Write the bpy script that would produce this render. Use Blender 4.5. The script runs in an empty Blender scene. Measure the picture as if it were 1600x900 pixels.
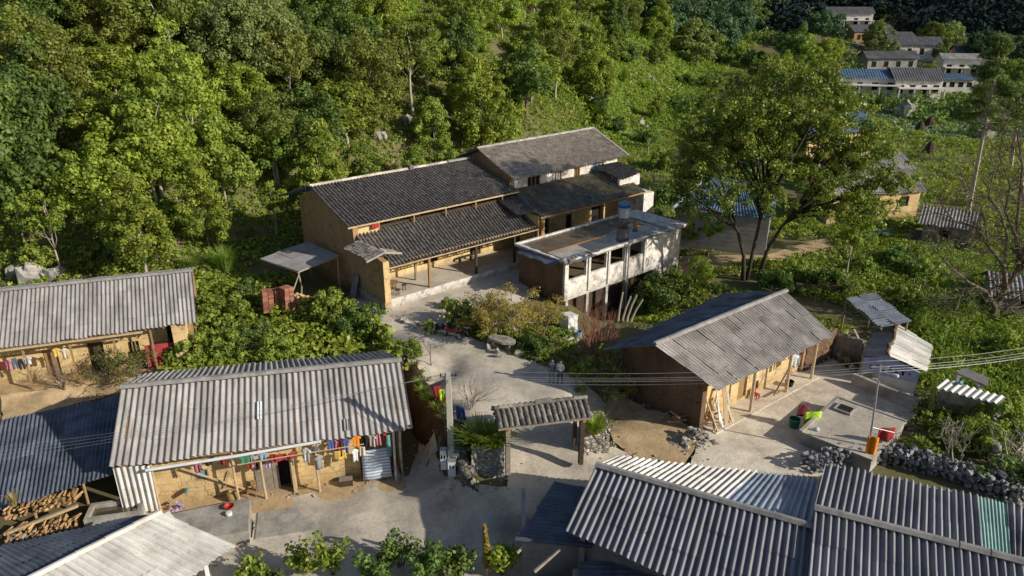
import bpy, bmesh, math, random
import numpy as np
from mathutils import Vector, Matrix
from mathutils.geometry import delaunay_2d_cdt
random.seed(7)
C = bpy.context.scene.collection
R = math.radians
# ---------------------------------------------------------------- camera model (used to find real places on the ground)
FP, PT, HC = 1150.0, R(22), 23.0
def ray(px, py):
    a = (px-800)/FP; b = (450-py)/FP
    return (a, math.cos(PT)+b*math.sin(PT), -math.sin(PT)+b*math.cos(PT))
def P(px, py, z=0.0):
    d = ray(px, py); t = (z-HC)/d[2]
    return Vector((d[0]*t, d[1]*t, z))
def proj(x, y, z):
    z = z-HC
    F = y*math.cos(PT)-z*math.sin(PT); U = y*math.sin(PT)+z*math.cos(PT)
    return 800+FP*x/F, 450-FP*U/F, F
class Fr:
    def __init__(s, o, deg):
        s.o = Vector(o); s.a = R(deg); s.c = math.cos(s.a); s.s = math.sin(s.a)
    def L(s, p):
        x = p[0]-s.o[0]; y = p[1]-s.o[1]
        return Vector((x*s.c+y*s.s, -x*s.s+y*s.c, p[2]-s.o[2]))
    def W(s, u, v, z=0):
        return Vector((s.o[0]+u*s.c-v*s.s, s.o[1]+u*s.s+v*s.c, s.o[2]+z))
    def px(s, x, y, z):               # point on absolute height z, in local coordinates
        return s.L(P(x, y, z))
# ---------------------------------------------------------------- mesh helpers
HULLS = []
class MB:
    def __init__(s): s.v = []; s.f = []; s.t = []
    def add(s, vs, fs, t=.5):
        n = len(s.v); s.v += [tuple(v) for v in vs]
        s.f += [tuple(i+n for i in f) for f in fs]; s.t += [t]*len(fs); return s
    def box(s, x0, x1, y0, y1, z0, z1, t=.5, j=0.0):
        q = lambda: random.uniform(-j, j) if j else 0
        vs = [(x+q(), y+q(), z+q()) for z in (z0, z1) for y in (y0, y1) for x in (x0, x1)]
        return s.add(vs, [(0,2,3,1),(4,5,7,6),(0,1,5,4),(2,6,7,3),(0,4,6,2),(1,3,7,5)], t)
    def beam(s, p, q, w=.1, h=None, t=.5, up=(0,0,1)):
        h = h or w; p = Vector(p); q = Vector(q); d = (q-p).normalized(); up = Vector(up)
        if abs(d.dot(up)) > .97: up = Vector((1,0,0))
        a = d.cross(up).normalized()*w/2; b = a.cross(d).normalized()*h/2
        vs = [p-a-b, p+a-b, p+a+b, p-a+b, q-a-b, q+a-b, q+a+b, q-a+b]
        return s.add(vs, [(0,1,2,3),(4,7,6,5),(0,4,5,1),(1,5,6,2),(2,6,7,3),(3,7,4,0)], t)
    def tube(s, pts, rad, n=7, t=.5, caps=True):
        pts = [Vector(p) for p in pts]
        if not isinstance(rad, (list, tuple)): rad = [rad]*len(pts)
        vs = []; fs = []; a = None
        for i, p in enumerate(pts):
            d = (pts[min(i+1, len(pts)-1)]-pts[max(i-1, 0)]).normalized()
            if a is None:
                u = Vector((0,0,1)) if abs(d.z) < .9 else Vector((1,0,0)); a = d.cross(u).normalized()
            else: a = (a-d*a.dot(d)).normalized()
            b = d.cross(a)
            for k in range(n):
                th = 2*math.pi*k/n; vs.append(p+(a*math.cos(th)+b*math.sin(th))*rad[i])
        for i in range(len(pts)-1):
            for k in range(n):
                k2 = (k+1) % n; fs.append((i*n+k, i*n+k2, (i+1)*n+k2, (i+1)*n+k))
        if caps: fs += [tuple(range(n-1, -1, -1)), tuple((len(pts)-1)*n+k for k in range(n))]
        return s.add(vs, fs, t)
    def lathe(s, prof, n=16, t=.5, c=(0,0)):
        vs = []; fs = []
        for r, z in prof:
            for k in range(n): vs.append((c[0]+r*math.cos(2*math.pi*k/n), c[1]+r*math.sin(2*math.pi*k/n), z))
        for i in range(len(prof)-1):
            for k in range(n):
                k2 = (k+1) % n; fs.append((i*n+k, i*n+k2, (i+1)*n+k2, (i+1)*n+k))
        fs += [tuple(range(n-1, -1, -1)), tuple((len(prof)-1)*n+k for k in range(n))]
        return s.add(vs, fs, t)
    def prism(s, poly, ax, a, b, t=.5):
        # poly: 2D points; ax: axis of extrusion 'x' (poly=y,z) 'y' (poly=x,z) 'z' (poly=x,y)
        f = {'x': lambda p, k: (k, p[0], p[1]), 'y': lambda p, k: (p[0], k, p[1]), 'z': lambda p, k: (p[0], p[1], k)}[ax]
        n = len(poly); vs = [f(p, a) for p in poly]+[f(p, b) for p in poly]
        fs = [tuple(range(n)), tuple(range(2*n-1, n-1, -1))]+[(i, i+n, (i+1) % n+n, (i+1) % n) for i in range(n)]
        return s.add(vs, fs, t)
    def rock(s, c, r, t=.5, sq=(1,1,.8)):
        # lumpy stone
        if not HULLS:
            rs = random.Random(5)
            for _ in range(24):
                bm = bmesh.new()
                for _ in range(13):
                    v = Vector((rs.uniform(-1,1), rs.uniform(-1,1), rs.uniform(-1,1))); m_ = max(abs(v.x), abs(v.y), abs(v.z)); v = v/m_*rs.uniform(.75,1)
                    if v.length > 1.25: v = v.normalized()*1.25
                    bm.verts.new(v)
                h = bmesh.ops.convex_hull(bm, input=bm.verts); bmesh.ops.delete(bm, geom=[g for g in h['geom_interior'] if isinstance(g, bmesh.types.BMVert)], context='VERTS')
                bm.verts.index_update(); HULLS.append(([v.co.copy() for v in bm.verts], [tuple(v.index for v in f.verts) for f in bm.faces])); bm.free()
        hv, hf = random.choice(HULLS); rot = Matrix.Rotation(random.random()*6.3, 3, 'Z') @ Matrix.Rotation(random.uniform(-.5,.5), 3, 'X')
        vs = []
        for v in hv:
            w = rot @ Vector((v.x*sq[0], v.y*sq[1], v.z*sq[2])); vs.append((c[0]+w.x*r*.9, c[1]+w.y*r*.9, c[2]+w.z*r*.9))
        return s.add(vs, hf, t)
    def wall(s, ax, a0, a1, c0, c1, z0, z1, holes=(), t=.5):
        # wall slab along u ('x') or v ('y'), thickness c0..c1, with rectangular openings (lo,hi,zlo,zhi)
        xs = sorted({a0, a1, *[h[0] for h in holes], *[h[1] for h in holes]})
        xs = [x for x in xs if a0 <= x <= a1]
        for i in range(len(xs)-1):
            m = (xs[i]+xs[i+1])/2; hs = sorted([h for h in holes if h[0] < m < h[1]], key=lambda h: h[2]); z = z0
            for h in hs+[None]:
                ze = h[2] if h else z1
                if ze > z+1e-4:
                    if ax == 'x': s.box(xs[i], xs[i+1], c0, c1, z, ze, t)
                    else: s.box(c0, c1, xs[i], xs[i+1], z, ze, t)
                if h: z = h[3]
        return s
    def build(s, name, mat, parent=None, smooth=False):
        me = bpy.data.meshes.new(name); me.from_pydata([tuple(v) for v in s.v], [], s.f)
        at = me.attributes.new('tint', 'FLOAT', 'FACE'); at.data.foreach_set('value', np.array(s.t, dtype=np.float32))
        if smooth: me.polygons.foreach_set('use_smooth', [True]*len(me.polygons))
        if isinstance(mat, str): mat = M[mat]
        me.materials.append(mat); me.update()
        o = bpy.data.objects.new(name, me); C.objects.link(o)
        if parent: o.parent = parent
        return o
def npmesh(name, V, F, mat, T=None, parent=None, smooth=False):
    """fast quads: V (n,3), F (m,4)"""
    me = bpy.data.meshes.new(name); V = np.asarray(V, dtype=np.float32); F = np.asarray(F, dtype=np.int32)
    m, k = F.shape
    me.vertices.add(len(V)); me.vertices.foreach_set('co', V.ravel())
    me.loops.add(m*k); me.loops.foreach_set('vertex_index', F.ravel())
    me.polygons.add(m); me.polygons.foreach_set('loop_start', np.arange(m, dtype=np.int32)*k)
    me.polygons.foreach_set('loop_total', np.full(m, k, dtype=np.int32))
    if smooth: me.polygons.foreach_set('use_smooth', np.ones(m, dtype=bool))
    at = me.attributes.new('tint', 'FLOAT', 'FACE')
    at.data.foreach_set('value', np.asarray(T if T is not None else np.full(m, .5), dtype=np.float32))
    me.materials.append(M[mat] if isinstance(mat, str) else mat); me.update(calc_edges=True); me.validate()
    o = bpy.data.objects.new(name, me); C.objects.link(o)
    if parent: o.parent = parent
    return o
def tag(o, label=None, cat=None, group=None, kind=None):
    if label: o['label'] = label
    if cat: o['category'] = cat
    if group: o['group'] = group
    if kind: o['kind'] = kind
    return o
def thing(name, label, cat, loc=(0,0,0), rz=0, group=None, scale=1):
    o = bpy.data.objects.new(name, None); C.objects.link(o); o.empty_display_size = .2
    o.location = loc; o.rotation_euler = (0, 0, rz); o.scale = (scale,)*3
    return tag(o, label, cat, group)
def house(name, label, cat, fr, group=None):
    return thing(name, label, cat, fr.o, fr.a, group)
def dup(root, loc, rz=0, label=None, group=None, scale=None):
    r = root.copy(); C.objects.link(r); r.location = loc; r.rotation_euler = (0, 0, rz)
    if scale: r.scale = (scale,)*3 if not isinstance(scale, (tuple, list)) else scale
    if label: r['label'] = label
    if group: r['group'] = group
    for ch in list(root.children):
        c = ch.copy(); C.objects.link(c); c.parent = r
        for g in ch.children:
            d = g.copy(); C.objects.link(d); d.parent = c
    return r
# ---------------------------------------------------------------- materials
M = {}
def nd(nt, t, **k):
    n = nt.nodes.new(t)
    for a, b in k.items(): setattr(n, a, b)
    return n
def mk(name, c, c2=None, sc=1.5, rough=.9, bump=.25, bsc=25, tint=.35, metal=0, dirt=None, dsc=.7, damt=.5, spec=.3, layers=None, detail=5, stretch=None):
    m = bpy.data.materials.new(name); m.use_nodes = True; nt = m.node_tree; L = nt.links.new
    bs = nt.nodes['Principled BSDF']; bs.inputs['Roughness'].default_value = rough; bs.inputs['Metallic'].default_value = metal
    bs.inputs['Specular IOR Level'].default_value = spec
    tc = nd(nt, 'ShaderNodeTexCoord'); vec = tc.outputs['Object']
    if stretch:
        mp = nd(nt, 'ShaderNodeMapping'); mp.inputs['Scale'].default_value = stretch; L(vec, mp.inputs[0]); vec = mp.outputs[0]
    n = nd(nt, 'ShaderNodeTexNoise'); n.inputs['Scale'].default_value = sc; n.inputs['Detail'].default_value = detail; n.inputs['Roughness'].default_value = .65
    L(vec, n.inputs['Vector'])
    cr = nd(nt, 'ShaderNodeMapRange'); cr.inputs[1].default_value = .35; cr.inputs[2].default_value = .65; L(n.outputs[0], cr.inputs[0])
    mx = nd(nt, 'ShaderNodeMix', data_type='RGBA'); mx.inputs[6].default_value = (*c, 1); mx.inputs[7].default_value = (*(c2 or tuple(x*.72 for x in c)), 1)
    L(cr.outputs[0], mx.inputs[0]); col = mx.outputs[2]
    if layers:   # horizontal lifts of rammed earth
        sx = nd(nt, 'ShaderNodeSeparateXYZ'); L(tc.outputs['Object'], sx.inputs[0])
        mm = nd(nt, 'ShaderNodeMath', operation='MULTIPLY'); mm.inputs[1].default_value = 1/layers; L(sx.outputs[2], mm.inputs[0])
        n3 = nd(nt, 'ShaderNodeTexNoise'); n3.inputs['Scale'].default_value = .8; L(tc.outputs['Object'], n3.inputs['Vector'])
        ad = nd(nt, 'ShaderNodeMath', operation='MULTIPLY_ADD'); ad.inputs[1].default_value = .25; L(n3.outputs[0], ad.inputs[0]); L(mm.outputs[0], ad.inputs[2])
        fr = nd(nt, 'ShaderNodeMath', operation='FRACT'); L(ad.outputs[0], fr.inputs[0])
        lt = nd(nt, 'ShaderNodeMapRange'); lt.inputs[1].default_value = .0; lt.inputs[2].default_value = .1; lt.inputs[3].default_value = .62; lt.inputs[4].default_value = 1; L(fr.outputs[0], lt.inputs[0])
        m2 = nd(nt, 'ShaderNodeMix', data_type='RGBA', blend_type='MULTIPLY'); m2.inputs[0].default_value = 1
        L(col, m2.inputs[6]); L(lt.outputs[0], m2.inputs[7]); col = m2.outputs[2]
    if dirt:
        n2 = nd(nt, 'ShaderNodeTexNoise'); n2.inputs['Scale'].default_value = dsc; n2.inputs['Detail'].default_value = 8; n2.inputs['Roughness'].default_value = .7
        L(vec, n2.inputs['Vector'])
        c3 = nd(nt, 'ShaderNodeMapRange'); c3.inputs[1].default_value = .45; c3.inputs[2].default_value = .68; c3.inputs[4].default_value = damt; L(n2.outputs[0], c3.inputs[0])
        m3 = nd(nt, 'ShaderNodeMix', data_type='RGBA'); m3.inputs[7].default_value = (*dirt, 1); L(c3.outputs[0], m3.inputs[0]); L(col, m3.inputs[6]); col = m3.outputs[2]
    if tint:
        at = nd(nt, 'ShaderNodeAttribute', attribute_name='tint')
        mr = nd(nt, 'ShaderNodeMapRange'); mr.inputs[3].default_value = 1-tint; mr.inputs[4].default_value = 1+tint; L(at.outputs['Fac'], mr.inputs[0])
        m4 = nd(nt, 'ShaderNodeMix', data_type='RGBA', blend_type='MULTIPLY'); m4.inputs[0].default_value = 1
        L(col, m4.inputs[6]); L(mr.outputs[0], m4.inputs[7]); col = m4.outputs[2]
    L(col, bs.inputs['Base Color'])
    if bump:
        nb = nd(nt, 'ShaderNodeTexNoise'); nb.inputs['Scale'].default_value = bsc; nb.inputs['Detail'].default_value = 4; L(tc.outputs['Object'], nb.inputs['Vector'])
        b = nd(nt, 'ShaderNodeBump'); b.inputs['Strength'].default_value = bump; b.inputs['Distance'].default_value = .05; L(nb.outputs[0], b.inputs['Height']); L(b.outputs[0], bs.inputs['Normal'])
    M[name] = m; return m
def leafmat(name, ca, cb, trans=.35, rnd=.18, rough=.55, hue=.011, cc=None):
    m = bpy.data.materials.new(name); m.use_nodes = True; nt = m.node_tree; L = nt.links.new
    bs = nt.nodes['Principled BSDF']; bs.inputs['Roughness'].default_value = rough; bs.inputs['Specular IOR Level'].default_value = .35
    at = nd(nt, 'ShaderNodeAttribute', attribute_name='tint')
    cr = nd(nt, 'ShaderNodeValToRGB'); e = cr.color_ramp.elements; e[0].color = (*ca, 1); e[1].color = (*cb, 1)
    if cc: k = e.new(.93); k.color = (*cb, 1); e[2].position = 1; e[2].color = (*cc, 1)
    L(at.outputs['Fac'], cr.inputs[0])
    oi = nd(nt, 'ShaderNodeObjectInfo'); hs = nd(nt, 'ShaderNodeHueSaturation')
    r1 = nd(nt, 'ShaderNodeMapRange'); r1.inputs[3].default_value = .5-hue; r1.inputs[4].default_value = .5+hue; L(oi.outputs['Random'], r1.inputs[0]); L(r1.outputs[0], hs.inputs['Hue'])
    mu = nd(nt, 'ShaderNodeMath', operation='MULTIPLY'); mu.inputs[1].default_value = 7.31; L(oi.outputs['Random'], mu.inputs[0])
    fr = nd(nt, 'ShaderNodeMath', operation='FRACT'); L(mu.outputs[0], fr.inputs[0])
    r2 = nd(nt, 'ShaderNodeMapRange'); r2.inputs[3].default_value = 1-rnd; r2.inputs[4].default_value = 1+rnd; L(fr.outputs[0], r2.inputs[0]); L(r2.outputs[0], hs.inputs['Value'])
    L(cr.outputs[0], hs.inputs['Color']); L(hs.outputs[0], bs.inputs['Base Color'])
    tr = nd(nt, 'ShaderNodeBsdfTranslucent'); ml = nd(nt, 'ShaderNodeMix', data_type='RGBA', blend_type='MULTIPLY'); ml.inputs[0].default_value = 1
    ml.inputs[7].default_value = (1.15, 1.25, .55, 1); L(hs.outputs[0], ml.inputs[6]); L(ml.outputs[2], tr.inputs[0])
    ms = nd(nt, 'ShaderNodeMixShader'); ms.inputs[0].default_value = trans; L(bs.outputs[0], ms.inputs[1]); L(tr.outputs[0], ms.inputs[2])
    L(ms.outputs[0], nt.nodes['Material Output'].inputs[0]); M[name] = m
mk('fibro_near', (.30,.30,.32), (.21,.215,.24), sc=.9, dirt=(.10,.10,.11), damt=.5, tint=.28, stretch=(2.2,.3,1), bump=.15)
mk('fibro', (.43,.405,.395), (.31,.295,.29), sc=.9, dirt=(.14,.125,.115), damt=.6, tint=.26, stretch=(2.2,.3,1), bump=.15)
mk('fibro_old', (.42,.39,.37), (.30,.28,.27), sc=1.2, dirt=(.12,.10,.08), damt=.6, tint=.3, bump=.2)
mk('fibro_white', (.78,.76,.72), (.62,.60,.56), sc=.8, dirt=(.25,.22,.17), damt=.45, tint=.22, bump=.15)
mk('fibro_dark', (.17,.19,.24), (.10,.12,.16), sc=1.1, dirt=(.05,.06,.08), damt=.6, tint=.3, bump=.15)
mk('zinc', (.42,.50,.62), (.30,.36,.46), sc=.7, rough=.45, metal=.55, dirt=(.2,.2,.22), damt=.3, tint=.15, bump=.08)
mk('green_sheet', (.30,.47,.42), (.22,.36,.33), sc=1, rough=.6, tint=.1)
mk('ridge_cap', (.33,.32,.31), (.22,.21,.21), sc=2, tint=.2)
mk('tile_dark', (.20,.185,.175), (.12,.11,.108), sc=2.5, dirt=(.2,.18,.155), dsc=3.5, damt=.6, tint=.55, bump=.4)
mk('tile_gate', (.24,.22,.195), (.14,.13,.12), sc=3, dirt=(.36,.33,.28), dsc=2.5, damt=.4, tint=.5, bump=.4)
mk('tile_light', (.62,.54,.46), (.47,.41,.35), sc=1.5, dirt=(.2,.18,.16), dsc=2.2, damt=.45, tint=.4, bump=.4)
mk('tile_moss', (.38,.34,.26), (.20,.18,.15), sc=1.5, dirt=(.17,.17,.07), dsc=1.1, damt=.8, tint=.45, bump=.4)
mk('lime_ridge', (.42,.39,.35), (.28,.26,.24), sc=3, tint=.3)
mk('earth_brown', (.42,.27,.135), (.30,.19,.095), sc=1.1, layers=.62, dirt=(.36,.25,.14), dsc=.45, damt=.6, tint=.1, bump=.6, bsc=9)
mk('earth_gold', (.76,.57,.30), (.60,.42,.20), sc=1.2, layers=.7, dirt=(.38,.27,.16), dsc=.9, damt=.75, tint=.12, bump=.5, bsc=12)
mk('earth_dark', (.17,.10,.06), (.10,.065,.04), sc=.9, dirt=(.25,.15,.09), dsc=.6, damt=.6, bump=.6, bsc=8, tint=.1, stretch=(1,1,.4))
mk('plaster', (.86,.82,.78), (.72,.67,.62), sc=1.2, dirt=(.26,.2,.16), dsc=1.6, damt=.75, tint=.08, bump=.3)
mk('plaster_clean', (.72,.70,.67), (.60,.58,.56), sc=.8, dirt=(.4,.36,.3), dsc=.9, damt=.5, tint=.08)
mk('plaster_blue', (.20,.26,.46), (.34,.38,.52), sc=1.5, dirt=(.5,.52,.6), damt=.5, tint=.1)
mk('block_grey', (.40,.39,.39), (.30,.295,.295), sc=.9, dirt=(.14,.135,.13), damt=.5, bump=.3, tint=.2)
mk('concrete', (.70,.62,.51), (.53,.475,.40), sc=.35, dirt=(.25,.225,.19), dsc=.6, damt=.6, bump=.25, bsc=9, tint=.1, detail=9)
mk('concrete_yard', (.80,.72,.60), (.62,.54,.44), sc=.3, dirt=(.22,.18,.13), dsc=.45, damt=.6, bump=.3, bsc=7, tint=.1, detail=9)
mk('concrete_slab', (.50,.47,.43), (.34,.32,.285), sc=.8, dirt=(.12,.105,.085), dsc=.7, damt=.6, bump=.25, bsc=10, tint=.1, detail=8)
mk('concrete_pole', (.60,.57,.52), (.5,.47,.43), sc=2, dirt=(.3,.27,.23), damt=.4)
mk('stone', (.44,.41,.37), (.27,.25,.22), sc=3, dirt=(.12,.11,.09), dsc=2, damt=.5, tint=.4, bump=.6, bsc=14)
mk('stone_blue', (.27,.28,.30), (.16,.17,.185), sc=3, dirt=(.3,.3,.29), dsc=2, damt=.4, tint=.5, bump=.6, bsc=14)
mk('rock', (.40,.375,.35), (.26,.245,.235), sc=1.3, dirt=(.11,.11,.09), dsc=1.2, damt=.6, tint=.35, bump=.9, bsc=5)
mk('brick', (.33,.15,.10), (.24,.10,.07), sc=6, tint=.35, bump=.4)
mk('wood', (.36,.24,.13), (.26,.165,.085), sc=3, tint=.3, stretch=(1,1,.2))
mk('wood_pale', (.55,.42,.27), (.42,.31,.19), sc=3, tint=.3)
mk('wood_grey', (.30,.26,.22), (.2,.17,.14), sc=4, tint=.3)
mk('wood_dark', (.085,.058,.04), (.05,.035,.025), sc=3, tint=.3)
mk('wood_door', (.50,.22,.07), (.38,.16,.05), sc=3, tint=.1)
mk('log_end', (.58,.38,.19), (.42,.25,.12), sc=5, tint=.4)
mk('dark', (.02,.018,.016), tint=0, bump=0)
mk('straw', (.42,.30,.13), (.28,.19,.08), sc=4, tint=.4)
mk('soil', (.16,.115,.07), (.10,.072,.045), sc=1.4, dirt=(.22,.17,.1), damt=.5, bump=.6, bsc=6, tint=.1, detail=9)
mk('dirt_yard', (.58,.43,.26), (.42,.30,.17), sc=.8, dirt=(.2,.14,.08), dsc=.9, damt=.6, bump=.5, bsc=6, tint=.1, detail=9)
mk('bark', (.20,.16,.12), (.12,.095,.07), sc=5, tint=.2, bump=.6, bsc=20, stretch=(1,1,.3))
mk('bark_pale', (.48,.43,.35), (.32,.28,.22), sc=4, tint=.2, bump=.4, stretch=(1,1,.3))
mk('bark_dark', (.075,.062,.048), (.045,.038,.03), sc=5, tint=.2, bump=.6, bsc=20)
mk('steel', (.72,.75,.78), rough=.3, metal=.45, tint=.05, bump=.03)
mk('galv', (.50,.51,.52), rough=.5, metal=.5, tint=.05, bump=0)
mk('plast_blue', (.06,.16,.48), rough=.4, tint=0, bump=0)
mk('plast_lblue', (.16,.38,.55), rough=.4, tint=0, bump=0)
mk('plast_white', (.72,.74,.76), (.6,.62,.65), rough=.5, tint=.05, bump=0)
mk('plast_green', (.02,.16,.11), rough=.45, tint=0, bump=0)
mk('net_green', (.05,.22,.16), (.03,.15,.1), rough=.8, tint=.1)
mk('rubber', (.02,.02,.021), rough=.7, tint=0, bump=0)
mk('paint_red', (.42,.035,.03), rough=.35, tint=0, bump=0)
mk('tarp_red', (.46,.07,.08), (.36,.05,.06), sc=1.5, rough=.6, tint=.1)
mk('blue_tin', (.10,.17,.27), (.07,.12,.19), sc=1, rough=.5, tint=.2, dirt=(.12,.16,.22), damt=.4)
mk('village_roof', (.12,.12,.135), (.085,.085,.1), sc=1, tint=.3)
mk('hair', (.012,.010,.009), rough=.5, tint=0, bump=0)
mk('skin', (.36,.21,.14), rough=.6, tint=0, bump=0)
CL = dict(white=(.75,.75,.75), pink=(.62,.16,.28), red=(.38,.04,.04), blue=(.05,.10,.38), sky=(.25,.42,.68), yellow=(.80,.52,.04), orange=(.85,.26,.02), black=(.03,.03,.04), grey=(.30,.31,.34), maroon=(.16,.012,.015), lime=(.50,.80,.05), lilac=(.48,.34,.62), cream=(.72,.62,.45), green=(.03,.25,.15), denim=(.10,.14,.24), teal=(.1,.35,.35))
for k in list(CL):
    if k not in ('lime','red','orange'): g_ = sum(CL[k])/3; CL[k] = tuple(.8*v+.2*g_ for v in CL[k])
for k, c in CL.items(): mk('cloth_'+k, c, sc=5, rough=.95, tint=.1, bump=.1)
def stripemat():
    m = mk('cloth_stripe', (.62,.68,.78), rough=.9, tint=0); nt = m.node_tree
    w = nd(nt, 'ShaderNodeTexWave', wave_type='BANDS', bands_direction='Z'); w.inputs['Scale'].default_value = 1.6; w.inputs['Distortion'].default_value = .4
    tc = nd(nt, 'ShaderNodeTexCoord'); nt.links.new(tc.outputs['Object'], w.inputs[0])
    cr = nd(nt, 'ShaderNodeValToRGB'); cr.color_ramp.interpolation = 'CONSTANT'; cr.color_ramp.elements[0].color = (.25,.35,.5,1); cr.color_ramp.elements[1].color = (.66,.7,.78,1); cr.color_ramp.elements[1].position = .4
    nt.links.new(w.outputs[0], cr.inputs[0]); nt.links.new(cr.outputs[0], nt.nodes['Principled BSDF'].inputs['Base Color'])
stripemat()
def watermat():
    m = bpy.data.materials.new('roof_water'); m.use_nodes = True; nt = m.node_tree; bs = nt.nodes['Principled BSDF']
    tc = nd(nt, 'ShaderNodeTexCoord'); n = nd(nt, 'ShaderNodeTexNoise'); n.inputs['Scale'].default_value = .55; nt.links.new(tc.outputs['Object'], n.inputs[0])
    cr = nd(nt, 'ShaderNodeValToRGB'); cr.color_ramp.elements[0].color = (.05,.05,.045,1); cr.color_ramp.elements[1].color = (.12,.085,.045,1); nt.links.new(n.outputs[0], cr.inputs[0])
    nt.links.new(cr.outputs[0], bs.inputs['Base Color']); bs.inputs['Roughness'].default_value = .04; bs.inputs['Specular IOR Level'].default_value = 1.0; bs.inputs['IOR'].default_value = 1.6
    M['roof_water'] = m
watermat()
mk('wet_slab', (.15,.105,.05), (.09,.065,.035), sc=1.2, rough=.25, dirt=(.25,.2,.14), dsc=1, damt=.5, tint=.1, spec=.6)
# foliage kinds: dark colour, light colour, optional dry accent
leafmat('leaf_dark', (0.068, 0.122, 0.031), (0.205, 0.294, 0.067))
leafmat('leaf_mid', (0.119, 0.184, 0.026), (0.365, 0.438, 0.065))
leafmat('leaf_bright', (0.138, 0.209, 0.033), (0.319, 0.391, 0.072))
leafmat('leaf_olive', (0.112, 0.143, 0.030), (0.265, 0.301, 0.063))
leafmat('leaf_rust', (0.132, 0.066, 0.028), (0.242, 0.132, 0.050))
leafmat('leaf_blue', (0.113, 0.175, 0.060), (0.304, 0.363, 0.122))
leafmat('leaf_far', (0.058, 0.116, 0.066), (0.149, 0.231, 0.116), trans=.2)  # bluish tint of distance haze painted into the leaf colour
leafmat('leaf_shade', (0.013, 0.024, 0.027), (0.025, 0.043, 0.042), trans=.1)  # far slope's shade and bluish haze painted into the leaf colour
leafmat('leaf_grass', (.15,.26,.038), (.34,.47,.085), trans=.4, cc=(.42,.36,.14))
leafmat('leaf_straw', (0.319, 0.275, 0.102), (0.522, 0.435, 0.174), trans=.3)
leafmat('leaf_big', (0.145, 0.221, 0.029), (0.399, 0.459, 0.072), trans=.35, rough=.4, cc=(.32,.30,.06))
leafmat('leaf_cab', (0.168, 0.288, 0.204), (0.336, 0.480, 0.324), trans=.2)
leafmat('leaf_autumn', (0.242, 0.206, 0.048), (0.484, 0.399, 0.097), trans=.4, cc=(.42,.2,.09))
leafmat('leaf_central', (0.074, 0.123, 0.021), (0.235, 0.298, 0.051), rough=.4, cc=(.33,.27,.07))
leafmat('leaf_straw2', (.3,.27,.12), (.5,.44,.2))

def masonry(name, ca, cb, mortar, sc=3.2):
    m = mk(name, ca, cb, sc=4, tint=0, bump=0); nt = m.node_tree; L = nt.links.new; bs = nt.nodes['Principled BSDF']
    tc = nd(nt,'ShaderNodeTexCoord'); mp = nd(nt,'ShaderNodeMapping'); mp.inputs['Scale'].default_value = (1,1,1.4); L(tc.outputs['Object'], mp.inputs[0])
    n = nd(nt,'ShaderNodeTexNoise'); n.inputs['Scale'].default_value = 3; L(mp.outputs[0], n.inputs[0])
    ad = nd(nt,'ShaderNodeVectorMath',operation='MULTIPLY_ADD'); ad.inputs[1].default_value = (.22,.22,.22); L(n.outputs['Color'], ad.inputs[0]); L(mp.outputs[0], ad.inputs[2])
    v = nd(nt,'ShaderNodeTexVoronoi',feature='DISTANCE_TO_EDGE'); v.inputs['Scale'].default_value = sc; L(ad.outputs[0], v.inputs[0])
    v2 = nd(nt,'ShaderNodeTexVoronoi'); v2.inputs['Scale'].default_value = sc; L(ad.outputs[0], v2.inputs[0])
    hs = nd(nt,'ShaderNodeSeparateColor'); L(v2.outputs['Color'], hs.inputs[0])
    mr = nd(nt,'ShaderNodeMapRange'); mr.inputs[3].default_value = .6; mr.inputs[4].default_value = 1.3; L(hs.outputs[0], mr.inputs[0])
    src = bs.inputs['Base Color'].links[0].from_socket
    m1 = nd(nt,'ShaderNodeMix',data_type='RGBA',blend_type='MULTIPLY'); m1.inputs[0].default_value = 1; L(src, m1.inputs[6]); L(mr.outputs[0], m1.inputs[7])
    e = nd(nt,'ShaderNodeMapRange'); e.inputs[1].default_value = .02; e.inputs[2].default_value = .09; L(v.outputs['Distance'], e.inputs[0])
    m2 = nd(nt,'ShaderNodeMix',data_type='RGBA'); m2.inputs[6].default_value = (*mortar,1); L(m1.outputs[2], m2.inputs[7]); L(e.outputs[0], m2.inputs[0]); L(m2.outputs[2], bs.inputs['Base Color'])
    b = nd(nt,'ShaderNodeBump'); b.inputs['Strength'].default_value = .9; b.inputs['Distance'].default_value = .12; L(e.outputs[0], b.inputs['Height']); L(b.outputs[0], bs.inputs['Normal'])
masonry('masonry', (.52,.48,.43), (.36,.33,.29), (.26,.235,.2))
masonry('masonry_dark', (.30,.27,.23), (.20,.175,.15), (.09,.08,.065))

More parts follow.
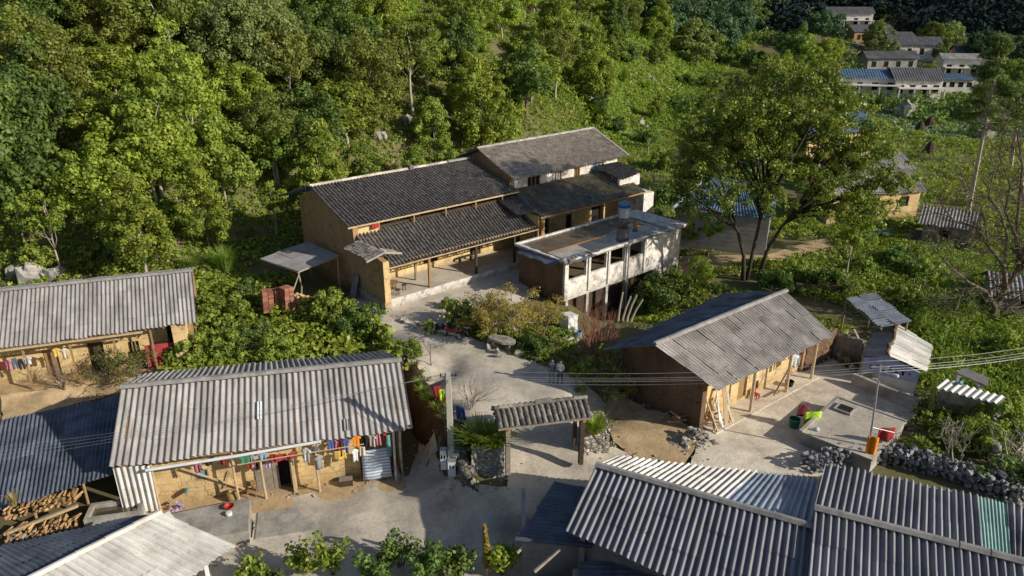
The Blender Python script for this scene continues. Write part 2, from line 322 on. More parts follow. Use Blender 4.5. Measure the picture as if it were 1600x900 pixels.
def cracks(name, joint=3.2, wet=(.20,.185,.165)):
    m = M[name]; nt = m.node_tree; L = nt.links.new; bs = nt.nodes['Principled BSDF']; src = bs.inputs['Base Color'].links[0].from_socket
    tc = nd(nt,'ShaderNodeTexCoord'); n = nd(nt,'ShaderNodeTexNoise'); n.inputs['Scale'].default_value = 1.1; n.inputs['Detail'].default_value = 6; L(tc.outputs['Object'], n.inputs[0])
    ad = nd(nt,'ShaderNodeVectorMath',operation='MULTIPLY_ADD'); ad.inputs[1].default_value = (2.6,2.6,.0); L(n.outputs['Color'], ad.inputs[0]); L(tc.outputs['Object'], ad.inputs[2])
    v = nd(nt,'ShaderNodeTexVoronoi',feature='DISTANCE_TO_EDGE',voronoi_dimensions='2D'); v.inputs['Scale'].default_value = 1/joint; L(ad.outputs[0], v.inputs[0])
    e = nd(nt,'ShaderNodeMapRange'); e.inputs[1].default_value = .002; e.inputs[2].default_value = .009; e.inputs[3].default_value = .78; e.inputs[4].default_value = 1; L(v.outputs['Distance'], e.inputs[0])
    m1 = nd(nt,'ShaderNodeMix',data_type='RGBA',blend_type='MULTIPLY'); m1.inputs[0].default_value = 1; L(src, m1.inputs[6]); L(e.outputs[0], m1.inputs[7])
    n2 = nd(nt,'ShaderNodeTexNoise'); n2.inputs['Scale'].default_value = 7; n2.inputs['Detail'].default_value = 8; n2.inputs['Roughness'].default_value = .8; L(tc.outputs['Object'], n2.inputs[0])
    g = nd(nt,'ShaderNodeMapRange'); g.inputs[1].default_value = .3; g.inputs[2].default_value = .7; g.inputs[3].default_value = .72; g.inputs[4].default_value = 1.15; L(n2.outputs[0], g.inputs[0])
    m2 = nd(nt,'ShaderNodeMix',data_type='RGBA',blend_type='MULTIPLY'); m2.inputs[0].default_value = 1; L(m1.outputs[2], m2.inputs[6]); L(g.outputs[0], m2.inputs[7]); L(m2.outputs[2], bs.inputs['Base Color'])
cracks('concrete', 6); cracks('concrete_yard', 5); cracks('concrete_slab', 4)
def objrandom(name, lo=.6, hi=1.4):
    nt = M[name].node_tree; L = nt.links.new; bs = nt.nodes['Principled BSDF']; src = bs.inputs['Base Color'].links[0].from_socket
    oi = nd(nt,'ShaderNodeObjectInfo'); mr = nd(nt,'ShaderNodeMapRange'); mr.inputs[3].default_value = lo; mr.inputs[4].default_value = hi; L(oi.outputs['Random'], mr.inputs[0])
    m1 = nd(nt,'ShaderNodeMix',data_type='RGBA',blend_type='MULTIPLY'); m1.inputs[0].default_value = 1; L(src, m1.inputs[6]); L(mr.outputs[0], m1.inputs[7]); L(m1.outputs[2], bs.inputs['Base Color'])
objrandom('log_end', .45, 1.25)

def spots(name, col=(.22,.12,.06), thr=.64, sc=3.5, amt=.6):
    m = M[name]; nt = m.node_tree; L = nt.links.new; bs = nt.nodes['Principled BSDF']; src = bs.inputs['Base Color'].links[0].from_socket
    tc = nd(nt,'ShaderNodeTexCoord'); mp = nd(nt,'ShaderNodeMapping'); mp.inputs['Scale'].default_value = (1.6,.6,1); L(tc.outputs['Object'], mp.inputs[0])
    n = nd(nt,'ShaderNodeTexNoise'); n.inputs['Scale'].default_value = sc; n.inputs['Detail'].default_value = 9; n.inputs['Roughness'].default_value = .75; L(mp.outputs[0], n.inputs[0])
    e = nd(nt,'ShaderNodeMapRange'); e.inputs[1].default_value = thr; e.inputs[2].default_value = thr+.08; e.inputs[4].default_value = amt; L(n.outputs[0], e.inputs[0])
    m1 = nd(nt,'ShaderNodeMix',data_type='RGBA'); m1.inputs[7].default_value = (*col,1); L(src, m1.inputs[6]); L(e.outputs[0], m1.inputs[0]); L(m1.outputs[2], bs.inputs['Base Color'])
for k in ('fibro','fibro_near','fibro_old','fibro_white'): spots(k, (.10,.08,.06), .60, 4.5, .65); spots(k, (.50,.48,.45), .63, 2.2, .5)
spots('fibro_near', (.24,.12,.06), .62, 1.6, .45); spots('zinc', (.28,.17,.1), .6, 2.5, .5)
def mudwear(name):
    m = M[name]; nt = m.node_tree; L = nt.links.new; bs = nt.nodes['Principled BSDF']; src = bs.inputs['Base Color'].links[0].from_socket
    tc = nd(nt,'ShaderNodeTexCoord'); n = nd(nt,'ShaderNodeTexNoise'); n.inputs['Scale'].default_value = 1.7; n.inputs['Detail'].default_value = 5; L(tc.outputs['Object'], n.inputs[0])
    ad = nd(nt,'ShaderNodeVectorMath',operation='MULTIPLY_ADD'); ad.inputs[1].default_value = (.8,.8,1.2); L(n.outputs['Color'], ad.inputs[0]); L(tc.outputs['Object'], ad.inputs[2])
    v = nd(nt,'ShaderNodeTexVoronoi',feature='DISTANCE_TO_EDGE'); v.inputs['Scale'].default_value = .8; L(ad.outputs[0], v.inputs[0])
    e = nd(nt,'ShaderNodeMapRange'); e.inputs[1].default_value = .004; e.inputs[2].default_value = .022; e.inputs[3].default_value = .5; L(v.outputs['Distance'], e.inputs[0])
    sx = nd(nt,'ShaderNodeSeparateXYZ'); L(ad.outputs[0], sx.inputs[0]); d = nd(nt,'ShaderNodeMapRange'); d.inputs[1].default_value = .5; d.inputs[2].default_value = 1.6; d.inputs[3].default_value = .6; L(sx.outputs[2], d.inputs[0])
    m1 = nd(nt,'ShaderNodeMix',data_type='RGBA',blend_type='MULTIPLY'); m1.inputs[0].default_value = 1; L(src, m1.inputs[6]); L(e.outputs[0], m1.inputs[7])
    m2 = nd(nt,'ShaderNodeMix',data_type='RGBA',blend_type='MULTIPLY'); m2.inputs[0].default_value = 1; L(m1.outputs[2], m2.inputs[6]); L(d.outputs[0], m2.inputs[7]); L(m2.outputs[2], bs.inputs['Base Color'])
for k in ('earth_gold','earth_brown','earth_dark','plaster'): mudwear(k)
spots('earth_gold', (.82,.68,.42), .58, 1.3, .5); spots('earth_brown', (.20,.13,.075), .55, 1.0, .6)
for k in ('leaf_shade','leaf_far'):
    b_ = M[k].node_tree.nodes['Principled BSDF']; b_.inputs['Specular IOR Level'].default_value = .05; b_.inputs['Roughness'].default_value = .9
# ---------------------------------------------------------------- terrain
CP = []; VH = []
def cp(z, *pts):
    for a in pts:
        w = P(a[0], a[1], z); CP.append((w.x, w.y, z))
cp(0, (862,598),(875,600),(650,560),(760,560),(720,530),(840,590),(790,600),(700,600),(740,640),(870,610))
cp(.25, (600,500),(700,470),(660,500),(760,450),(800,430),(560,480),(720,500))
cp(-.4, (770,650),(860,650),(700,660)); cp(-.9, (800,700),(900,690),(850,700)); cp(-1.7, (850,750),(800,750),(890,770)); cp(-2.6, (790,790),(850,800),(760,790))
cp(-3.0, (600,800),(700,800),(560,850),(720,850),(820,860),(900,900),(1000,930),(700,900),(600,900))
cp(-3.3, (450,850),(640,720),(650,690),(620,760),(400,800),(250,800),(540,760),(330,770),(680,745),(655,660),(100,800),(150,850),(0,850),(250,860),(50,780))
cp(-3.2, (1200,900),(1400,900),(1600,900),(300,900),(0,900),(1100,850))
cp(-1.0, (1000,680),(1100,690),(1200,690),(1180,650),(1250,640),(1150,700),(1060,650),(1250,600),(1300,600))
cp(-1.1, (1000,720),(1100,730),(1200,730),(1290,730),(1350,745),(1450,760),(1550,770),(1600,760))
cp(-1.0, (1350,640),(1400,600),(1330,580),(1420,640),(1300,560),(1500,640),(1560,680))
cp(-1.5, (940,650),(960,600),(930,560)); cp(-1.2, (1000,520))
cp(-3.0, (940,480),(980,480),(1020,470),(960,500)); cp(-1.2, (748,745),(775,745)); cp(-1.6,(750,757)); cp(-.2, (880,520),(850,480),(900,530),(820,520))
cp(-.3, (1100,440),(1180,440),(1060,440),(1250,440)); cp(-.5, (1380,440),(1500,440),(1600,430),(1500,520),(1600,560),(1450,500)); cp(-.2, (1100,400),(1200,395),(1300,390),(1400,350),(1500,350),(1600,340),(1600,250))
cp(-.3, (1150,350),(1250,300))
cp(-1.5, (250,560),(100,600),(0,610),(180,590),(280,550),(60,580)); cp(-2.2, (100,640),(0,650),(150,620)); cp(-3.1,(0,720),(60,700))
cp(-1.2, (330,540),(400,520)); cp(-.9, (480,520),(420,560),(540,540)); cp(-1.8, (400,600),(500,590),(560,560))
cp(.2, (450,470),(500,450),(400,450)); cp(.6, (300,440),(200,440),(100,450),(0,450)); cp(.8, (420,400),(440,350))
CPA = np.array(CP)
ZP = np.array([(0,0),(100,0),(128,1),(152,4),(175,5.5),(200,7.5),(240,12),(300,22),(400,34),(520,42),(900,50)])
FOOT = np.array([(-140,40),(-60,50),(-26,56),(-21,66),(-5,87),(9,98),(18,112),(30,140),(52,190),(75,235),(110,300),(130,420)], dtype=float)
def vnoise(x, y, s, seed=0):
    x = x/s+seed*17.3; y = y/s+seed*9.1
    return (np.sin(x*1.7+np.sin(y*1.3)*1.4)+np.sin(y*2.1+np.sin(x*1.9+1)*1.2)+np.sin((x+y)*3.1+np.sin(x*2.7))*.5)/2.5
def footdist(x, y):
    best = np.full(x.shape, 1e9); sign = np.ones(x.shape)
    for i in range(len(FOOT)-1):
        a = FOOT[i]; b = FOOT[i+1]; d = b-a; l2 = (d**2).sum()
        t = np.clip(((x-a[0])*d[0]+(y-a[1])*d[1])/l2, 0, 1)
        px = a[0]+t*d[0]; py = a[1]+t*d[1]; ds = np.hypot(x-px, y-py)
        cr = d[0]*(y-a[1])-d[1]*(x-a[0])
        up = ds < best; best = np.where(up, ds, best); sign = np.where(up, np.sign(cr), sign)
    return best*sign
def HZ(x, y):
    x = np.asarray(x, dtype=float); y = np.asarray(y, dtype=float); sh = x.shape; x = x.ravel(); y = y.ravel()
    num = np.zeros_like(x); den = np.zeros_like(x)
    for cx, cy, cz in CPA:
        w = 1/(((x-cx)**2+(y-cy)**2)**2+.4); num += w*cz; den += w
    near = num/den
    far = np.interp(y, ZP[:,0], ZP[:,1])
    k = np.clip((y-75)/35, 0, 1); k = k*k*(3-2*k)
    base = near*(1-k)+far*k
    s = footdist(x, y); sp = np.maximum(s, 0)
    hill = .60*sp*np.clip(sp/10, .35, 1)
    hill = np.where(sp > 46, .6*46+(sp-46)*.05, hill)
    z = base+hill+np.where(s > 2, vnoise(x, y, 5, 1)*.5+vnoise(x, y, 13, 2)*1.2, 0)*np.clip(s/12, 0, 1)
    # unseen mountain added off to the right to shade the far slope
    d = np.hypot((x-385)/1.0, (y-330)/1.0); z = z+150*np.clip(1-d/165, 0, 1)**1.1
    z = z+np.clip((y-235)/160, 0, 1)**1.1*22*np.clip((x-20)/60, 0, 1)
    for vx, vy, vz in VH:
        dd = np.hypot(x-vx, y-vy); w = np.clip((17-dd)/9, 0, 1); w = w*w*(3-2*w); z = z*(1-w)+vz*w
    return z.reshape(sh)
def hz(x, y): return float(HZ(np.array([x]), np.array([y]))[0])
def G(px, py, it=12):
    """point of the ground seen at this pixel"""
    z = 0.0
    for _ in range(it):
        p = P(px, py, z); z = .5*z+.5*hz(p.x, p.y)
    p = P(px, py, z); p.z = hz(p.x, p.y); return p
def inpoly(x, y, poly):
    r = np.zeros(np.shape(x), dtype=bool); n = len(poly)
    for i in range(n):
        x1, y1 = poly[i][0], poly[i][1]; x2, y2 = poly[(i+1) % n][0], poly[(i+1) % n][1]
        c = ((y1 > y) != (y2 > y)); r ^= c & (x < (x2-x1)*(y-y1)/((y2-y1) if y2 != y1 else 1e-9)+x1)
    return r
SHEETS = []; EXC = []
def area(name, pts, mat, off=.03, kind='structure', step=.8, rough=.0):
    """ground sheet laid over the terrain; pts world xy"""
    SHEETS.append((name, [(p[0], p[1]) for p in pts], mat, off, step, rough))
pp = lambda z, *a: [P(x, y, z) for x, y in a]
yard = pp(-3.3, (395,790),(640,745),(655,700),(645,650)) + pp(-3.1, (690,740),(722,780)) + pp(-2.8, (770,792)) + pp(-1.55,(742,759))+pp(-1.25,(746,748))+pp(-.9, (793,738)) + pp(-.4, (790,690),(740,668)) + pp(-.1, (690,640),(655,600),(628,548)) + pp(.2, (600,508),(545,490),(520,470)) + \
       pp(.25, (610,455),(740,440),(820,400),(880,440),(800,470),(745,480)) + pp(0, (710,505),(740,530),(790,545),(870,580),(950,600)) + pp(-.6, (930,640)) + pp(-.9, (915,710)) + pp(-1.1, (960,700),(1060,735),(1150,740)) + pp(-1.6, (1000,760),(930,770)) + \
       pp(-2.6, (880,800)) + pp(-3, (850,860),(840,960),(250,960)) + pp(-3.3, (350,850),(395,840))
area('road', yard, 'concrete')
area('courtyard', pp(-1, (1075,735),(1090,690),(1115,655),(1160,625),(1230,585),(1300,560),(1345,590),(1425,610),(1430,650),(1400,680),(1345,722)) + pp(-1.1, (1300,735),(1280,745),(1180,742)), 'concrete_yard', off=.07)
area('dirt_path', pp(-1.0, (960,690),(935,640),(960,600),(1010,640),(1110,655),(1095,690),(1065,730)) + pp(-1.1,(1000,722)), 'dirt_yard', off=.045)
area('dirt_path', pp(-.2, (1062,400),(1060,440),(1105,425),(1160,412),(1225,405),(1300,385),(1290,370),(1200,398)), 'dirt_yard')
area('front_yard', pp(-1.5, (0,650),(80,625),(200,600),(290,575),(275,560),(180,570),(0,592)), 'dirt_yard')
# ---------------------------------------------------------------- roofs
def corr(name, A, B, Cc, D, mat, parent, pitch=.3, amp=.05, sheet=1.5, wps=3, seg=8, jit=.012, sag=0.0, tile=False, cap=False):
    """corrugated roof: A,B eave (left,right), Cc,D upper edge (right,left), local coordinates; ribs run eave to ridge"""
    A, B, Cc, D = (np.array(tuple(q), dtype=float) for q in (A, B, Cc, D))
    Lw = max(np.linalg.norm(B-A), np.linalg.norm(Cc-D)); Ls = (np.linalg.norm(D-A)+np.linalg.norm(Cc-B))/2
    nw = max(2, int(round(Lw/pitch))); nr = max(1, int(round(Ls/sheet)))
    N = np.cross(B-A, D-A); N /= np.linalg.norm(N); N = N if N[2] > 0 else -N
    rs = np.random.RandomState(abs(hash(name)) % 1000+nw) if False else np.random.RandomState(nw*13+nr)
    V = []; F = []; T = []; nv = 0
    groups = [(i, min(i+wps, nw)) for i in range(0, nw, wps)]
    for r in range(nr):
        b0 = r/nr; b1 = (r+1)/nr
        for (w0, w1) in groups:
            k = (w1-w0)*seg+1; a = np.linspace(w0, w1, k)/nw
            ph = np.linspace(0, (w1-w0), k)*2*np.pi
            if tile:
                h = amp*np.sqrt(np.clip(np.sin(ph/1.0), 0, 1))*1.6-amp*.55*np.clip(-np.sin(ph), 0, 1)
            else: h = amp*np.sin(ph+.4)
            o = rs.uniform(-jit, jit, 3); lip = .05 if tile else .022
            ext = rs.uniform(-.05, .09)/Ls if r == 0 else rs.uniform(0, .12)/Ls*(0 if tile else 1)
            rows = []
            ts = [(b0-ext-(.12/Ls if (r and not tile) else .02/Ls if r else 0), lip), ((b0+b1)/2, lip*.5), (b1+.02/Ls*(r < nr-1), 0)]
            for (b, l) in ts:
                b = max(b, -.06)
                p = (A[None]*(1-a)[:,None]+B[None]*a[:,None])*(1-b)+(D[None]*(1-a)[:,None]+Cc[None]*a[:,None])*b
                s_ = -sag*np.sin(np.pi*b)*np.ones_like(a)-sag*.6*np.sin(np.pi*a)
                wob = jit*1.2*np.sin(a*nw*.8+r*1.7)
                rows.append(p+N[None]*(h+l+o[0]+wob)[:,None]+np.array([0,0,1.])[None]*s_[:,None])
            V += rows; t = np.clip(.5+rs.normal(0, .17), 0, 1)
            for j in range(2):
                i0 = nv+j*k+np.arange(k-1)
                F.append(np.stack([i0, i0+1, i0+1+k, i0+k], 1))
            T += [t]*(2*(k-1)); nv += 3*k
    o = npmesh(name, np.concatenate(V), np.concatenate(F), mat, T, parent)
    return o
def tiles(name, A, B, Cc, D, mat, parent, pitch=.33, **k):
    return corr(name, A, B, Cc, D, mat, parent, pitch=pitch, amp=.07, sheet=.24, wps=1, seg=6, jit=.012, tile=True, **k)
def ridgecap(p, q, parent, w=.26, h=.09, mat='ridge_cap', name='ridge_cap', n=None):
    p = Vector(p); q = Vector(q); L = (q-p).length; n = n or max(1, int(L/1.1)); m = MB(); d = (q-p)/n
    s = Vector((-(q-p).y, (q-p).x, 0)).normalized()*w
    for i in range(n):
        a = p+d*i+Vector((0,0,random.uniform(-.015,.015))); b = p+d*(i+1.03)+Vector((0,0,random.uniform(-.015,.02)))
        t = random.uniform(.2,.8); vs = []
        for e in (a, b): vs += [e-s+Vector((0,0,-.05)), e-s*.4+Vector((0,0,h)), e+s*.4+Vector((0,0,h)), e+s+Vector((0,0,-.05))]
        m.add(vs, [(0,1,5,4),(1,2,6,5),(2,3,7,6),(0,3,2,1),(4,5,6,7)], t)
    return m.build(name, mat, parent)
def stoneface(m, p, q, z0, z1, d=.25, r=.22, nrm=None):
    """stones set along a vertical face from p to q"""
    p = Vector(p); q = Vector(q); L = (q-p).length; nx = int(L/(r*1.5)); nz = max(1, int((z1-z0)/(r*1.15)))
    for i in range(nx+1):
        for k in range(nz+1):
            c = p.lerp(q, (i+random.uniform(-.3,.3))/max(nx,1)); rr = r*random.uniform(.7,1.25)
            m.rock((c.x+random.uniform(-.05,.05), c.y+random.uniform(-.05,.05), z0+(z1-z0)*(k+random.uniform(-.3,.3))/max(nz,1)), rr, random.random(), (1, .8, .75))
    return m
# ================================================================ HOUSE A  (upper left, long fibro roof)
def window_part(parent, ax, a0, a1, c, z0, z1, frame='wood', pane='dark', bars=2):
    m = MB(); w = .07
    def bx(lo, hi, zl, zh):
        if ax == 'x': m.box(lo, hi, c-.05, c+.05, zl, zh)
        else: m.box(c-.05, c+.05, lo, hi, zl, zh)
    bx(a0, a1, z0, z0+w); bx(a0, a1, z1-w, z1)
    for i in range(bars+2):
        x = a0+(a1-a0-w)*i/(bars+1); bx(x, x+w, z0+w+.002, z1-w-.002)
    f = m.build('window', frame, parent); g = MB()
    if ax == 'x': g.box(a0+.01, a1-.01, c+.052, c+.072, z0+.01, z1-.01)
    else: g.box(c+.052, c+.072, a0+.01, a1-.01, z0+.01, z1-.01)
    g.build('pane', pane, f); return f
A_ = Fr(P(0,543,2), 19); A_.o.z = -1.5
def house_a():
    f = A_; t = house('earth_house', 'long yellow earth house with a straight grey corrugated roof and a red panel', 'house', f)
    e0 = Vector((-3, .1, 3.35)); e1 = f.px(308,502,2); e1.z = 3.5; r1 = f.px(300,423,4); r0 = Vector((-3.5, 5.2, 5.5)); e1.y = .1; r1.y = 5.1
    corr('roof', e0, e1, r1, r0, 'fibro', t, pitch=.27, amp=.045, sheet=1.55)
    b0 = Vector((-3.5, 9.6, 4.2)); b1 = Vector((r1.x, 9.6, 4.2))
    corr('roof', b1, b0, r0, r1, 'fibro', t, pitch=.27, amp=.045)
    ridgecap(r0+Vector((0,0,.07)), r1+Vector((0,0,.07)), t)
    m = MB(); m.wall('x', -3, 9.4, 1.9, 2.25, -.3, 3.9, [(1.6,2.5,0,2.1),(4.3,5.3,0,2.2),(6.8,7.5,1.0,1.9)])
    m.wall('x', -3, 11.0, 9.0, 9.35, -.3, 4.25); m.build('wall', 'earth_gold', t)
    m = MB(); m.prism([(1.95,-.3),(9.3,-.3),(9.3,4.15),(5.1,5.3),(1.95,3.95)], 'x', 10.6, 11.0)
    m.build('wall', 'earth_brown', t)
    m = MB(); m.box(9.95, 10.75, .35, 1.9, -.2, 3.45, j=.03); m.build('pillar', 'earth_gold', t)
    for (u, w) in ((1.0,.12),(3.7,.1),(6.3,.1),(8.6,.1)):
        MB().beam((u,.5,0),(u,.5,3.4), w).build('post', 'wood', t)
    for (v, z, s, e) in ((.5,3.35,-3,10.0),(.15,3.2,-3,8.2),(1.0,3.45,-3,10.3)):
        MB().beam((s,v,z),(e,v,z+.06), .13).build('beam', 'wood_pale' if v < .3 else 'wood', t)
    m = MB(); 
    for i in range(12): m.beam((-2.6+i*1.1,.12,3.33),(-2.6+i*1.1,2.0,4.05), .07)
    m.build('rafter', 'wood', t)
    d = MB().box(4.35,5.25,2.08,2.14,0,2.2).build('door', 'wood_dark', t); MB().beam((5.1,2.04,1.0),(5.1,2.04,1.2),.04).build('handle','galv',d)
    d = MB().box(1.65,2.45,2.05,2.12,0,2.1).build('door', 'wood', t)
    window_part(t, 'x', 6.8, 7.5, 2.05, 1.0, 1.9)
    m = MB(); m.box(8.0,9.95,.75,.8,.35,1.95,j=.02); m.build('red_panel', 'tarp_red', t)
    MB().box(-3,10.9,.3,9.2,-.4,.02).build('floor', 'dirt_yard', t)
    EXC.append([f.W(-4,.2), f.W(11.2,.2), f.W(11.2,9.8), f.W(-4,9.8)])
house_a()
# ================================================================ HOUSE B (lower left)
B_ = Fr((P(170,731,.2).x, P(170,731,.2).y, -3.3), 13.5)
def house_b():
    f = B_; t = house('earth_house', 'yellow earth house with clothes drying under a big grey corrugated roof', 'house', f)
    e0 = Vector((0,0,3.5)); e1 = Vector((15.65,0,3.55)); r0 = Vector((.1,4.1,5.92)); r1 = Vector((15.5,3.75,5.92))
    corr('roof', e0, e1, r1, r0, 'fibro', t, pitch=.335, amp=.062, sheet=1.5, sag=.05)
    b0 = Vector((.1,8.0,4.7)); b1 = Vector((14.7,7.6,4.7))
    corr('roof', b1, b0, r0, r1, 'fibro', t, pitch=.335, amp=.062)
    ridgecap(r0+Vector((0,0,.1)), r1+Vector((0,0,.1)), t, w=.25)
    m = MB(); m.wall('x', 1.6, 12.6, 1.0, 1.35, -.2, 3.9, [(7.75,8.7,0.02,2.15),(3.75,4.45,1.35,2.0)])
    m.wall('x', 12.6, 15.0, 2.3, 2.6, -.2, 4.3); m.build('wall', 'earth_gold', t)
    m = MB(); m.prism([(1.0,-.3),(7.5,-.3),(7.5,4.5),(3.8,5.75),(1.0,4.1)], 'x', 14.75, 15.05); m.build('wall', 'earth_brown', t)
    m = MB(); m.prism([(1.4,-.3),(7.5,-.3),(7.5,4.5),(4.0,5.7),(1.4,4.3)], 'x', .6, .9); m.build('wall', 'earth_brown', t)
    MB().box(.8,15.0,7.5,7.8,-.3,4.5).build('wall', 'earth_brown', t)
    for u, v, z1 in ((1.95,.1,3.3),(5.95,.15,3.4),(7.35,.2,3.4),(10.25,.15,3.45),(14.55,.15,3.5),(14.95,.75,3.5)):
        MB().tube([(u,v,0),(u+random.uniform(-.05,.05),v,z1*.5),(u,v,z1)], [.075,.065,.06]).build('post', 'wood_pale' if u < 14 else 'plaster', t)
    MB().box(14.45,14.75,.2,1.0,0,.5).build('post_footing', 'concrete_slab', t)
    for v, z in ((.15,3.45),(.95,3.85)): MB().beam((.4,v,z),(15.2,v,z), .12).build('beam', 'wood', t)
    m = MB()
    for i in range(16): m.beam((.5+i*.97,.06,3.42),(.5+i*.97,2.2,4.72), .07)
    m.build('rafter', 'wood', t)
    MB().tube([(1.75,-.22,3.2),(6,-.22,3.35),(10.65,-.2,3.58)], .085, 8).build('gutter_pipe', 'plast_white', t)
    MB().tube([(6.2,-.15,2.75),(9,-.1,2.85),(12.9,-.05,2.95)], .035, 6).build('drying_pole', 'wood_pale', t)
    d = MB().box(7.78,8.1,.98,1.04,.04,2.12).build('door', 'wood_grey', t)
    d = MB().box(8.85,9.0,.35,1.0,.04,2.1).build('door', 'wood_pale', t)
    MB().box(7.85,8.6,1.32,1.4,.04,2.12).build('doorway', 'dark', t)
    MB().box(6.85,7.75,.93,.99,.02,1.95).build('shutter', 'wood_grey', t)
    w = window_part(t, 'x', 3.75, 4.45, 1.04, 1.35, 2.0, pane='plast_lblue', bars=0)
    MB().beam((3.2,.8,2.35),(6.2,.85,.45), .09,.07).build('brace', 'wood_pale', t)
    MB().beam((5.2,.85,.7),(5.5,.9,1.7), .05).build('stick', 'wood', t)
    corr('side_panel', (.05,.32,.35), (1.9,.05,.35), (1.9,.05,3.3), (.05,.32,3.3), 'fibro_white', t, pitch=.3, amp=.05, sheet=3)
    MB().box(.3,15.05,-.9,7.6,-.5,.09,j=.02).build('floor', 'dirt_yard', t)
    MB().box(7.0,15.1,-3.1,-.92,-.5,.10,j=.015).build('terrace', 'concrete_slab', t)
    for (u, v0, v1) in ((7.3,1.5,2.4),(11.9,.3,.9)):
        z = lambda v: 3.5+(5.92-3.5)*v/4.1+.12-.03
        corr('patch_sheet', (u,v0,z(v0)), (u+.3,v0,z(v0)), (u+.3,v1,z(v1)), (u,v1,z(v1)), 'plast_white' if u < 8 else 'ridge_cap', t, pitch=.3, amp=.03, sheet=3)
    EXC.append([f.W(-1.5,-4), f.W(15.8,-4), f.W(15.8,8), f.W(-1.5,8)])
    return t
house_b()
# clothes: each its own thing
def cloth(fr, u, v, z, w, h, mat, label, group=None, kind='cloth', du=0, wav=.05, name=None, cat=None, fold=True):
    w *= random.uniform(1.0,1.35); h *= random.uniform(.85,1.25); z -= random.uniform(0,.12); u += random.uniform(-.06,.06)
    n, k = 7, 7; m = MB(); vs = []; fs = []; ph = random.random()*6
    for j in range(k):
        for i in range(n):
            a = i/(n-1)-.5; b = j/(k-1)
            if kind == 'shirt': ww = w*(1.35 if b < .32 else .85)
            elif kind == 'trousers': ww = w*(.8 if b < .3 else 1.0)
            else: ww = w*(1-.12*b*math.sin(ph))
            zz = -h*b
            if kind == 'shirt' and b < .32: zz -= abs(a)*h*.35
            if kind == 'trousers' and b > .4 and i == n//2: zz = -h*.4
            vs.append((a*ww+du*b, wav*math.sin(a*9+ph)*(.3+b)+.02, zz))
    for j in range(k-1):
        for i in range(n-1):
            fs.append((j*n+i, j*n+i+1, (j+1)*n+i+1, (j+1)*n+i))
    m.add(vs, fs)
    o = m.build(name or {'shirt':'shirt','trousers':'trousers'}.get(kind,'cloth'), 'cloth_'+mat, None, True)
    w_ = fr.W(u, v, z) if fr else Vector((u, v, z)); o.location = w_; o.rotation_euler = (random.uniform(-.1,.1),random.uniform(-.06,.06),(fr.a if fr else 0)+random.uniform(-.5,.5)*(w < .8))
    md = o.modifiers.new('s', 'SOLIDIFY'); md.thickness = .015
    tag(o, label, cat or {'shirt':'shirt','trousers':'trousers'}.get(kind,'cloth'), group)
    return o
g = 'laundry hanging under the eaves of the lower left house'
for a in [(4.1,-.1,3.3,.35,.6,'pink','shirt','pink shirt hanging leftmost below the white pipe of the lower left house'),
          (4.75,.0,3.3,.3,.5,'black','cloth','dark cloth hanging over the little blue window'),
          (5.45,-.1,3.35,.3,.55,'red','shirt','red and white shirt next to the dark cloth above the ochre wall'),
          (6.6,-.05,3.35,.45,.55,'green','shirt','green shirt hanging under the middle of the white pipe'),
          (7.0,.0,3.3,.25,.6,'grey','trousers','grey trousers hanging right of the green shirt'),
          (7.55,-.1,3.35,.35,.5,'sky','shirt','pale blue shirt at the top of the leaning door post'),
          (8.0,.05,3.1,.3,.5,'red','cloth','red cloth hanging over the grey shutter'),
          (8.35,.1,2.95,.7,.45,'red','cloth','wide red cloth hanging above the open doorway'),
          (6.75,.4,2.5,.22,.4,'red','shirt','small red top on the short line on the ochre wall'),
          (7.0,.4,2.5,.2,.4,'white','shirt','small white top between the red and the dark one on the short line'),
          (7.2,.4,2.5,.2,.45,'black','trousers','small dark trousers on the short line'),
          (7.62,.4,2.45,.22,.4,'lilac','cloth','small lilac cloth at the right end of the short line'),
          (9.05,.0,3.1,.28,.45,'red','shirt','red shirt over the pale door post'),
          (9.75,-.1,3.35,.4,.85,'white','shirt','white long shirt below the middle of the pipe'),
          (10.25,.1,3.2,.3,.6,'denim','trousers','dark blue trousers at the central post'),
          (10.45,-.1,2.8,.35,.8,'grey','shirt','grey shirt hanging low on the central post'),
          (11.1,.0,3.55,.25,.85,'blue','cloth','blue cloth right of the end of the white pipe'),
          (11.35,.05,3.55,.3,.95,'pink','shirt','pink and white shirt between two blue cloths'),
          (11.65,.0,3.55,.2,.9,'maroon','trousers','maroon trousers next to the pink shirt'),
          (11.9,.05,3.55,.28,.95,'blue','shirt','bright blue shirt left of the orange one'),
          (12.5,.0,3.55,.3,.85,'orange','shirt','orange shirt under the right half of the eave'),
          (11.6,-.1,2.85,.5,.65,'yellow','cloth','pale yellow cloth hung on the drying pole'),
          (13.35,.0,3.5,.3,.8,'cream','shirt','cream shirt right of the black coat'),
          (13.65,.1,3.5,.25,.85,'pink','trousers','pink trousers beside the cream shirt'),
          (14.05,.05,3.5,.2,.5,'red','cloth','short red cloth near the right end of the eave'),
          (14.25,-.1,3.4,.2,1.2,'teal','cloth','long pale green towel hanging near the right post'),
          (12.95,.1,3.5,.3,.8,'black','shirt','black coat right of the orange shirt'),
          (12.4,-.1,2.85,.32,.9,'white','shirt','white shirt hanging from the drying pole'),
          (12.8,-.1,2.85,.25,.6,'cream','cloth','cream cloth at the right end of the drying pole')]:
    cloth(B_, *a[:6], a[7], g, a[6])
o = cloth(B_, 13.5, .3, 2.35, 1.15, 1.6, 'stripe', 'big pale blue striped blanket hanging beside the dark doorway', None, 'cloth', wav=.03, name='blanket', cat='blanket')
g2 = 'laundry hanging at the left end of the upper left house'
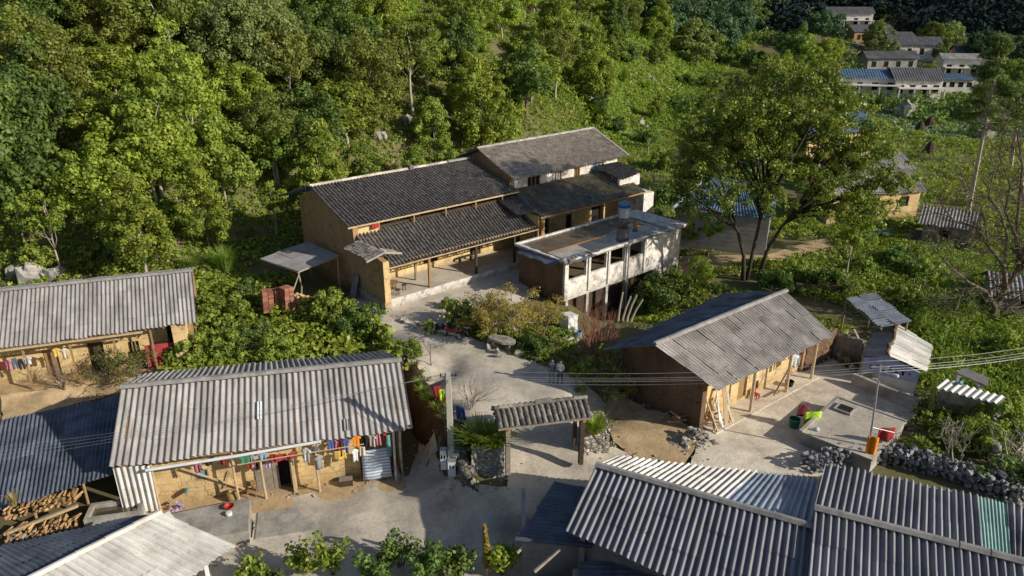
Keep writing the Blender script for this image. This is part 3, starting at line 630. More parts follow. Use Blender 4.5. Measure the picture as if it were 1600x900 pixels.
for a in [(.2,.1,2.6,.3,.7,'pink','shirt','pink shirt at the far left of the upper left house'),(.55,.1,2.6,.28,.9,'denim','trousers','dark blue trousers between two pink tops'),
          (.85,.1,2.6,.25,.7,'black','trousers','black trousers next to the blue ones on the upper left porch'),(1.2,.1,2.7,.35,.7,'white','shirt','white shirt on the upper left porch line'),
          (-.3,.1,2.6,.35,.6,'maroon','shirt','maroon shirt at the very edge of the upper left porch'),
          (3.0,.2,2.9,.3,.7,'yellow','shirt','yellow shirt hanging from the porch beam of the upper left house'),(3.4,.2,2.9,.3,.75,'cream','shirt','cream shirt beside the yellow one on the upper left porch')]:
    cloth(A_, *a[:6], a[7], g2, a[6])
# ================================================================ dark lean-to with firewood, left of house B
def shed_left():
    f = Fr((-21.5, 32.6, -3.3), 13.5); t = house('firewood_shed', 'dark bluish corrugated lean-to with an open front full of split firewood', 'shed', f)
    a = f.L(P(-60,806,-1.15)); b = f.px(178,741,-.6); c = f.px(192,616,-.45); d = f.px(-20,660,-1.0)
    a = f.L(P(-50,812,-1.1)); 
    corr('roof', a, b, c, d, 'fibro_dark', t, pitch=.24, amp=.04, sheet=1.6, sag=.06)
    for u, v in ((-1.2,-.2),(-3.6,-.6),(-5.4,-.9)): MB().tube([(u,v,-.2),(u,v,2.2)], .07).build('post', 'wood', t)
    MB().beam((-6.5,-.9,2.0),(-.1,.1,2.35), .14).build('beam', 'wood_pale', t)
    MB().box(-7,-.1,3.6,3.8,-.3,2.0).build('back_wall', 'earth_brown', t)
    MB().beam((-4.9,-1.35,.55),(-1.5,-.75,1.25), .14).build('rail', 'wood_pale', t)
    EXC.append([f.W(-8,-1.6), f.W(0,-1.6), f.W(0,9), f.W(-8,9)])
    # firewood
    lg = MB(); lg.tube([(0,0,0),(.22,.01,.0),(.5,0,0)], [.065,.07,.06], 5); 
    first = None; k = 0
    for i in range(15):
        for j in range(8):
            if random.random() < .12: continue
            u = -4.9+i*.24+random.uniform(-.06,.06); v = -1.5+j*.03+(.5 if j > 3 else 0)+random.uniform(-.1,.1); z = .05+(j % 4)*.16+i*.035+(1.05 if j > 3 else 0)+random.uniform(-.03,.03)
            w = f.W(u, v, z)
            if first is None:
                first = lg.build('split_log', 'log_end'); o = first; tag(o, 'split log in the firewood heap under the dark lean-to', 'log', 'split logs under the dark lean-to')
            else: o = first.copy(); C.objects.link(o)
            o.location = w; o.rotation_euler = (random.uniform(-.3,.3), random.uniform(-.25,.25), f.a+1.4+random.uniform(-.5,.5)); k_ = random.uniform(.7,1.25); o.scale = (random.uniform(.7,1.3), k_, k_)
    # stone terrace wall below and the basin
    m = MB(); q = [P(-40,862,-3.4), P(40,838,-3.3), P(100,815,-3.3)]
    for i in range(2): stoneface(m, q[i]+Vector((0,-.2,0)), q[i+1]+Vector((0,-.2,0)), -3.9, -3.1, r=.24)
    tag(m.build('stone_wall', 'stone'), 'low rubble wall in front of the firewood shed, half in shadow', 'wall')
shed_left()
def basin():
    f = Fr(P(136,836,-3.3), 13.5); t = house('water_basin', 'grey concrete water basin with green water beside the ribbed side panel', 'basin', f)
    m = MB(); m.box(0,2.7,0,.2,0,.95); m.box(0,2.7,1.2,1.4,0,.95); m.box(0,.2,.2,1.2,0,.95); m.box(2.5,2.7,.2,1.2,0,.95); m.build('tank_wall', 'concrete_slab', t)
    MB().box(.2,2.5,.2,1.2,.1,.7).build('water', 'roof_water', t)
    f2 = Fr(P(262,806,-2.3), 13.5); f2.o.z = -3.3; t = house('concrete_platform', 'flat concrete washing platform on the corner of the lower yard, a red basin on it', 'platform', f2)
    m = MB(); m.prism([(.2,.2),(4.0,.65),(4.15,-2.1),(.2,-2.3)], 'z', -.5, .95); m.build('slab', 'concrete_slab', t)
    tp = -3.3+.95
    p = P(358,794,tp); r = thing('basin', 'small red plastic basin on the concrete washing platform', 'basin', p); 
    MB().lathe([(.16,0),(.26,.16),(.27,.17),(.24,.16),(.14,.03)], 18).build('bowl', 'paint_red', r)
    p = P(358,805,tp); r = thing('pot', 'white pot next to the red basin', 'pot', p)
    MB().lathe([(.13,0),(.17,.06),(.16,.18),(.1,.2)], 16).build('bowl', 'plast_white', r)
    p = P(283,783,-3.3); o = MB(); 
    for i in range(22): o.rock((random.uniform(-.4,.4), random.uniform(-.12,.12), .12+random.uniform(-.1,.5)), random.uniform(.08,.2), random.random(), sq=(1,.6,.5))
    o = o.build('laundry_heap', 'cloth_lilac'); o.location = B_.W(2.75,.35,0); tag(o, 'heap of lilac and white laundry at the foot of the ochre wall', 'laundry')
    o = MB(); o.rock((0,0,.2), .32, sq=(1.2,.6,.6)); o = o.build('sack', 'cloth_teal'); o.location = B_.W(3.3,.6,.75); tag(o, 'dark green sack lying above the lilac laundry heap', 'sack')
    o = MB(); o.lathe([(.3,0),(.42,.25),(.4,.5),(.26,.62),(.1,.64)], 18).build; m = MB(); m.lathe([(.25,0),(.36,.3),(.3,.58),(.2,.62),(.15,.5)], 18)
    o = m.build('wicker_basket', 'straw', smooth=True); o.location = B_.W(5.55,.55,0); tag(o, 'round wicker basket by the wall behind the washing platform', 'basket')
    r = thing('wooden_chair', 'wooden chair turned to the ochre wall left of the grey shutter', 'chair', B_.W(6.35,.45,0), B_.a)
    for x in (0,.42):
        for y in (0,.38): MB().box(x,x+.05,y,y+.05,0,.42 if y == 0 else .95).build('leg', 'wood', r)
    MB().box(0,.47,0,.43,.42,.47).build('seat', 'wood', r); MB().box(.052,.418,.39,.42,.6,.9).build('backrest', 'wood', r)
    r = thing('wooden_crate', 'dark slatted crate standing on the lower porch floor', 'crate', B_.W(11.35,.25,0), B_.a)
    m = MB()
    for k in range(3): m.box(0,.75,0,.03,.03+k*.15,.14+k*.15); m.box(0,.75,.5,.53,.03+k*.15,.14+k*.15)
    m.build('side', 'wood_dark', r); MB().box(.002,.748,.032,.498,.4,.43).build('lid', 'wood_grey', r); MB().box(.01,.74,.04,.49,.02,.39).build('core', 'wood_dark', r)
basin()
# ================================================================ roof C (bottom left, whitish)
def shed_c():
    a = P(252,801,-.3); b = P(40,908,-.3); f = Fr(a, math.degrees(math.atan2(b.y-a.y, b.x-a.x))); f.o.z = -3.3
    t = house('low_shed', 'near shed with a whitish weathered corrugated roof at the bottom left corner', 'shed', f)
    rl = f.L(a); rr = f.L(P(20,918,-.3)); e0 = f.px(368,852,-1.25); e1 = f.L(P(140,1010,-1.25))
    corr('roof', e1, e0, rl, rr, 'fibro_white', t, pitch=.34, amp=.06, sheet=1.3, jit=.022)
    ridgecap(rl+Vector((0,0,.08)), rr+Vector((0,0,.08)), t, w=.16, mat='fibro_white')
    g0 = f.px(190,812,-1.0); g1 = f.L(P(-120,880,-1.0))
    rl2 = rl-Vector((0,0,.05)); rr2 = rr-Vector((0,0,.05))
    corr('roof', g0, g1, rr2+Vector((1.5,0,0)), rl2, 'fibro_dark', t, pitch=.26, amp=.045, sheet=1.6)
    q = lambda z: [(e0.x+(rl.x-e0.x)*k+.35*(1 if 0 else 1), e0.y+(rl.y-e0.y)*k) for k in (0.05,.95)]
    s = 1 if e0.y < 0 else -1
    m = MB(); y0, y1 = e0.y*.9, rl.y
    m.prism([(y0,-.3),(y1,-.3),(y1,rl.z-.12),(y0,e0.z-.02)], 'x', min(.5,e0.x*.5+.45), min(.5,e0.x*.5+.45)+.2); m.build('wall', 'plaster_clean', t)
    m = MB(); m.box(.7, 8, min(y0,y0+.2*s), max(y0,y0+.2*s), -.3, e0.z-.1); m.build('wall', 'block_grey', t)
    ws = [f.W(-1,-5.5), f.W(9,-5.5), f.W(9,5), f.W(-1,5)]; EXC.append(ws)
shed_c()
# ================================================================ MAIN HOUSE
Mn = Fr(P(603,487,.3), 40)
def main_house():
    f = Mn; t = house('farmhouse', 'big old earth farmhouse with two tiers of dark tiled roof and an open porch', 'house', f)
    Z = lambda z: z-.3
    # upper roof
    e0 = Vector((-.45,4.2,Z(6.1))); e1 = Vector((17.0,4.2,Z(6.1))); r0 = Vector((-.4,10.4,Z(8.1))); r1 = Vector((15.9,10.6,Z(8.1)))
    tiles('upper_roof', e0, e1, r1, r0, 'tile_dark', t, sag=.06)
    tiles('back_roof', Vector((15.6,17,Z(5.9))), Vector((-.6,17,Z(5.9))), r0, r1, 'tile_dark', t)
    ridgecap(r0+Vector((0,0,.07)), r1+Vector((0,0,.07)), t, w=.17, h=.12, mat='tile_light', name='ridge', n=34)
    MB().box(9.2,9.6,10.2,10.8,Z(8.1),Z(8.5)).build('ridge_ornament', 'tile_dark', t)
    MB().box(13.5,16.0,10.3,10.65,Z(8.17),Z(8.32)).build('ridge_lime', 'lime_ridge', t)
    # lower roof
    tiles('porch_roof', (.15,.5,Z(3.55)), (16.3,.7,Z(3.5)), (17.0,4.9,Z(5.3)), (.2,4.5,Z(5.35)), 'tile_dark', t, sag=.05)
    # gable wall
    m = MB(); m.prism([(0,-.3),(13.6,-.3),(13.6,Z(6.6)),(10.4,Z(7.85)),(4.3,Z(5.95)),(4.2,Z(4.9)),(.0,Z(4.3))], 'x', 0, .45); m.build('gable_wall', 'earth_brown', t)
    m = MB(); m.box(-.06,.0,-.06,5.0,-.3,.75); m.box(-.06,.47,-.08,0,-.3,.3); m.build('stone_base', 'stone', t)
    MB().box(.0,.5,-.06,0,.3,Z(4.3)).build('lit_end_face', 'earth_gold', t)  # thin gold plate paints the sunlit end face of the gable wall
    m = MB(); m.wall('x', .45, 17.2, 4.6, 5.0, 0, Z(5.1), [(6.6,8.0,1.0,2.8),(11.5,12.7,.6,2.8)]); m.build('front_wall', 'earth_gold', t)
    m = MB(); m.box(.45,17,4.7,4.95,Z(5.1)+.002,Z(5.5)); m.build('loft_wall', 'wood_dark', t)
    MB().box(.5,2.3,4.3,4.68,Z(5.1),Z(5.75),j=.03).build('loft_wall', 'earth_gold', t)
    MB().box(.45,17,13.2,13.6,0,Z(6.4)).build('back_wall', 'earth_brown', t)
    window_part(t, 'x', 6.7, 7.9, 4.55, 1.1, 2.75, 'wood_dark', 'dark', 3)
    MB().box(11.6,12.6,4.62,4.7,.6,2.7).build('door', 'wood_dark', t)
    # plinth, posts, beams
    m = MB(); m.box(.5,17,.7,4.6,-.3,.52); m.build('porch_floor', 'concrete', t)
    MB().box(.5,13,.6,.7,-.3,.58,j=.02).build('plinth', 'plaster', t)
    for u in (.75,4.7,9.4,13.6,16.2): MB().box(u-.09,u+.09,.85,1.03,.52,Z(3.55)).build('post', 'wood' if u < 8 else 'wood_dark', t)
    for u in (4.7,): MB().box(u-.08,u+.08,2.9,3.06,.52,Z(4.5)).build('post', 'wood_grey', t)
    m = MB(); m.box(.3,16.8,.86,1.02,Z(3.56),Z(3.72)); m.build('beam', 'wood', t)
    MB().beam((-.4,4.28,Z(5.98)),(17,4.28,Z(5.98)),.12).build('beam', 'wood_pale', t)
    MB().beam((.15,.52,Z(3.46)),(16.3,.72,Z(3.41)),.08).build('fascia', 'wood_pale', t)
    m = MB()
    for i in range(18): m.beam((.6+i*.95,.6,Z(3.5)),(.6+i*.95,4.6,Z(5.2)),.08)
    m.build('rafter', 'wood_dark', t)
    m = MB()
    for u in (2.3,5.6,8.8,12,15): m.box(u,u+.12,4.3,4.42,Z(5.3),Z(6.0))
    m.build('loft_post', 'wood', t)
    # little roof on the gable corner
    tiles('corner_roof', (-1.1,3.9,Z(4.55)), (-1.0,.5,Z(4.55)), (.35,.3,Z(4.95)), (.35,3.9,Z(4.95)), 'tile_dark', t, pitch=.26)
    tiles('corner_roof', (1.5,.4,Z(4.55)), (1.5,1.2,Z(4.6)), (.35,1.2,Z(4.95)), (.35,.3,Z(4.95)), 'tile_moss', t, pitch=.26)
    m = MB(); m.beam((-1.1,.42,Z(4.47)),(.35,.26,Z(4.92)),.14); m.beam((.35,.26,Z(4.92)),(1.9,.34,Z(4.5)),.14); m.build('bargeboard', 'lime_ridge', t)
    EXC.append([f.W(-1.2,0), f.W(34,0), f.W(34,17), f.W(-1.2,17)]); EXC.append([f.W(-1,-4), f.W(16,-5), f.W(16,1), f.W(-1,1)])
    # the wing
    t2 = house('farmhouse_wing', 'taller farmhouse wing with a light tiled roof and a pale windowed upper wall', 'house', f)
    e0 = Vector((16.6,4.5,Z(7.1))); e1 = Vector((32.0,4.5,Z(7.25))); r0 = Vector((16.3,9.6,Z(9.2))); r1 = Vector((31.9,9.6,Z(9.35)))
    tiles('upper_roof', e0, e1, r1, r0, 'tile_light', t2, pitch=.24, sag=.09)
    tiles('back_roof', Vector((31.9,14.8,Z(7.1))), Vector((16.3,14.8,Z(7.0))), r0, r1, 'tile_dark', t2, pitch=.24)
    ridgecap(r0+Vector((0,0,.07)), r1+Vector((0,0,.07)), t2, w=.16, h=.12, mat='lime_ridge', name='ridge', n=30)
    MB().beam((32.0,4.5,Z(7.3)),(31.95,9.6,Z(9.42)),.2,.12).build('verge', 'lime_ridge', t2)
    m = MB(); wins = [(18.9,20.5,Z(5.75),Z(6.85)),(22.3,23.3,Z(5.85),Z(6.85)),(25.0,25.8,Z(5.85),Z(6.85)),(27.5,29.2,Z(5.7),Z(6.9))]
    m.wall('x', 17.3, 31.2, 5.3, 5.6, 2.4, Z(7.3), wins); m.build('upper_wall', 'plaster', t2)
    m = MB(); m.prism([(5.6,-.3),(14,-.3),(14,Z(7.2)),(9.6,Z(9.1)),(5.6,Z(7.4))], 'x', 30.9, 31.2); m.build('end_wall', 'plaster', t2)
    m = MB(); m.prism([(5.6,-.3),(14,-.3),(14,Z(7.2)),(9.6,Z(9.0)),(5.6,Z(7.3))], 'x', 17.0, 17.25); m.build('end_wall', 'earth_brown', t2)
    for (a, b, c, d), pn in zip(wins, ('dark','plast_white','dark','plast_lblue')): window_part(t2, 'x', a+.01, b-.01, 5.4, c+.01, d-.01, 'wood', pn, 2)
    tiles('porch_roof', (16.0,.2,Z(4.7)), (29.6,.0,Z(4.75)), (30.9,5.28,Z(6.0)), (17.0,5.28,Z(5.95)), 'tile_moss', t2, pitch=.26, sag=.07)
    MB().beam((16,.2,Z(4.6)),(29.6,.05,Z(4.65)),.14).build('beam', 'wood', t2)
    tiles('side_roof', (27.6,1.3,Z(5.95)), (31.6,2.2,Z(5.95)), (31.3,5.2,Z(6.55)), (27.5,5.2,Z(6.6)), 'tile_dark', t2, pitch=.26)
    MB().box(28.0,31.0,2.0,2.25,Z(4.9),Z(6.05)).build('side_wall', 'plaster', t2)
    # small dark valley roof between the two parts
    tiles('valley_roof', (14.6,1.8,Z(4.75)), (17.3,.6,Z(4.9)), (18.2,5.2,Z(5.75)), (14.8,5.1,Z(5.6)), 'tile_dark', t2, pitch=.26)
    m = MB(); m.wall('x', 16.8, 30.6, 3.2, 3.5, 0, Z(5.3), [(18.6,19.8,.6,2.9),(22,23,.6,2.8),(25.5,27,.6,2.9)]); m.build('front_wall', 'earth_gold', t2)
    MB().box(16.9,30.6,3.52,3.56,.01,3.4).build('shade_backing', 'dark', t2)  # near-black sheet standing in for the shade inside the openings
    MB().box(29.2,30.7,-.2,3.15,-.3,Z(4.6)).build('end_wall', 'plaster', t2)
    for u in (16.5,20.3,24.2): MB().box(u-.11,u+.11,.5,.72,0,Z(4.65)).build('post', 'wood_door' if u < 17 else 'wood', t2)
    MB().box(16.2,17.0,.75,3.2,0,Z(4.6)).build('side_panel', 'earth_gold', t2)
    MB().box(17.0,30.7,.3,3.2,-.3,.3).build('porch_floor', 'concrete', t2)
main_house()
# porch things
def porch_things():
    f = Mn; c = f.W(1.9,2.1,.53)
    t = thing('round_table', 'round wooden table on the sunlit porch of the farmhouse', 'table', c)
    MB().lathe([(.55,.72),(.56,.74),(.56,.77),(.5,.775)], 22).build('table_top', 'wood', t)
    for k in range(4):
        a = k*1.57+.5; MB().tube([(.4*math.cos(a),.4*math.sin(a),0),(.3*math.cos(a),.3*math.sin(a),.72)], .035).build('leg', 'wood', t)
    first = None
    for k in range(5):
        a = k*1.256+.3; w = c+Vector((.95*math.cos(a), .95*math.sin(a), 0))
        if first is None:
            s = thing('stool', 'wooden stool around the round porch table', 'stool', w, a, 'wooden stools around the porch table')
            MB().lathe([(.19,.42),(.2,.44),(.2,.47),(.17,.475)], 16).build('seat', 'wood_dark', s)
            for j in range(4):
                b = j*1.57+.78; MB().tube([(.16*math.cos(b),.16*math.sin(b),0),(.12*math.cos(b),.12*math.sin(b),.42)], .02).build('leg', 'wood_dark', s)
            first = s
        else: dup(first, w, a)
    g = f.W(3.5,2.3,.53)
    t = thing('wooden_bench', 'long low wooden bench against the farmhouse porch wall', 'bench', f.W(9.9,3.9,.53), f.a)
    MB().box(0,1.4,0,.35,.42,.47).build('seat', 'wood_dark', t)
    for x in (.05,1.25): MB().box(x,x+.1,.03,.32,0,.42).build('leg', 'wood_dark', t)
    cloth(f, 1.9, 4.15, 5.7, .7, .35, 'red', 'red cloth stuffed under the upper eave of the farmhouse', name='cloth')
    for i, (u, h) in enumerate(((3.9,1.9),(4.25,1.75))):   # planks leaning on gable wall
        m = MB(); m.beam((-.75,u,-.3),(-.1,u,h), .45,.05); o = m.build('slate_slab', 'stone_blue'); o.location = f.o; o.rotation_euler = (0,0,f.a)
        tag(o, ['wide dark slab leaning against the shaded gable wall', 'narrow dark slab leaning beside the wide one on the gable wall'][i], 'slab')
porch_things()
# ================================================================ WHITE CONCRETE BUILDING
Wb = Fr(PY_ if False else (4.263,52.911,0.0), 41)
def white_building():
    f = Wb; t = house('concrete_house', 'unfinished whitewashed concrete house with a flat wet roof and open windows', 'house', f)
    # roof slab with raised rims
    MB().box(0.1,15.5,.25,6.3,3.42,3.56).build('roof_slab', 'concrete_slab', t)
    m = MB(); m.box(.1,15.5,.25,.5,3.562,3.68); m.box(.1,13,6.05,6.3,3.562,3.68); m.box(.1,.4,.502,6.048,3.562,3.66); m.box(13.2,15.5,.502,6.3,3.562,3.67); m.build('roof_rim', 'plaster', t)
    MB().box(.42,13.18,2.9,6.04,3.562,3.575).build('wet_roof', 'wet_slab', t)
    MB().prism([(3.6,.52),(13.18,.52),(13.18,3.4),(12,4.3),(7.5,2.9),(4,2.85)], 'z', 3.576, 3.588).build('rain_pool', 'roof_water', t)
    MB().box(.42,12.5,2.86,2.95,3.59,3.62).build('roof_seam', 'wood_door', t)
    # front wall
    m = MB(); m.wall('x', .5, 11.6, .75, 1.0, .1, 3.42, [(.9,2.9,1.75,3.3),(3.45,5.3,1.8,3.3),(5.75,7.55,1.85,3.3),(7.95,10.0,1.95,3.3)])
    m.box(11.6,15.2,.75,1.0,-1.2,3.42); m.box(14.95,15.2,1.0,6.1,-1.2,3.42); m.box(11.6,11.85,1.0,6.1,-1.0,3.42); m.build('wall', 'plaster', t)
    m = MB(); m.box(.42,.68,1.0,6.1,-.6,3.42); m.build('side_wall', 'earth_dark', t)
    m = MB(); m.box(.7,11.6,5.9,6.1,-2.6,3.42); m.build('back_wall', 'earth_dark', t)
    MB().box(.7,11.6,1.0,5.9,1.15,1.3).build('floor', 'soil', t)
    for u in (.6,2.98,5.32,7.75): 
        MB().box(u,u+.28,.68,.96,-2.6,.1).build('column', 'plaster', t)
    for u in (3.1,5.45,7.72,10.05): MB().box(u,u+.2,.63,.747,.35,3.4).build('pilaster', 'plaster_clean', t)
    MB().tube([(7.7,.42,-2.4),(7.72,.42,3.4)], .07, 8).build('drain_pipe', 'galv', t)
    m = MB(); m.box(.7,11.55,1.7,1.85,-2.9,1.1); m.build('shade_backing', 'wood_dark', t)  # dark panel added so the space under the house reads as shade
    # draped plastic on the left eave
    o = corr('tin_sheet', (-.5,1.0,3.25), (-.4,5.4,3.2), (.5,5.4,3.7), (.4,1.0,3.72), 'fibro_dark', t, pitch=.2, amp=.02)
    corr('tin_sheet', (.3,-.1,3.55), (3.2,-.1,3.6), (3.0,1.0,3.74), (.2,1.0,3.74), 'zinc', t, pitch=.2, amp=.02)
    corr('tin_sheet', (9.2,-.05,3.6), (13,.0,3.6), (12.8,1.0,3.76), (9.0,1.0,3.74), 'ridge_cap', t, pitch=.3, amp=.015)
    o = MB()
    for i in range(26): o.rock((random.uniform(-.2,3.8), random.uniform(.0,.7), 3.72+random.uniform(-.05,.1)), random.uniform(.1,.25), random.random(), (1.4,1,.4))
    o.build('roof_debris', 'wood_grey', t)
    EXC.append([f.W(-.2,0), f.W(15.6,0), f.W(15.6,6.5), f.W(-.2,6.5)])
    # tank
    w = f.W(11.6,4.5,3.58); t = thing('water_tank', 'shiny steel water tank with a blue band standing on the flat roof', 'water tank', w)
    for k in range(4):
        a = k*1.57+.8; MB().tube([(.5*math.cos(a),.5*math.sin(a),0),(.42*math.cos(a),.42*math.sin(a),.45)], .035).build('leg', 'galv', t)
    pr = [(.5,.42),(.52,.46)]
    for k in range(6): z = .5+k*.16; pr += [(.55,z),(.57,z+.04),(.57,z+.09),(.55,z+.13)]
    MB().lathe(pr, 28).build('tank_body', 'steel', t, True)
    MB().lathe([(.55,1.45),(.585,1.46),(.585,1.66),(.55,1.67)], 28).build('label_band', 'plast_blue', t)
    MB().lathe([(.56,1.671),(.57,1.72),(.5,1.84),(.3,1.93),(.16,1.95),(.16,2.02),(.02,2.04)], 28).build('tank_lid', 'plast_lblue', t, True)
    w = f.W(11.5,3.0,3.59); t = thing('bucket', 'pale bucket at the foot of the steel water tank', 'bucket', w)
    MB().lathe([(.2,0),(.26,.45),(.24,.46),(.1,.5)], 16).build('body', 'straw', t)
    for i, (u, v) in enumerate(((10.2,4.6),(12.5,3.6))):
        t = MB().rock((0,0,.15), .3, sq=(1.3,.8,.5)).build('tarp_bundle', 'wood_grey', None, True); t.location = f.W(u,v,3.6); tag(t, ['grey bundle left of the water tank on the wet roof','grey bundle right of the water tank on the wet roof'][i], 'bundle')
white_building()
# water box, curved planks, basin beside the white building
def gully_things():
    p = P(889,517,-.4); t = thing('water_bin', 'white water container with a tilted lid below the concrete house', 'container', p, .7)
    MB().box(-.5,.5,-.4,.4,0,1.25,j=.02).build('body', 'plast_white', t); m = MB(); m.beam((-.55,0,1.42),(.5,0,1.27), .06, .9, up=(0,1,0)); m.build('lid', 'plast_white', t); MB().box(-.4,.4,-.3,.3,1.2,1.255).build('opening','dark',t)
    p = P(903,527,-.4); t = thing('bucket', 'blue and white bucket right of the white water container', 'bucket', p); MB().lathe([(.22,0),(.3,.5),(.27,.5),(.2,.1)], 16).build('body', 'cloth_sky', t)
    p = P(975,520,-2.2)
    for i, (dx, cu, h, lab) in enumerate(((-.55,.25,2.9,'leftmost of the four bent pale poles beside the concrete house'),(-.25,.6,2.6,'second bent pale pole from the left, curving right'),(.1,.7,2.7,'third bent pale pole, the whitest'),(.4,.9,2.4,'rightmost of the four bent pale poles'))):
        m = MB(); m.tube([(dx,0,0),(dx+cu*.15,0,h*.5),(dx+cu*.5,0,h*.85),(dx+cu,0,h*1.2)], [.1,.09,.08,.07]); o = m.build('bent_pole', 'bark_pale'); o.location = p; tag(o, lab, 'pole')
    for i in range(3):
        m = MB(); m.beam((0,0,0),(.9,.5,.25), .22,.06); o = m.build('pale_board', 'plast_white'); o.location = P(872+i*8,538+i*3,-.5)+Vector((0,0,.1)); o.rotation_euler = (0,0,.3)
        tag(o, ['leftmost','middle','rightmost'][i]+' of three pale boards lying behind the two people', 'board')
gully_things()
# ================================================================ SHELTER with brick stack
def shelter():
    t = thing('sheet_shelter', 'flat shelter of grey sheets on crooked poles beside the gable wall', 'shelter', (0,0,0))
    a, b, c, d = P(408,404,3.0), P(466,424,2.7), P(527,400,3.2), P(480,378,3.4); k = .5
    m = MB()
    for i in range(3):
        for j in range(2):
            q = lambda s, r: a.lerp(d, s).lerp(b.lerp(c, s), r)
            z = Vector((0,0,.03*((i+j) % 2)+random.uniform(0,.03)))
            vs = [q(i/3-.01, j/2-.02)+z, q((i+1)/3+.03, j/2-.02)+z, q((i+1)/3+.03, (j+1)/2+.03)+z, q(i/3-.01, (j+1)/2+.03)+z]
            m.add(vs+[v-Vector((0,0,.03)) for v in vs], [(0,1,2,3),(7,6,5,4),(0,4,5,1),(1,5,6,2),(2,6,7,3),(3,7,4,0)], random.random())
    m.build('roof_sheet', 'block_grey', t)
    for p, q in ((a,d),(b,c),(a,b),(d,c)): MB().tube([p-Vector((0,0,.08)), q-Vector((0,0,.08))], .05).build('pole', 'wood_pale', t)
    for p in (b, c):
        e = Vector((p.x,p.y,hz(p.x,p.y))); MB().tube([e, e.lerp(p,.5)+Vector((random.uniform(-.15,.15),0,0)), p-Vector((0,0,.1))], .055).build('post', 'bark_pale', t)
    e = Vector((b.x,b.y,0)); MB().tube([e+Vector((-.9,-1.0,.0)), b-Vector((0,0,.3))], .05).build('brace', 'bark_pale', t)
    e = Vector((d.x,d.y,hz(d.x,d.y))); MB().tube([e, d], .055).build('post', 'bark_pale', t)
    # bricks
    for i, (px, py, n, lab) in enumerate(((412,490,11,'leftmost tall stack of red bricks below the grey shelter'),(432,485,10,'middle stack of red bricks below the grey shelter'),(447,488,12,'right stack of red bricks next to the crossed poles'))):
        p = P(px, py, .1); m = MB()
        for k in range(n):
            for x in range(2):
                for y in range(4):
                    sx, sy = (x*.42, y*.21) if k % 2 else (x*.42, y*.21)
                    m.box(sx+.005+random.uniform(0,.03), sx+.40, sy+.005, sy+.2, k*.155+.003, k*.155+.15, random.random(), j=.008)
        o = m.build('brick_stack', 'brick'); o.location = p; o.rotation_euler = (0,.05,.5+i*.2); tag(o, lab, 'bricks')
    m = MB()
    for i in range(60): 
        a_ = random.random()*6.28; r = random.random()**.6*1.3; m.rock((r*math.cos(a_), r*math.sin(a_)*.8, max(0,.9-r*.7)*random.random()), random.uniform(.15,.35), random.random())
    o = m.build('rubble_heap', 'earth_gold'); o.location = P(455,478,.1)+Vector((.6,.6,0)); tag(o, 'ochre heap of broken earth bricks behind the crossed poles', 'rubble')
    EXC.append([(a.x-.5,a.y-1.5), (b.x,b.y-1.5), (c.x,c.y), (d.x,d.y)])
shelter()
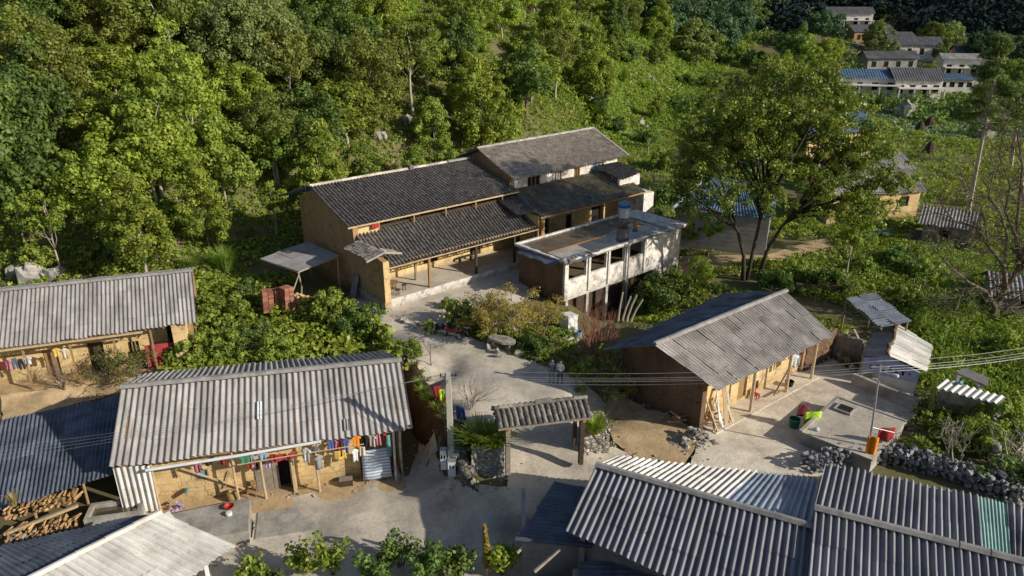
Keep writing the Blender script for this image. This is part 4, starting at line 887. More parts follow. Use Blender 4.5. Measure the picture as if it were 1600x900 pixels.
# ================================================================ GATE
def roughbox(x0,x1,y0,y1,z0,z1,s=.25,j=.045):
    bm = bmesh.new(); bmesh.ops.create_cube(bm, size=1)
    for v in bm.verts: v.co = Vector((x0+(v.co.x+.5)*(x1-x0), y0+(v.co.y+.5)*(y1-y0), z0+(v.co.z+.5)*(z1-z0)))
    bmesh.ops.subdivide_edges(bm, edges=bm.edges, cuts=max(3, int(max(x1-x0,z1-z0)/s)), use_grid_fill=True)
    for v in bm.verts: v.co += Vector((random.uniform(-j,j), random.uniform(-j,j), random.uniform(-j,j)))
    m = MB(); bm.verts.index_update(); m.add([v.co for v in bm.verts], [tuple(v.index for v in f.verts) for f in bm.faces]); bm.free(); return m
Gt = Fr((P(793,738,-.9)), 13); Gt.o.z = -.72
def gate():
    f = Gt; t = house('gate', 'village gate of two wooden posts carrying a small roof of round grey tiles', 'gate', f)
    a = f.px(785,660,1.9); b = f.px(934,643,1.95); c = f.px(925,620,2.2); d = f.px(776,628,2.2)
    w = (b-a).length; n = 17; 
    ra = Vector((-.55,.7,3.35)); rb = Vector((4.55,.7,3.35))
    def slope(sg):
        m = MB()
        for i in range(n):
            u = ra.x+(rb.x-ra.x)*(i+.5)/n
            for k in range(3):
                t0 = k/3; t1 = (k+1.12)/3; y0 = .7+sg*t0*1.0; y1 = .7+sg*t1*1.0; z0 = 3.33-t0*.5+(random.uniform(-.02,.02)); z1 = 3.33-t1*.5+random.uniform(-.02,.02)
                m.tube([(u+random.uniform(-.02,.02),y0,z0),(u+random.uniform(-.02,.02),y1,z1+.03)], [.095,.12], 8, random.random())
        m.build('tile_row', 'tile_gate', t)
        m = MB(); y1 = .7+sg*1.05; m.add([(ra.x,.7,3.3),(rb.x,.7,3.3),(rb.x,y1,2.76),(ra.x,y1,2.76),(ra.x,.7,3.24),(rb.x,.7,3.24),(rb.x,y1,2.7),(ra.x,y1,2.7)], [(0,1,2,3),(7,6,5,4),(0,4,5,1),(1,5,6,2),(2,6,7,3),(3,7,4,0)]); m.build('roof_board', 'wood_grey', t)
    slope(-1); slope(1)
    m = MB()
    for i in range(20):
        u = ra.x+(rb.x-ra.x)*(i+.5)/20; m.tube([(u-.13,.7,3.45+random.uniform(-.02,.04)),(u+.13,.7,3.44)], [.1,.11], 7, random.random())
    m.box(ra.x+2.2,ra.x+3.1,.6,.8,3.42,3.62,j=.03); m.build('ridge', 'tile_gate', t)
    for u in (.02,4.1):
        MB().box(u-.12,u+.12,-.1,.14,-.3,2.95).build('post', 'wood_grey' if u < 1 else 'wood_dark', t)
        MB().box(u-.1,u+.1,1.1,1.3,.2,2.95).build('post', 'wood_dark', t)
        MB().beam((u,-.35,2.62),(u,1.75,2.62),.14).build('bracket', 'wood_door', t)
    for v in (.0,1.3): MB().beam((-.5,v,2.72),(4.55,v,2.72),.13).build('beam', 'wood_pale' if v == 0 else 'wood', t)
gate()
def gate_walls():
    for i, (pa, pb, z0, z1, lab) in enumerate((((737,735),(788,740),-1.2,.85,'rough stone wall left of the gate with ferns growing on it'),((912,714),(951,712),-1.2,.65,'stone block right of the gate with a green bush on it'))):
        a = P(*pa,-1.2); b = P(*pb,-1.2); f = Fr(a, math.degrees(math.atan2(b.y-a.y, b.x-a.x))); L = (b-a).length; f.o.z = -1.3
        t = house('stone_wall', lab, 'wall', f)
        roughbox(0,L,0,1.7,-.4,z1+1.3).build('stonework', 'masonry', t)
        m = MB()
        for k in range(14): m.rock((random.uniform(.1,L-.1), random.uniform(.05,1.6), z1+1.32), random.uniform(.08,.2), random.random(), (1.2,1,.6))
        m.build('coping_stones', 'stone', t)
        roughbox(.12,L-.12,.25,1.5,z1+1.2,z1+1.36).build('soil_fill', 'soil', t)
    # earth bank and retaining wall between the plaza and the lower yard
    top = [P(628,552,-.1), P(645,585,-.1), P(662,612,-.2), P(690,650,-.3), P(712,692,-.35), P(718,722,-.8), P(735,756,-1.5), P(768,788,-2.5)]
    def strip(i0, i1, mat, name, lean, top_up=.0):
        vs = []; fs = []; K = 10; S = 50
        for i in range(S):
            x = i0+i/(S-1)*(i1-i0); k = min(int(x), len(top)-2); p = top[k].lerp(top[k+1], x-k); d = (top[k+1]-top[k]).normalized(); nrm = Vector((d.y,-d.x,0)); nrm = nrm if nrm.x < 0 else -nrm
            for j in range(K+1):
                b = (j-1)/(K-1)
                if j == 0: w = p-nrm*.5; z = p.z+.08+top_up
                else:
                    w = p+nrm*(b*lean+.12+vnoise(np.array([i*.35]),np.array([j*.7]),1.2)[0]*.13+vnoise(np.array([i*1.3]),np.array([j*1.1]),1.0,3)[0]*.10); z = (p.z+.04+top_up)*(1-b)+(-3.6)*b
                vs.append((w.x+random.uniform(-.03,.03), w.y, z+random.uniform(-.04,.04)))
        n = K+1
        for i in range(S-1):
            for j in range(n-1): fs.append((i*n+j, i*n+j+1, (i+1)*n+j+1, (i+1)*n+j))
        m = MB(); m.add(vs, fs); return m.build(name, mat, None, True)
    tag(strip(0, 3.6, 'earth_dark', 'earth_bank', .75), kind='structure')
    o = strip(3.5, 7, 'masonry_dark', 'retaining_wall', .25, .12); tag(o, 'retaining wall of dark rubble dropping from the gate to the road beside the concrete pole', 'wall')
gate_walls()
# ================================================================ HOUSE D (right, long roof)
D0 = P(1120,611,2.2); Dh = Fr((D0.x, D0.y, -1.1), 38)
def house_d():
    f = Dh; t = house('earth_house', 'earth house with a long weathered corrugated roof and wood leaning on its near corner', 'house', f)
    e0 = Vector((0,0,3.3)); e1 = Vector((11.9,-.2,3.3)); r0 = Vector((-1.2,3.7,5.1)); r1 = Vector((12.1,3.75,5.1))
    corr('roof', e0, e1, r1, r0, 'fibro_old', t, pitch=.24, amp=.04, sheet=1.2, jit=.02)
    corr('roof', Vector((11.6,8.2,3.6)), Vector((-2.1,6.9,3.75)), r0, r1, 'fibro_dark', t, pitch=.24, amp=.04, jit=.02)
    ridgecap(r0+Vector((0,0,.09)), r1+Vector((0,0,.09)), t, w=.2)
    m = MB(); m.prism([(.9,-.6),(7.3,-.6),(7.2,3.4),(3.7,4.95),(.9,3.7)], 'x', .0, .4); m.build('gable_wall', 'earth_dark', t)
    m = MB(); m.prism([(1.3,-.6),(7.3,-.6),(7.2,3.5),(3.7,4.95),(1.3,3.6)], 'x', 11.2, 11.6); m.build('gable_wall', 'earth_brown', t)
    m = MB(); m.wall('x', .4, 11.2, 1.5, 1.9, -.3, 3.9, [(4.4,5.3,.4,2.4),(6.0,6.6,.5,1.1)]); m.build('front_wall', 'earth_gold', t)
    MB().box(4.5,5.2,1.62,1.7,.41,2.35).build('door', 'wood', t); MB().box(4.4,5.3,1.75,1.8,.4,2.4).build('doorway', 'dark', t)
    MB().box(.4,11.2,7.0,7.3,-.6,3.5).build('back_wall', 'earth_dark', t)
    MB().box(.6,11.6,.1,1.5,-.4,.22).build('porch_floor', 'concrete_yard', t)
    for u in (4.2,8.0,10.9): MB().tube([(u,.35,.2),(u,.35,3.3)], .1).build('post', 'wood_pale', t)
    MB().beam((.1,.3,3.2),(11.8,.2,3.2),.13).build('beam', 'wood_pale', t); MB().beam((6.6,.3,.6),(8.0,.35,2.0),.08).build('brace', 'wood', t); MB().beam((6.6,.35,.5),(8.0,.35,.5),.08).build('rail', 'wood', t)
    EXC.append([f.W(-1.5,-1), f.W(12,-1), f.W(12,8.2), f.W(-2.5,8.2)])
    for i in range(7):
        m = MB(); u = .6+i*.3; m.beam((u,.15+random.uniform(-.1,.1),-.1),(u+random.uniform(-.45,.5),.95,random.uniform(1.7,2.8)), random.choice((.1,.16,.26)),.05); o = m.build('leaning_plank', 'plaster_clean' if i in (2,3,5) else 'wood_pale'); o.location = f.o; o.rotation_euler = (0,0,f.a)
        tag(o, 'pale plank leaning in the row at the near corner of the right house', 'plank', 'planks leaning on the near corner of the right house')
    for i in range(4):
        m = MB(); m.tube([(0,0,0),(random.uniform(1.6,2.6),random.uniform(.6,1.4),1.3+i*.25)], [.06,.04]); o = m.build('fallen_branch', 'bark_pale'); o.location = P(1030+i*9,655,-1.1); o.rotation_euler=(0,0,i*.1); tag(o, 'dry branch propped against the dark gable wall', 'branch', 'dry branches propped on the dark gable wall')
    o = MB()
    for i in range(90):
        a_ = random.random()*6.28; r = random.random()**.6*1.5; o.rock((r*math.cos(a_), r*math.sin(a_)*.7, max(0,.9-r*.6)*random.random()), random.uniform(.1,.24), random.random())
    o = o.build('rubble_heap', 'stone'); o.location = P(1085,690,-1.1); tag(o, 'heap of grey stones at the near corner of the right house', 'rubble')
    first = None
    for i in range(45):
        if first is None: m = MB(); m.tube([(0,0,0),(.35,0,0),(.7,.02,0)], [.06,.065,.05], 6); first = m.build('split_log', 'log_end'); o = first; tag(o, 'split log in the woodpile under the dark gable of the right house', 'log', 'split logs under the dark gable')
        else: o = first.copy(); C.objects.link(o)
        o.location = P(1062+random.uniform(0,48), 665+random.uniform(-4,10), -1.0)+Vector((0,.3,random.uniform(0,.9))); o.rotation_euler = (random.uniform(-.4,.4), random.uniform(-.5,.5), random.uniform(0,3))
    w = f.W(2.5,.6,.25)
    t = thing('bucket', 'dark tub standing on the porch of the right house', 'bucket', f.W(8.9,.7,.22)); MB().lathe([(.22,0),(.3,.35),(.27,.35),(.2,.05)], 16).build('body', 'rubber', t)
    t = thing('chair', 'small red plastic chair by the porch wall of the right house', 'chair', f.W(5.6,.9,.22), f.a)
    MB().box(0,.36,0,.34,.3,.34).build('seat','paint_red',t); MB().box(0,.36,.32,.36,.342,.65).build('backrest','paint_red',t)
    for x in (0,.31):
        for y in (0,.29): MB().box(x,x+.05,y,y+.05,0,.3).build('leg','paint_red',t)
    g = 'laundry on the porch of the right house'
    for a in ((8.4,.4,2.9,.5,1.0,'white','shirt','white shirt hanging on the porch of the right house'),(8.9,.4,2.9,.4,1.1,'grey','trousers','grey trousers beside the white shirt on the right porch'),(9.4,.4,2.9,.4,.9,'maroon','shirt','maroon shirt on the right porch')): cloth(f, *a[:6], a[7], g, a[6])
house_d()
# ================================================================ small sheds E, F, G
def shed_ef():
    # E dark sheet roof behind
    q = [P(1322,466,2.1), P(1378,512,1.9), P(1426,503,1.9), P(1368,458,2.2)]
    f = Fr((q[0].x, q[0].y, -1.0), math.degrees(math.atan2(q[1].y-q[0].y, q[1].x-q[0].x)))
    t = house('lean_to', 'dark slatted sheet roof on posts behind the blue walled shed', 'shed', f); l = [f.L(p) for p in q]
    corr('roof', l[0], l[1], l[2], l[3], 'fibro_dark', t, pitch=.3, amp=.05, sheet=1.2, jit=.03)
    for p in (l[0], l[3], l[2]): MB().tube([(p.x*.92+.1,p.y*.92,-.3),(p.x*.92+.1,p.y*.92,p.z-.08)], .07).build('post', 'wood', t)
    MB().beam(l[0]-Vector((0,0,.12)), l[1]-Vector((0,0,.12)), .1).build('beam', 'wood_grey', t)
    EXC.append([q[0],q[1],q[2],q[3]])
    # F  blue walled shed
    a = P(1387,556,1.35); b = P(1402,506,1.35); f = Fr((a.x,a.y,-1.0), math.degrees(math.atan2(b.y-a.y, b.x-a.x)))
    t = house('blue_shed', 'small shed with a faded blue gable wall and a mossy grey sheet roof', 'shed', f)
    r0 = f.L(a); r1 = f.L(b); L = r1.x
    eL0 = f.px(1344,557,.75); eL1 = f.px(1372,506,.75); eR0 = f.px(1447,581,.55); eR1 = f.px(1458,540,.55)
    corr('roof', eR0, eR1, r1, r0, 'fibro_white', t, pitch=.2, amp=.025, sheet=1.2, jit=.02)
    corr('roof', eL1, eL0, r0, r1, 'fibro_old', t, pitch=.2, amp=.025, sheet=1.2, jit=.02)
    m = MB(); yl, yr = eL0.y*.85, eR0.y*.85; x0 = .35
    hl = eL0.z-.05; hr = eR0.z-.05
    m.prism([(yl,-.4),(yr,-.4),(yr,hr),(0,r0.z-.15),(yl,hl)], 'x', x0, x0+.15); m.build('gable_wall', 'plaster_blue', t)
    MB().box(x0+.15, L*.95, min(yr,yr+.15), max(yr,yr+.15), -.4, hr).build('side_wall', 'plaster_clean', t)
    MB().box(x0+.15, L*.95, min(yl,yl+.15), max(yl,yl+.15), -.4, hl).build('side_wall', 'block_grey', t)
    s = -1 if yr < 0 else 1
    m = MB(); m.box(x0-.012,x0-.002,min(yl,yr)+.05,max(yl,yr)-.05,-.2,.75); m.build('wall_base', 'plaster_clean', t)
    m = MB()
    for k in range(7): m.box(x0-.02,x0-.004,yl+(yr-yl)*(.15+k*.115)-.06,yl+(yr-yl)*(.15+k*.115)+.06,1.05+random.uniform(-.1,.25),1.25+random.uniform(.05,.25))
    m.build('vent_hole', 'dark', t)
    m = MB(); m.tube([(L*i/14, random.gauss(0,.05), r0.z+.04) for i in range(15)], [random.uniform(.07,.15) for i in range(15)], 7); m.build('moss', 'soil', t)
    w = [f.W(0,yl), f.W(L,yl), f.W(L,yr), f.W(0,yr)]; EXC.append(w)
    # concrete yard walls under it
    a = P(1330,612,-1.0); b = P(1430,655,-1.0)
    m = MB(); d = (b-a); an = math.atan2(d.y,d.x); o = m.box(0,d.length,0,.3,-.3,.85,j=.03).build('low_wall', 'concrete_slab'); o.location = a+Vector((.3,.8,0)); o.rotation_euler = (0,0,an); tag(o, 'low concrete wall in front of the blue shed', 'wall')
    # G near sheets
    q = [P(1462,606,1.0), P(1562,632,1.0), P(1574,621,1.1), P(1478,593,1.15)]
    f = Fr((q[0].x,q[0].y,-1.2), math.degrees(math.atan2(q[1].y-q[0].y, q[1].x-q[0].x)))
    t = house('pigsty_roof', 'narrow strip of broad white corrugated sheets among the bushes on the right', 'shed', f); l = [f.L(p) for p in q]
    corr('roof', l[0], l[1], l[2], l[3], 'fibro_white', t, pitch=.36, amp=.07, sheet=2)
    for p in (l[0],l[1]): MB().tube([(p.x*.95,.2,-.3),(p.x*.95,.2,2.1)], .07).build('post', 'wood', t)
    MB().box(.2,l[1].x*.95,l[2].y-.1,l[2].y+.15,-.4,1.9).build('wall', 'stone', t)
    q = [P(1497,583,1.2), P(1543,603,1.2), P(1546,590,1.4), P(1505,574,1.4)]
    m = MB(); m.add(q+[p-Vector((0,0,.12)) for p in q], [(0,1,2,3),(7,6,5,4),(0,4,5,1),(1,5,6,2),(2,6,7,3),(3,7,4,0)]); m.box(q[0].x+.2,q[0].x+.4,q[0].y+.3,q[0].y+.5,-1,1.1); m.box(q[1].x-.4,q[1].x-.2,q[1].y+.2,q[1].y+.4,-1,1.1)
    tag(m.build('plank_roof', 'fibro_old'), 'mossy plank roof behind the white corrugated strip', 'shed')
    for px, py, s, lab in ((1496,600,.3,'light blue plastic drum lid beside the white sheets'),): 
        o = MB().rock((0,0,.1), s, sq=(1,1,.6)).build('plastic_tub', 'plast_lblue', None, True); o.location = P(px,py,1.1); tag(o, lab, 'tub')
shed_ef()
# ================================================================ PLATFORM cistern in the right courtyard
def platform():
    a = P(1248,693,-1.0); f = Fr((a.x,a.y,-1.0), 46); t = house('cistern', 'raised flat concrete cistern with a hatch in the right courtyard', 'cistern', f)
    MB().box(0,5.2,-3.9,0,-.3,.78).build('tank_wall', 'concrete_slab', t)
    m = MB(); m.box(-.08,5.28,-.12,.08,.782,.92); m.box(5.1,5.28,-3.98,-.121,.782,.92); m.build('rim', 'concrete_slab', t)
    MB().box(-.08,5.1,-3.98,-.121,.784,.86).build('top_slab', 'concrete', t)
    MB().box(3.6,4.4,-1.3,-.5,.862,.95).build('hatch', 'dark', t); m = MB(); m.box(3.5,4.5,-.5,-.4,.862,1.0); m.box(3.5,4.5,-1.4,-1.3,.862,1.0); m.box(3.5,3.6,-1.3,-.5,.862,1.0); m.build('hatch_frame', 'concrete_slab', t)
    o = MB().rock((0,0,.1), .2, sq=(1.3,.8,.7)).build('white_jug', 'plast_white', None, True); o.location = f.W(.5,-.6,.87); tag(o, 'white jug lying on the corner of the cistern', 'jug')
    EXC.append([f.W(-.3,-4.2), f.W(5.4,-4.2), f.W(5.4,.3), f.W(-.3,.3)])
    t = thing('bucket', 'dark green plastic barrel beside the corner of the cistern', 'bucket', P(1240,668,-1.0)); MB().lathe([(.24,0),(.3,.3),(.32,.62),(.29,.62),(.22,.1)], 20).build('body', 'plast_green', t)
    # low rubble curb behind
    m = MB(); stoneface(m, P(1300,556,-1), P(1370,612,-1), -1, -.5, r=.25); tag(m.build('stone_kerb', 'stone'), 'low crumbling stone kerb between the courtyard and the shaded yard', 'wall')
platform()
# ================================================================ dry stone wall
def mud_walls():
    for i, (a, b, h, mt, lab) in enumerate((((1256,582),(1300,560),2.3,'earth_dark','brown earth wall running on from the right end of the right house'),((1300,560),(1342,572),1.9,'wood_grey','shaded board fence between the right house and the blue shed'),((1240,470),(1330,476),1.5,'earth_dark','dark earth retaining wall behind the right end of the right house'))):
        A = P(*a,-1.0); B = P(*b,-1.0); d = B-A; o = roughbox(0,d.length,0,.3,-.4,h,.35,.05).build('fence' if 'fence' in lab else 'earth_wall', mt); o.location = A; o.rotation_euler = (0,0,math.atan2(d.y,d.x)); tag(o, lab, 'fence' if 'fence' in lab else 'wall')
    for i in range(10):
        o = MB().beam((0,0,0),(random.uniform(.8,1.8),0,random.uniform(0,.5)),.12,.05).build('board', random.choice(['wood_grey','wood','plaster_clean'])); o.location = P(1305+random.uniform(-20,45), 545+random.uniform(-25,12), -.9); o.rotation_euler = (0,0,random.uniform(0,3)); tag(o, 'loose board lying in the shaded yard beside the blue shed', 'board', 'loose boards in the shaded yard')
mud_walls()
def drystone():
    pts = [P(1272,742,-1.1), P(1340,725,-1.1), P(1400,728,-1.1), P(1450,742,-1.1), P(1510,760,-1.1), P(1590,790,-1.1)]
    m = MB()
    for i in range(len(pts)-1):
        for off in (0,.4,.8): 
            d = (pts[i+1]-pts[i]); nrm = Vector((-d.y,d.x,0)).normalized()*off
            stoneface(m, pts[i]+nrm, pts[i+1]+nrm, -1.2, -.25, r=.2)
    m.build
    o = m.build('dry_stone_wall', 'stone_blue'); tag(o, 'thick dry stone wall of loose grey blocks behind the lower right roofs', 'wall')
    m = MB(); pts = [P(1560,765,-1.1), P(1545,700,-1.0), P(1560,650,-1.0)]
    for i in range(2): stoneface(m, pts[i], pts[i+1], -1.2, -.1, r=.28)
    tag(m.build('dry_stone_wall', 'stone'), 'pale stone wall running up beside the overgrown plot on the right', 'wall')
drystone()
# ================================================================ H roofs
def h_roofs():
    rl = P(931,728,1.7); rr = P(1268,824,1.7); an = math.degrees(math.atan2(rr.y-rl.y, rr.x-rl.x)); f = Fr((rl.x,rl.y,-3.2), an)
    t = house('corrugated_roof_house', 'near house with a grey and blue corrugated roof, dry vines on its front slope', 'house', f)
    l = lambda x, y, z: f.L(P(x, y, z)); R0 = l(931,728,1.7); R1 = l(1268,824,1.7)
    e0 = l(884,829,.4); e1 = Vector((R1.x+.35, R1.y-4.9, e0.z)); e0e = e0
    corr('roof', e0, e1, R1, R0, 'fibro_near', t, pitch=.33, amp=.095, sheet=1.5)
    b0 = l(966,713,1.05); b1 = l(1182,738,.75); b2 = l(1282,748,.6)
    k = .62; mid = R0.lerp(R1, k)
    corr('roof', b1, b0, R0, mid, 'fibro_white', t, pitch=.33, amp=.07)
    corr('roof', b2, b1, mid, R1, 'zinc', t, pitch=.3, amp=.06)
    ridgecap(R0+Vector((0,0,.12)), R1+Vector((0,0,.12)), t, w=.2)
    m = MB(); m.prism([(e0.y+.4,-.3),(b0.y-.2,-.3),(b0.y-.2,b0.z-.15),(0,R0.z-.15),(e0.y+.4,e0.z-.02)], 'x', .45, .7); m.build('gable_wall', 'block_grey', t)
    MB().box(.7,R1.x,e0.y+.6,e0.y+.8,-.3,e0.z-.05).build('front_wall', 'block_grey', t)
    EXC.append([f.W(-.5,e0.y), f.W(22,e0.y-3), f.W(22,5), f.W(-.5,4)])
    # lean-to left
    q = [P(806,846,-.6), P(925,857,-.25), P(955,770,-.1), P(868,753,-.5)]
    g = Fr((q[0].x,q[0].y,-3.2), 0); t = house('lean_to', 'low dark lean-to with crosswise corrugations against the near house', 'shed', g); ll = [g.L(p) for p in q]
    corr('roof', ll[3], ll[0], ll[1], ll[2], 'fibro_dark', t, pitch=.27, amp=.05)
    m = MB(); m.box(ll[0].x+.3,ll[1].x+.2,ll[0].y+.15,ll[0].y+.35,-.3,ll[0].z-.08); m.box(ll[0].x+.3,ll[0].x+.5,ll[0].y+.35,ll[3].y-.2,-.3,ll[0].z-.12); m.build('wall', 'block_grey', t)
    EXC.append([q[0],q[1],q[2],q[3]])
    q = [P(890,905,-1.2), P(1005,905,-1.1), P(1020,880,-1.0), P(905,878,-1.1)]
    g = Fr((q[0].x,q[0].y,-3.2), 0); t = house('low_roof', 'strip of dark corrugated roof at the bottom edge below the near house', 'shed', g); ll = [g.L(p) for p in q]
    corr('roof', ll[3]+Vector((0,-2.5,-.1)), ll[3], ll[2], ll[2]+Vector((0,-2.5,-.1)), 'fibro_dark', t, pitch=.27, amp=.05)
    MB().box(.2,2.4,-.6,ll[3].y-.2,-.3,1.9).build('wall', 'block_grey', t)
    # H2
    rl = P(1240,784,2.15); rr = P(1640,890,2.0); an = math.degrees(math.atan2(rr.y-rl.y, rr.x-rl.x)); f = Fr((rl.x,rl.y,-3.2), an)
    l = lambda x, y, z: f.L(P(x, y, z))
    t = house('corrugated_roof_house', 'near bottom right house with a wide dark ribbed roof and one green sheet', 'house', f)
    R0 = l(1272,795,2.15); R1 = l(1650,893,2.0); e0 = Vector((R0.x+.1, -5.2, R0.z-1.7)); e1 = Vector((R1.x,-5.2,R1.z-1.7))
    e0 = l(1252,1010,.6)
    corr('roof', e0, e1, R1, R0, 'fibro_near', t, pitch=.3, amp=.09, sheet=1.6)
    b = [l(1290,724,1.35), l(1528,776,1.0), l(1573,788,.95), l(1680,812,.8)]
    tot = R1.x-R0.x; c1 = R0.lerp(R1, .72); c2 = R0.lerp(R1, .83)
    corr('roof', b[1], b[0], R0, c1, 'fibro_near', t, pitch=.3, amp=.09, sheet=1.6)
    corr('roof', b[2], b[1], c1, c2, 'green_sheet', t, pitch=.14, amp=.02, sheet=3)
    corr('roof', b[3], b[2], c2, R1, 'fibro_near', t, pitch=.3, amp=.09, sheet=1.6)
    ridgecap(R0+Vector((0,0,.13)), R1+Vector((0,0,.13)), t, w=.2)
    m = MB(); m.prism([(-4.6,-.3),(b[0].y-.2,-.3),(b[0].y-.2,b[0].z-.15),(0,R0.z-.2),(-4.6,e1.z-.0)], 'x', R0.x+.4, R0.x+.65); m.build('gable_wall', 'block_grey', t)
    m = MB(); m.box(R0.x+.65, R1.x, b[1].y-.5, b[1].y-.3, -.3, b[1].z-.2); m.build('back_wall', 'block_grey', t)
    # roof light box
    q = P(1460,765,1.45); g = Fr((q.x,q.y,q.z), an)
    t = house('roof_hatch', 'open grey box frame standing behind the back eave of the near right house', 'hatch', Fr((q.x,q.y,-1.0), an+6))
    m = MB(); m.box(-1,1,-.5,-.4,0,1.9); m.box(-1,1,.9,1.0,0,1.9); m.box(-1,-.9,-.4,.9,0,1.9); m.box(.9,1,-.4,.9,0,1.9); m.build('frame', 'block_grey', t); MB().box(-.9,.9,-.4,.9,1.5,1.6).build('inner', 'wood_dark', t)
h_roofs()
# ================================================================ distant grey block house etc.
def gable_house(name, label, cat, c, deg, L, W, h, rise, wall='plaster', roof='village_roof', open_front=False, wins=3, group=None, over=.5, porch=False, detail=True):
    f = Fr(c, deg); t = house(name, label, cat, f, group); a = L/2
    m = MB(); m.wall('x', -a, a, -W/2, -W/2+.25, -1, h, [(-a+L*(i+.5)/wins-.55, -a+L*(i+.5)/wins+.55, h*.4, h*.75) for i in range(wins)] if detail else ())
    m.box(-a,a,W/2-.25,W/2,-1,h); m.prism([(-W/2+.25,-1),(W/2-.25,-1),(W/2-.25,h),(0,h+rise-.1),(-W/2+.25,h)], 'x', -a, -a+.25); m.prism([(-W/2+.25,-1),(W/2-.25,-1),(W/2-.25,h),(0,h+rise-.1),(-W/2+.25,h)], 'x', a-.25, a); m.build('wall', wall, t)
    if detail:
        for i in range(wins):
            x = -a+L*(i+.5)/wins; MB().box(x-.54,x+.54,-W/2+.1,-W/2+.16,h*.4+.01,h*.75-.01).build('window', 'dark', t)
    o = over; s = rise/(W/2)
    rp = .3 if L < 16 and c[1] < 100 else .5
    corr('roof', (-a-o,-W/2-o,h-s*o), (a+o,-W/2-o,h-s*o), (a+o,0,h+rise), (-a-o,0,h+rise), roof, t, pitch=rp, amp=.05, seg=5)
    corr('roof', (a+o,W/2+o,h-s*o), (-a-o,W/2+o,h-s*o), (-a-o,0,h+rise), (a+o,0,h+rise), roof, t, pitch=rp, amp=.05, seg=5)
    if porch:
        for i in range(4): x = -a+.15+(L-.3)*i/3; MB().box(x-.12,x+.12,-W/2-1.9,-W/2-1.65,-1,h*.62).build('column', 'plaster_clean', t)
        MB().box(-a,a,-W/2-2.0,-W/2-.02,h*.62,h*.62+.2).build('balcony', 'plaster_clean', t)
        MB().box(-a,a,-W/2-2.0,-W/2-.02,-1,.1).build('porch_floor', 'concrete', t)
    EXC.append([f.W(-a-1,-W/2-1.5), f.W(a+1,-W/2-1.5), f.W(a+1,W/2+1), f.W(-a-1,W/2+1)])
    return t, f
def block_house():
    a = P(1052,384,-.2); b = P(1195,400,-.2); f = Fr((a.x,a.y,-.2), math.degrees(math.atan2(b.y-a.y,b.x-a.x))); L = (b-a).length
    t = house('block_house', 'grey cement block house with a small orange shutter, half hidden behind the big tree', 'house', f)
    m = MB(); m.wall('x', 0, L, 0, .25, -.3, 3.9, [(.85,1.75,.75,2.2)]); m.box(0,.25,.25,9,-.3,3.9); m.box(L-.25,L,.25,9,-.3,3.9); m.box(.25,L-.25,8.75,9,-.3,3.9); m.build('wall', 'block_grey', t)
    MB().box(.87,1.73,.1,.16,.77,2.18).build('shutter', 'wood_door', t)
    m = MB()
    for k in range(9): m.box(0,L,-.006,-.001,.2+k*.42,.225+k*.42)
    m.build('mortar_line', 'concrete_slab', t)
    corr('roof', (-.3,-.4,3.8), (L+.3,-.4,3.8), (L*.75,4.5,6.0), (L*.25,4.5,6.0), 'blue_tin', t, pitch=.3, amp=.03)
    corr('roof', (L+.3,9.3,3.8), (-.3,9.3,3.8), (L*.25,4.5,6.0), (L*.75,4.5,6.0), 'blue_tin', t, pitch=.3, amp=.03)
    corr('roof', (-.3,9.3,3.8), (-.3,-.4,3.8), (L*.25,4.5,6.0), (L*.25,4.5,6.0), 'blue_tin', t, pitch=.3, amp=.03)
    corr('roof', (L+.3,-.4,3.8), (L+.3,9.3,3.8), (L*.75,4.5,6.0), (L*.75,4.5,6.0), 'blue_tin', t, pitch=.3, amp=.03)
    MB().beam((-.3,-.4,3.9),(L*.25,4.5,6.08),.2,.1).build('verge', 'plast_white', t)
    EXC.append([f.W(-.5,-1), f.W(L+.5,-1), f.W(L+.5,9.5), f.W(-.5,9.5)])
block_house()
def mid(px, py, z): p = P(px, py, z); return (p.x, p.y, hz(p.x, p.y))
gable_house('earth_house', 'orange earth house with a pale roof glimpsed through the crown of the big tree', 'house', (44,104,1.2), 20, 11, 6, 4.2, 1.8, 'earth_gold', 'blue_tin', wins=2)
gable_house('earth_house', 'low orange house to the right behind the big tree', 'house', (38.5,80,-.1), 12, 11, 6, 3.2, 1.5, 'earth_gold', 'fibro_old', wins=3)
gable_house('white_shed', 'small white shed with a ribbed roof right behind the big tree', 'shed', (45,90,.2), 18, 6, 5, 3.0, 1.3, 'plaster_clean', 'fibro', wins=2)
gable_house('grey_shed', 'tumbledown shed with two tilted grey roof sheets beyond the big tree', 'shed', (43.5,70.5,-.3), -32, 4, 4.5, 2.3, 1.0, 'wood_grey', 'fibro_old', wins=1)
gable_house('grey_shed', 'small grey roofed shed at the right edge of the photo', 'shed', (40.5,54,-.7), -20, 4.5, 4, 2.0, 1.0, 'block_grey', 'fibro', wins=1)
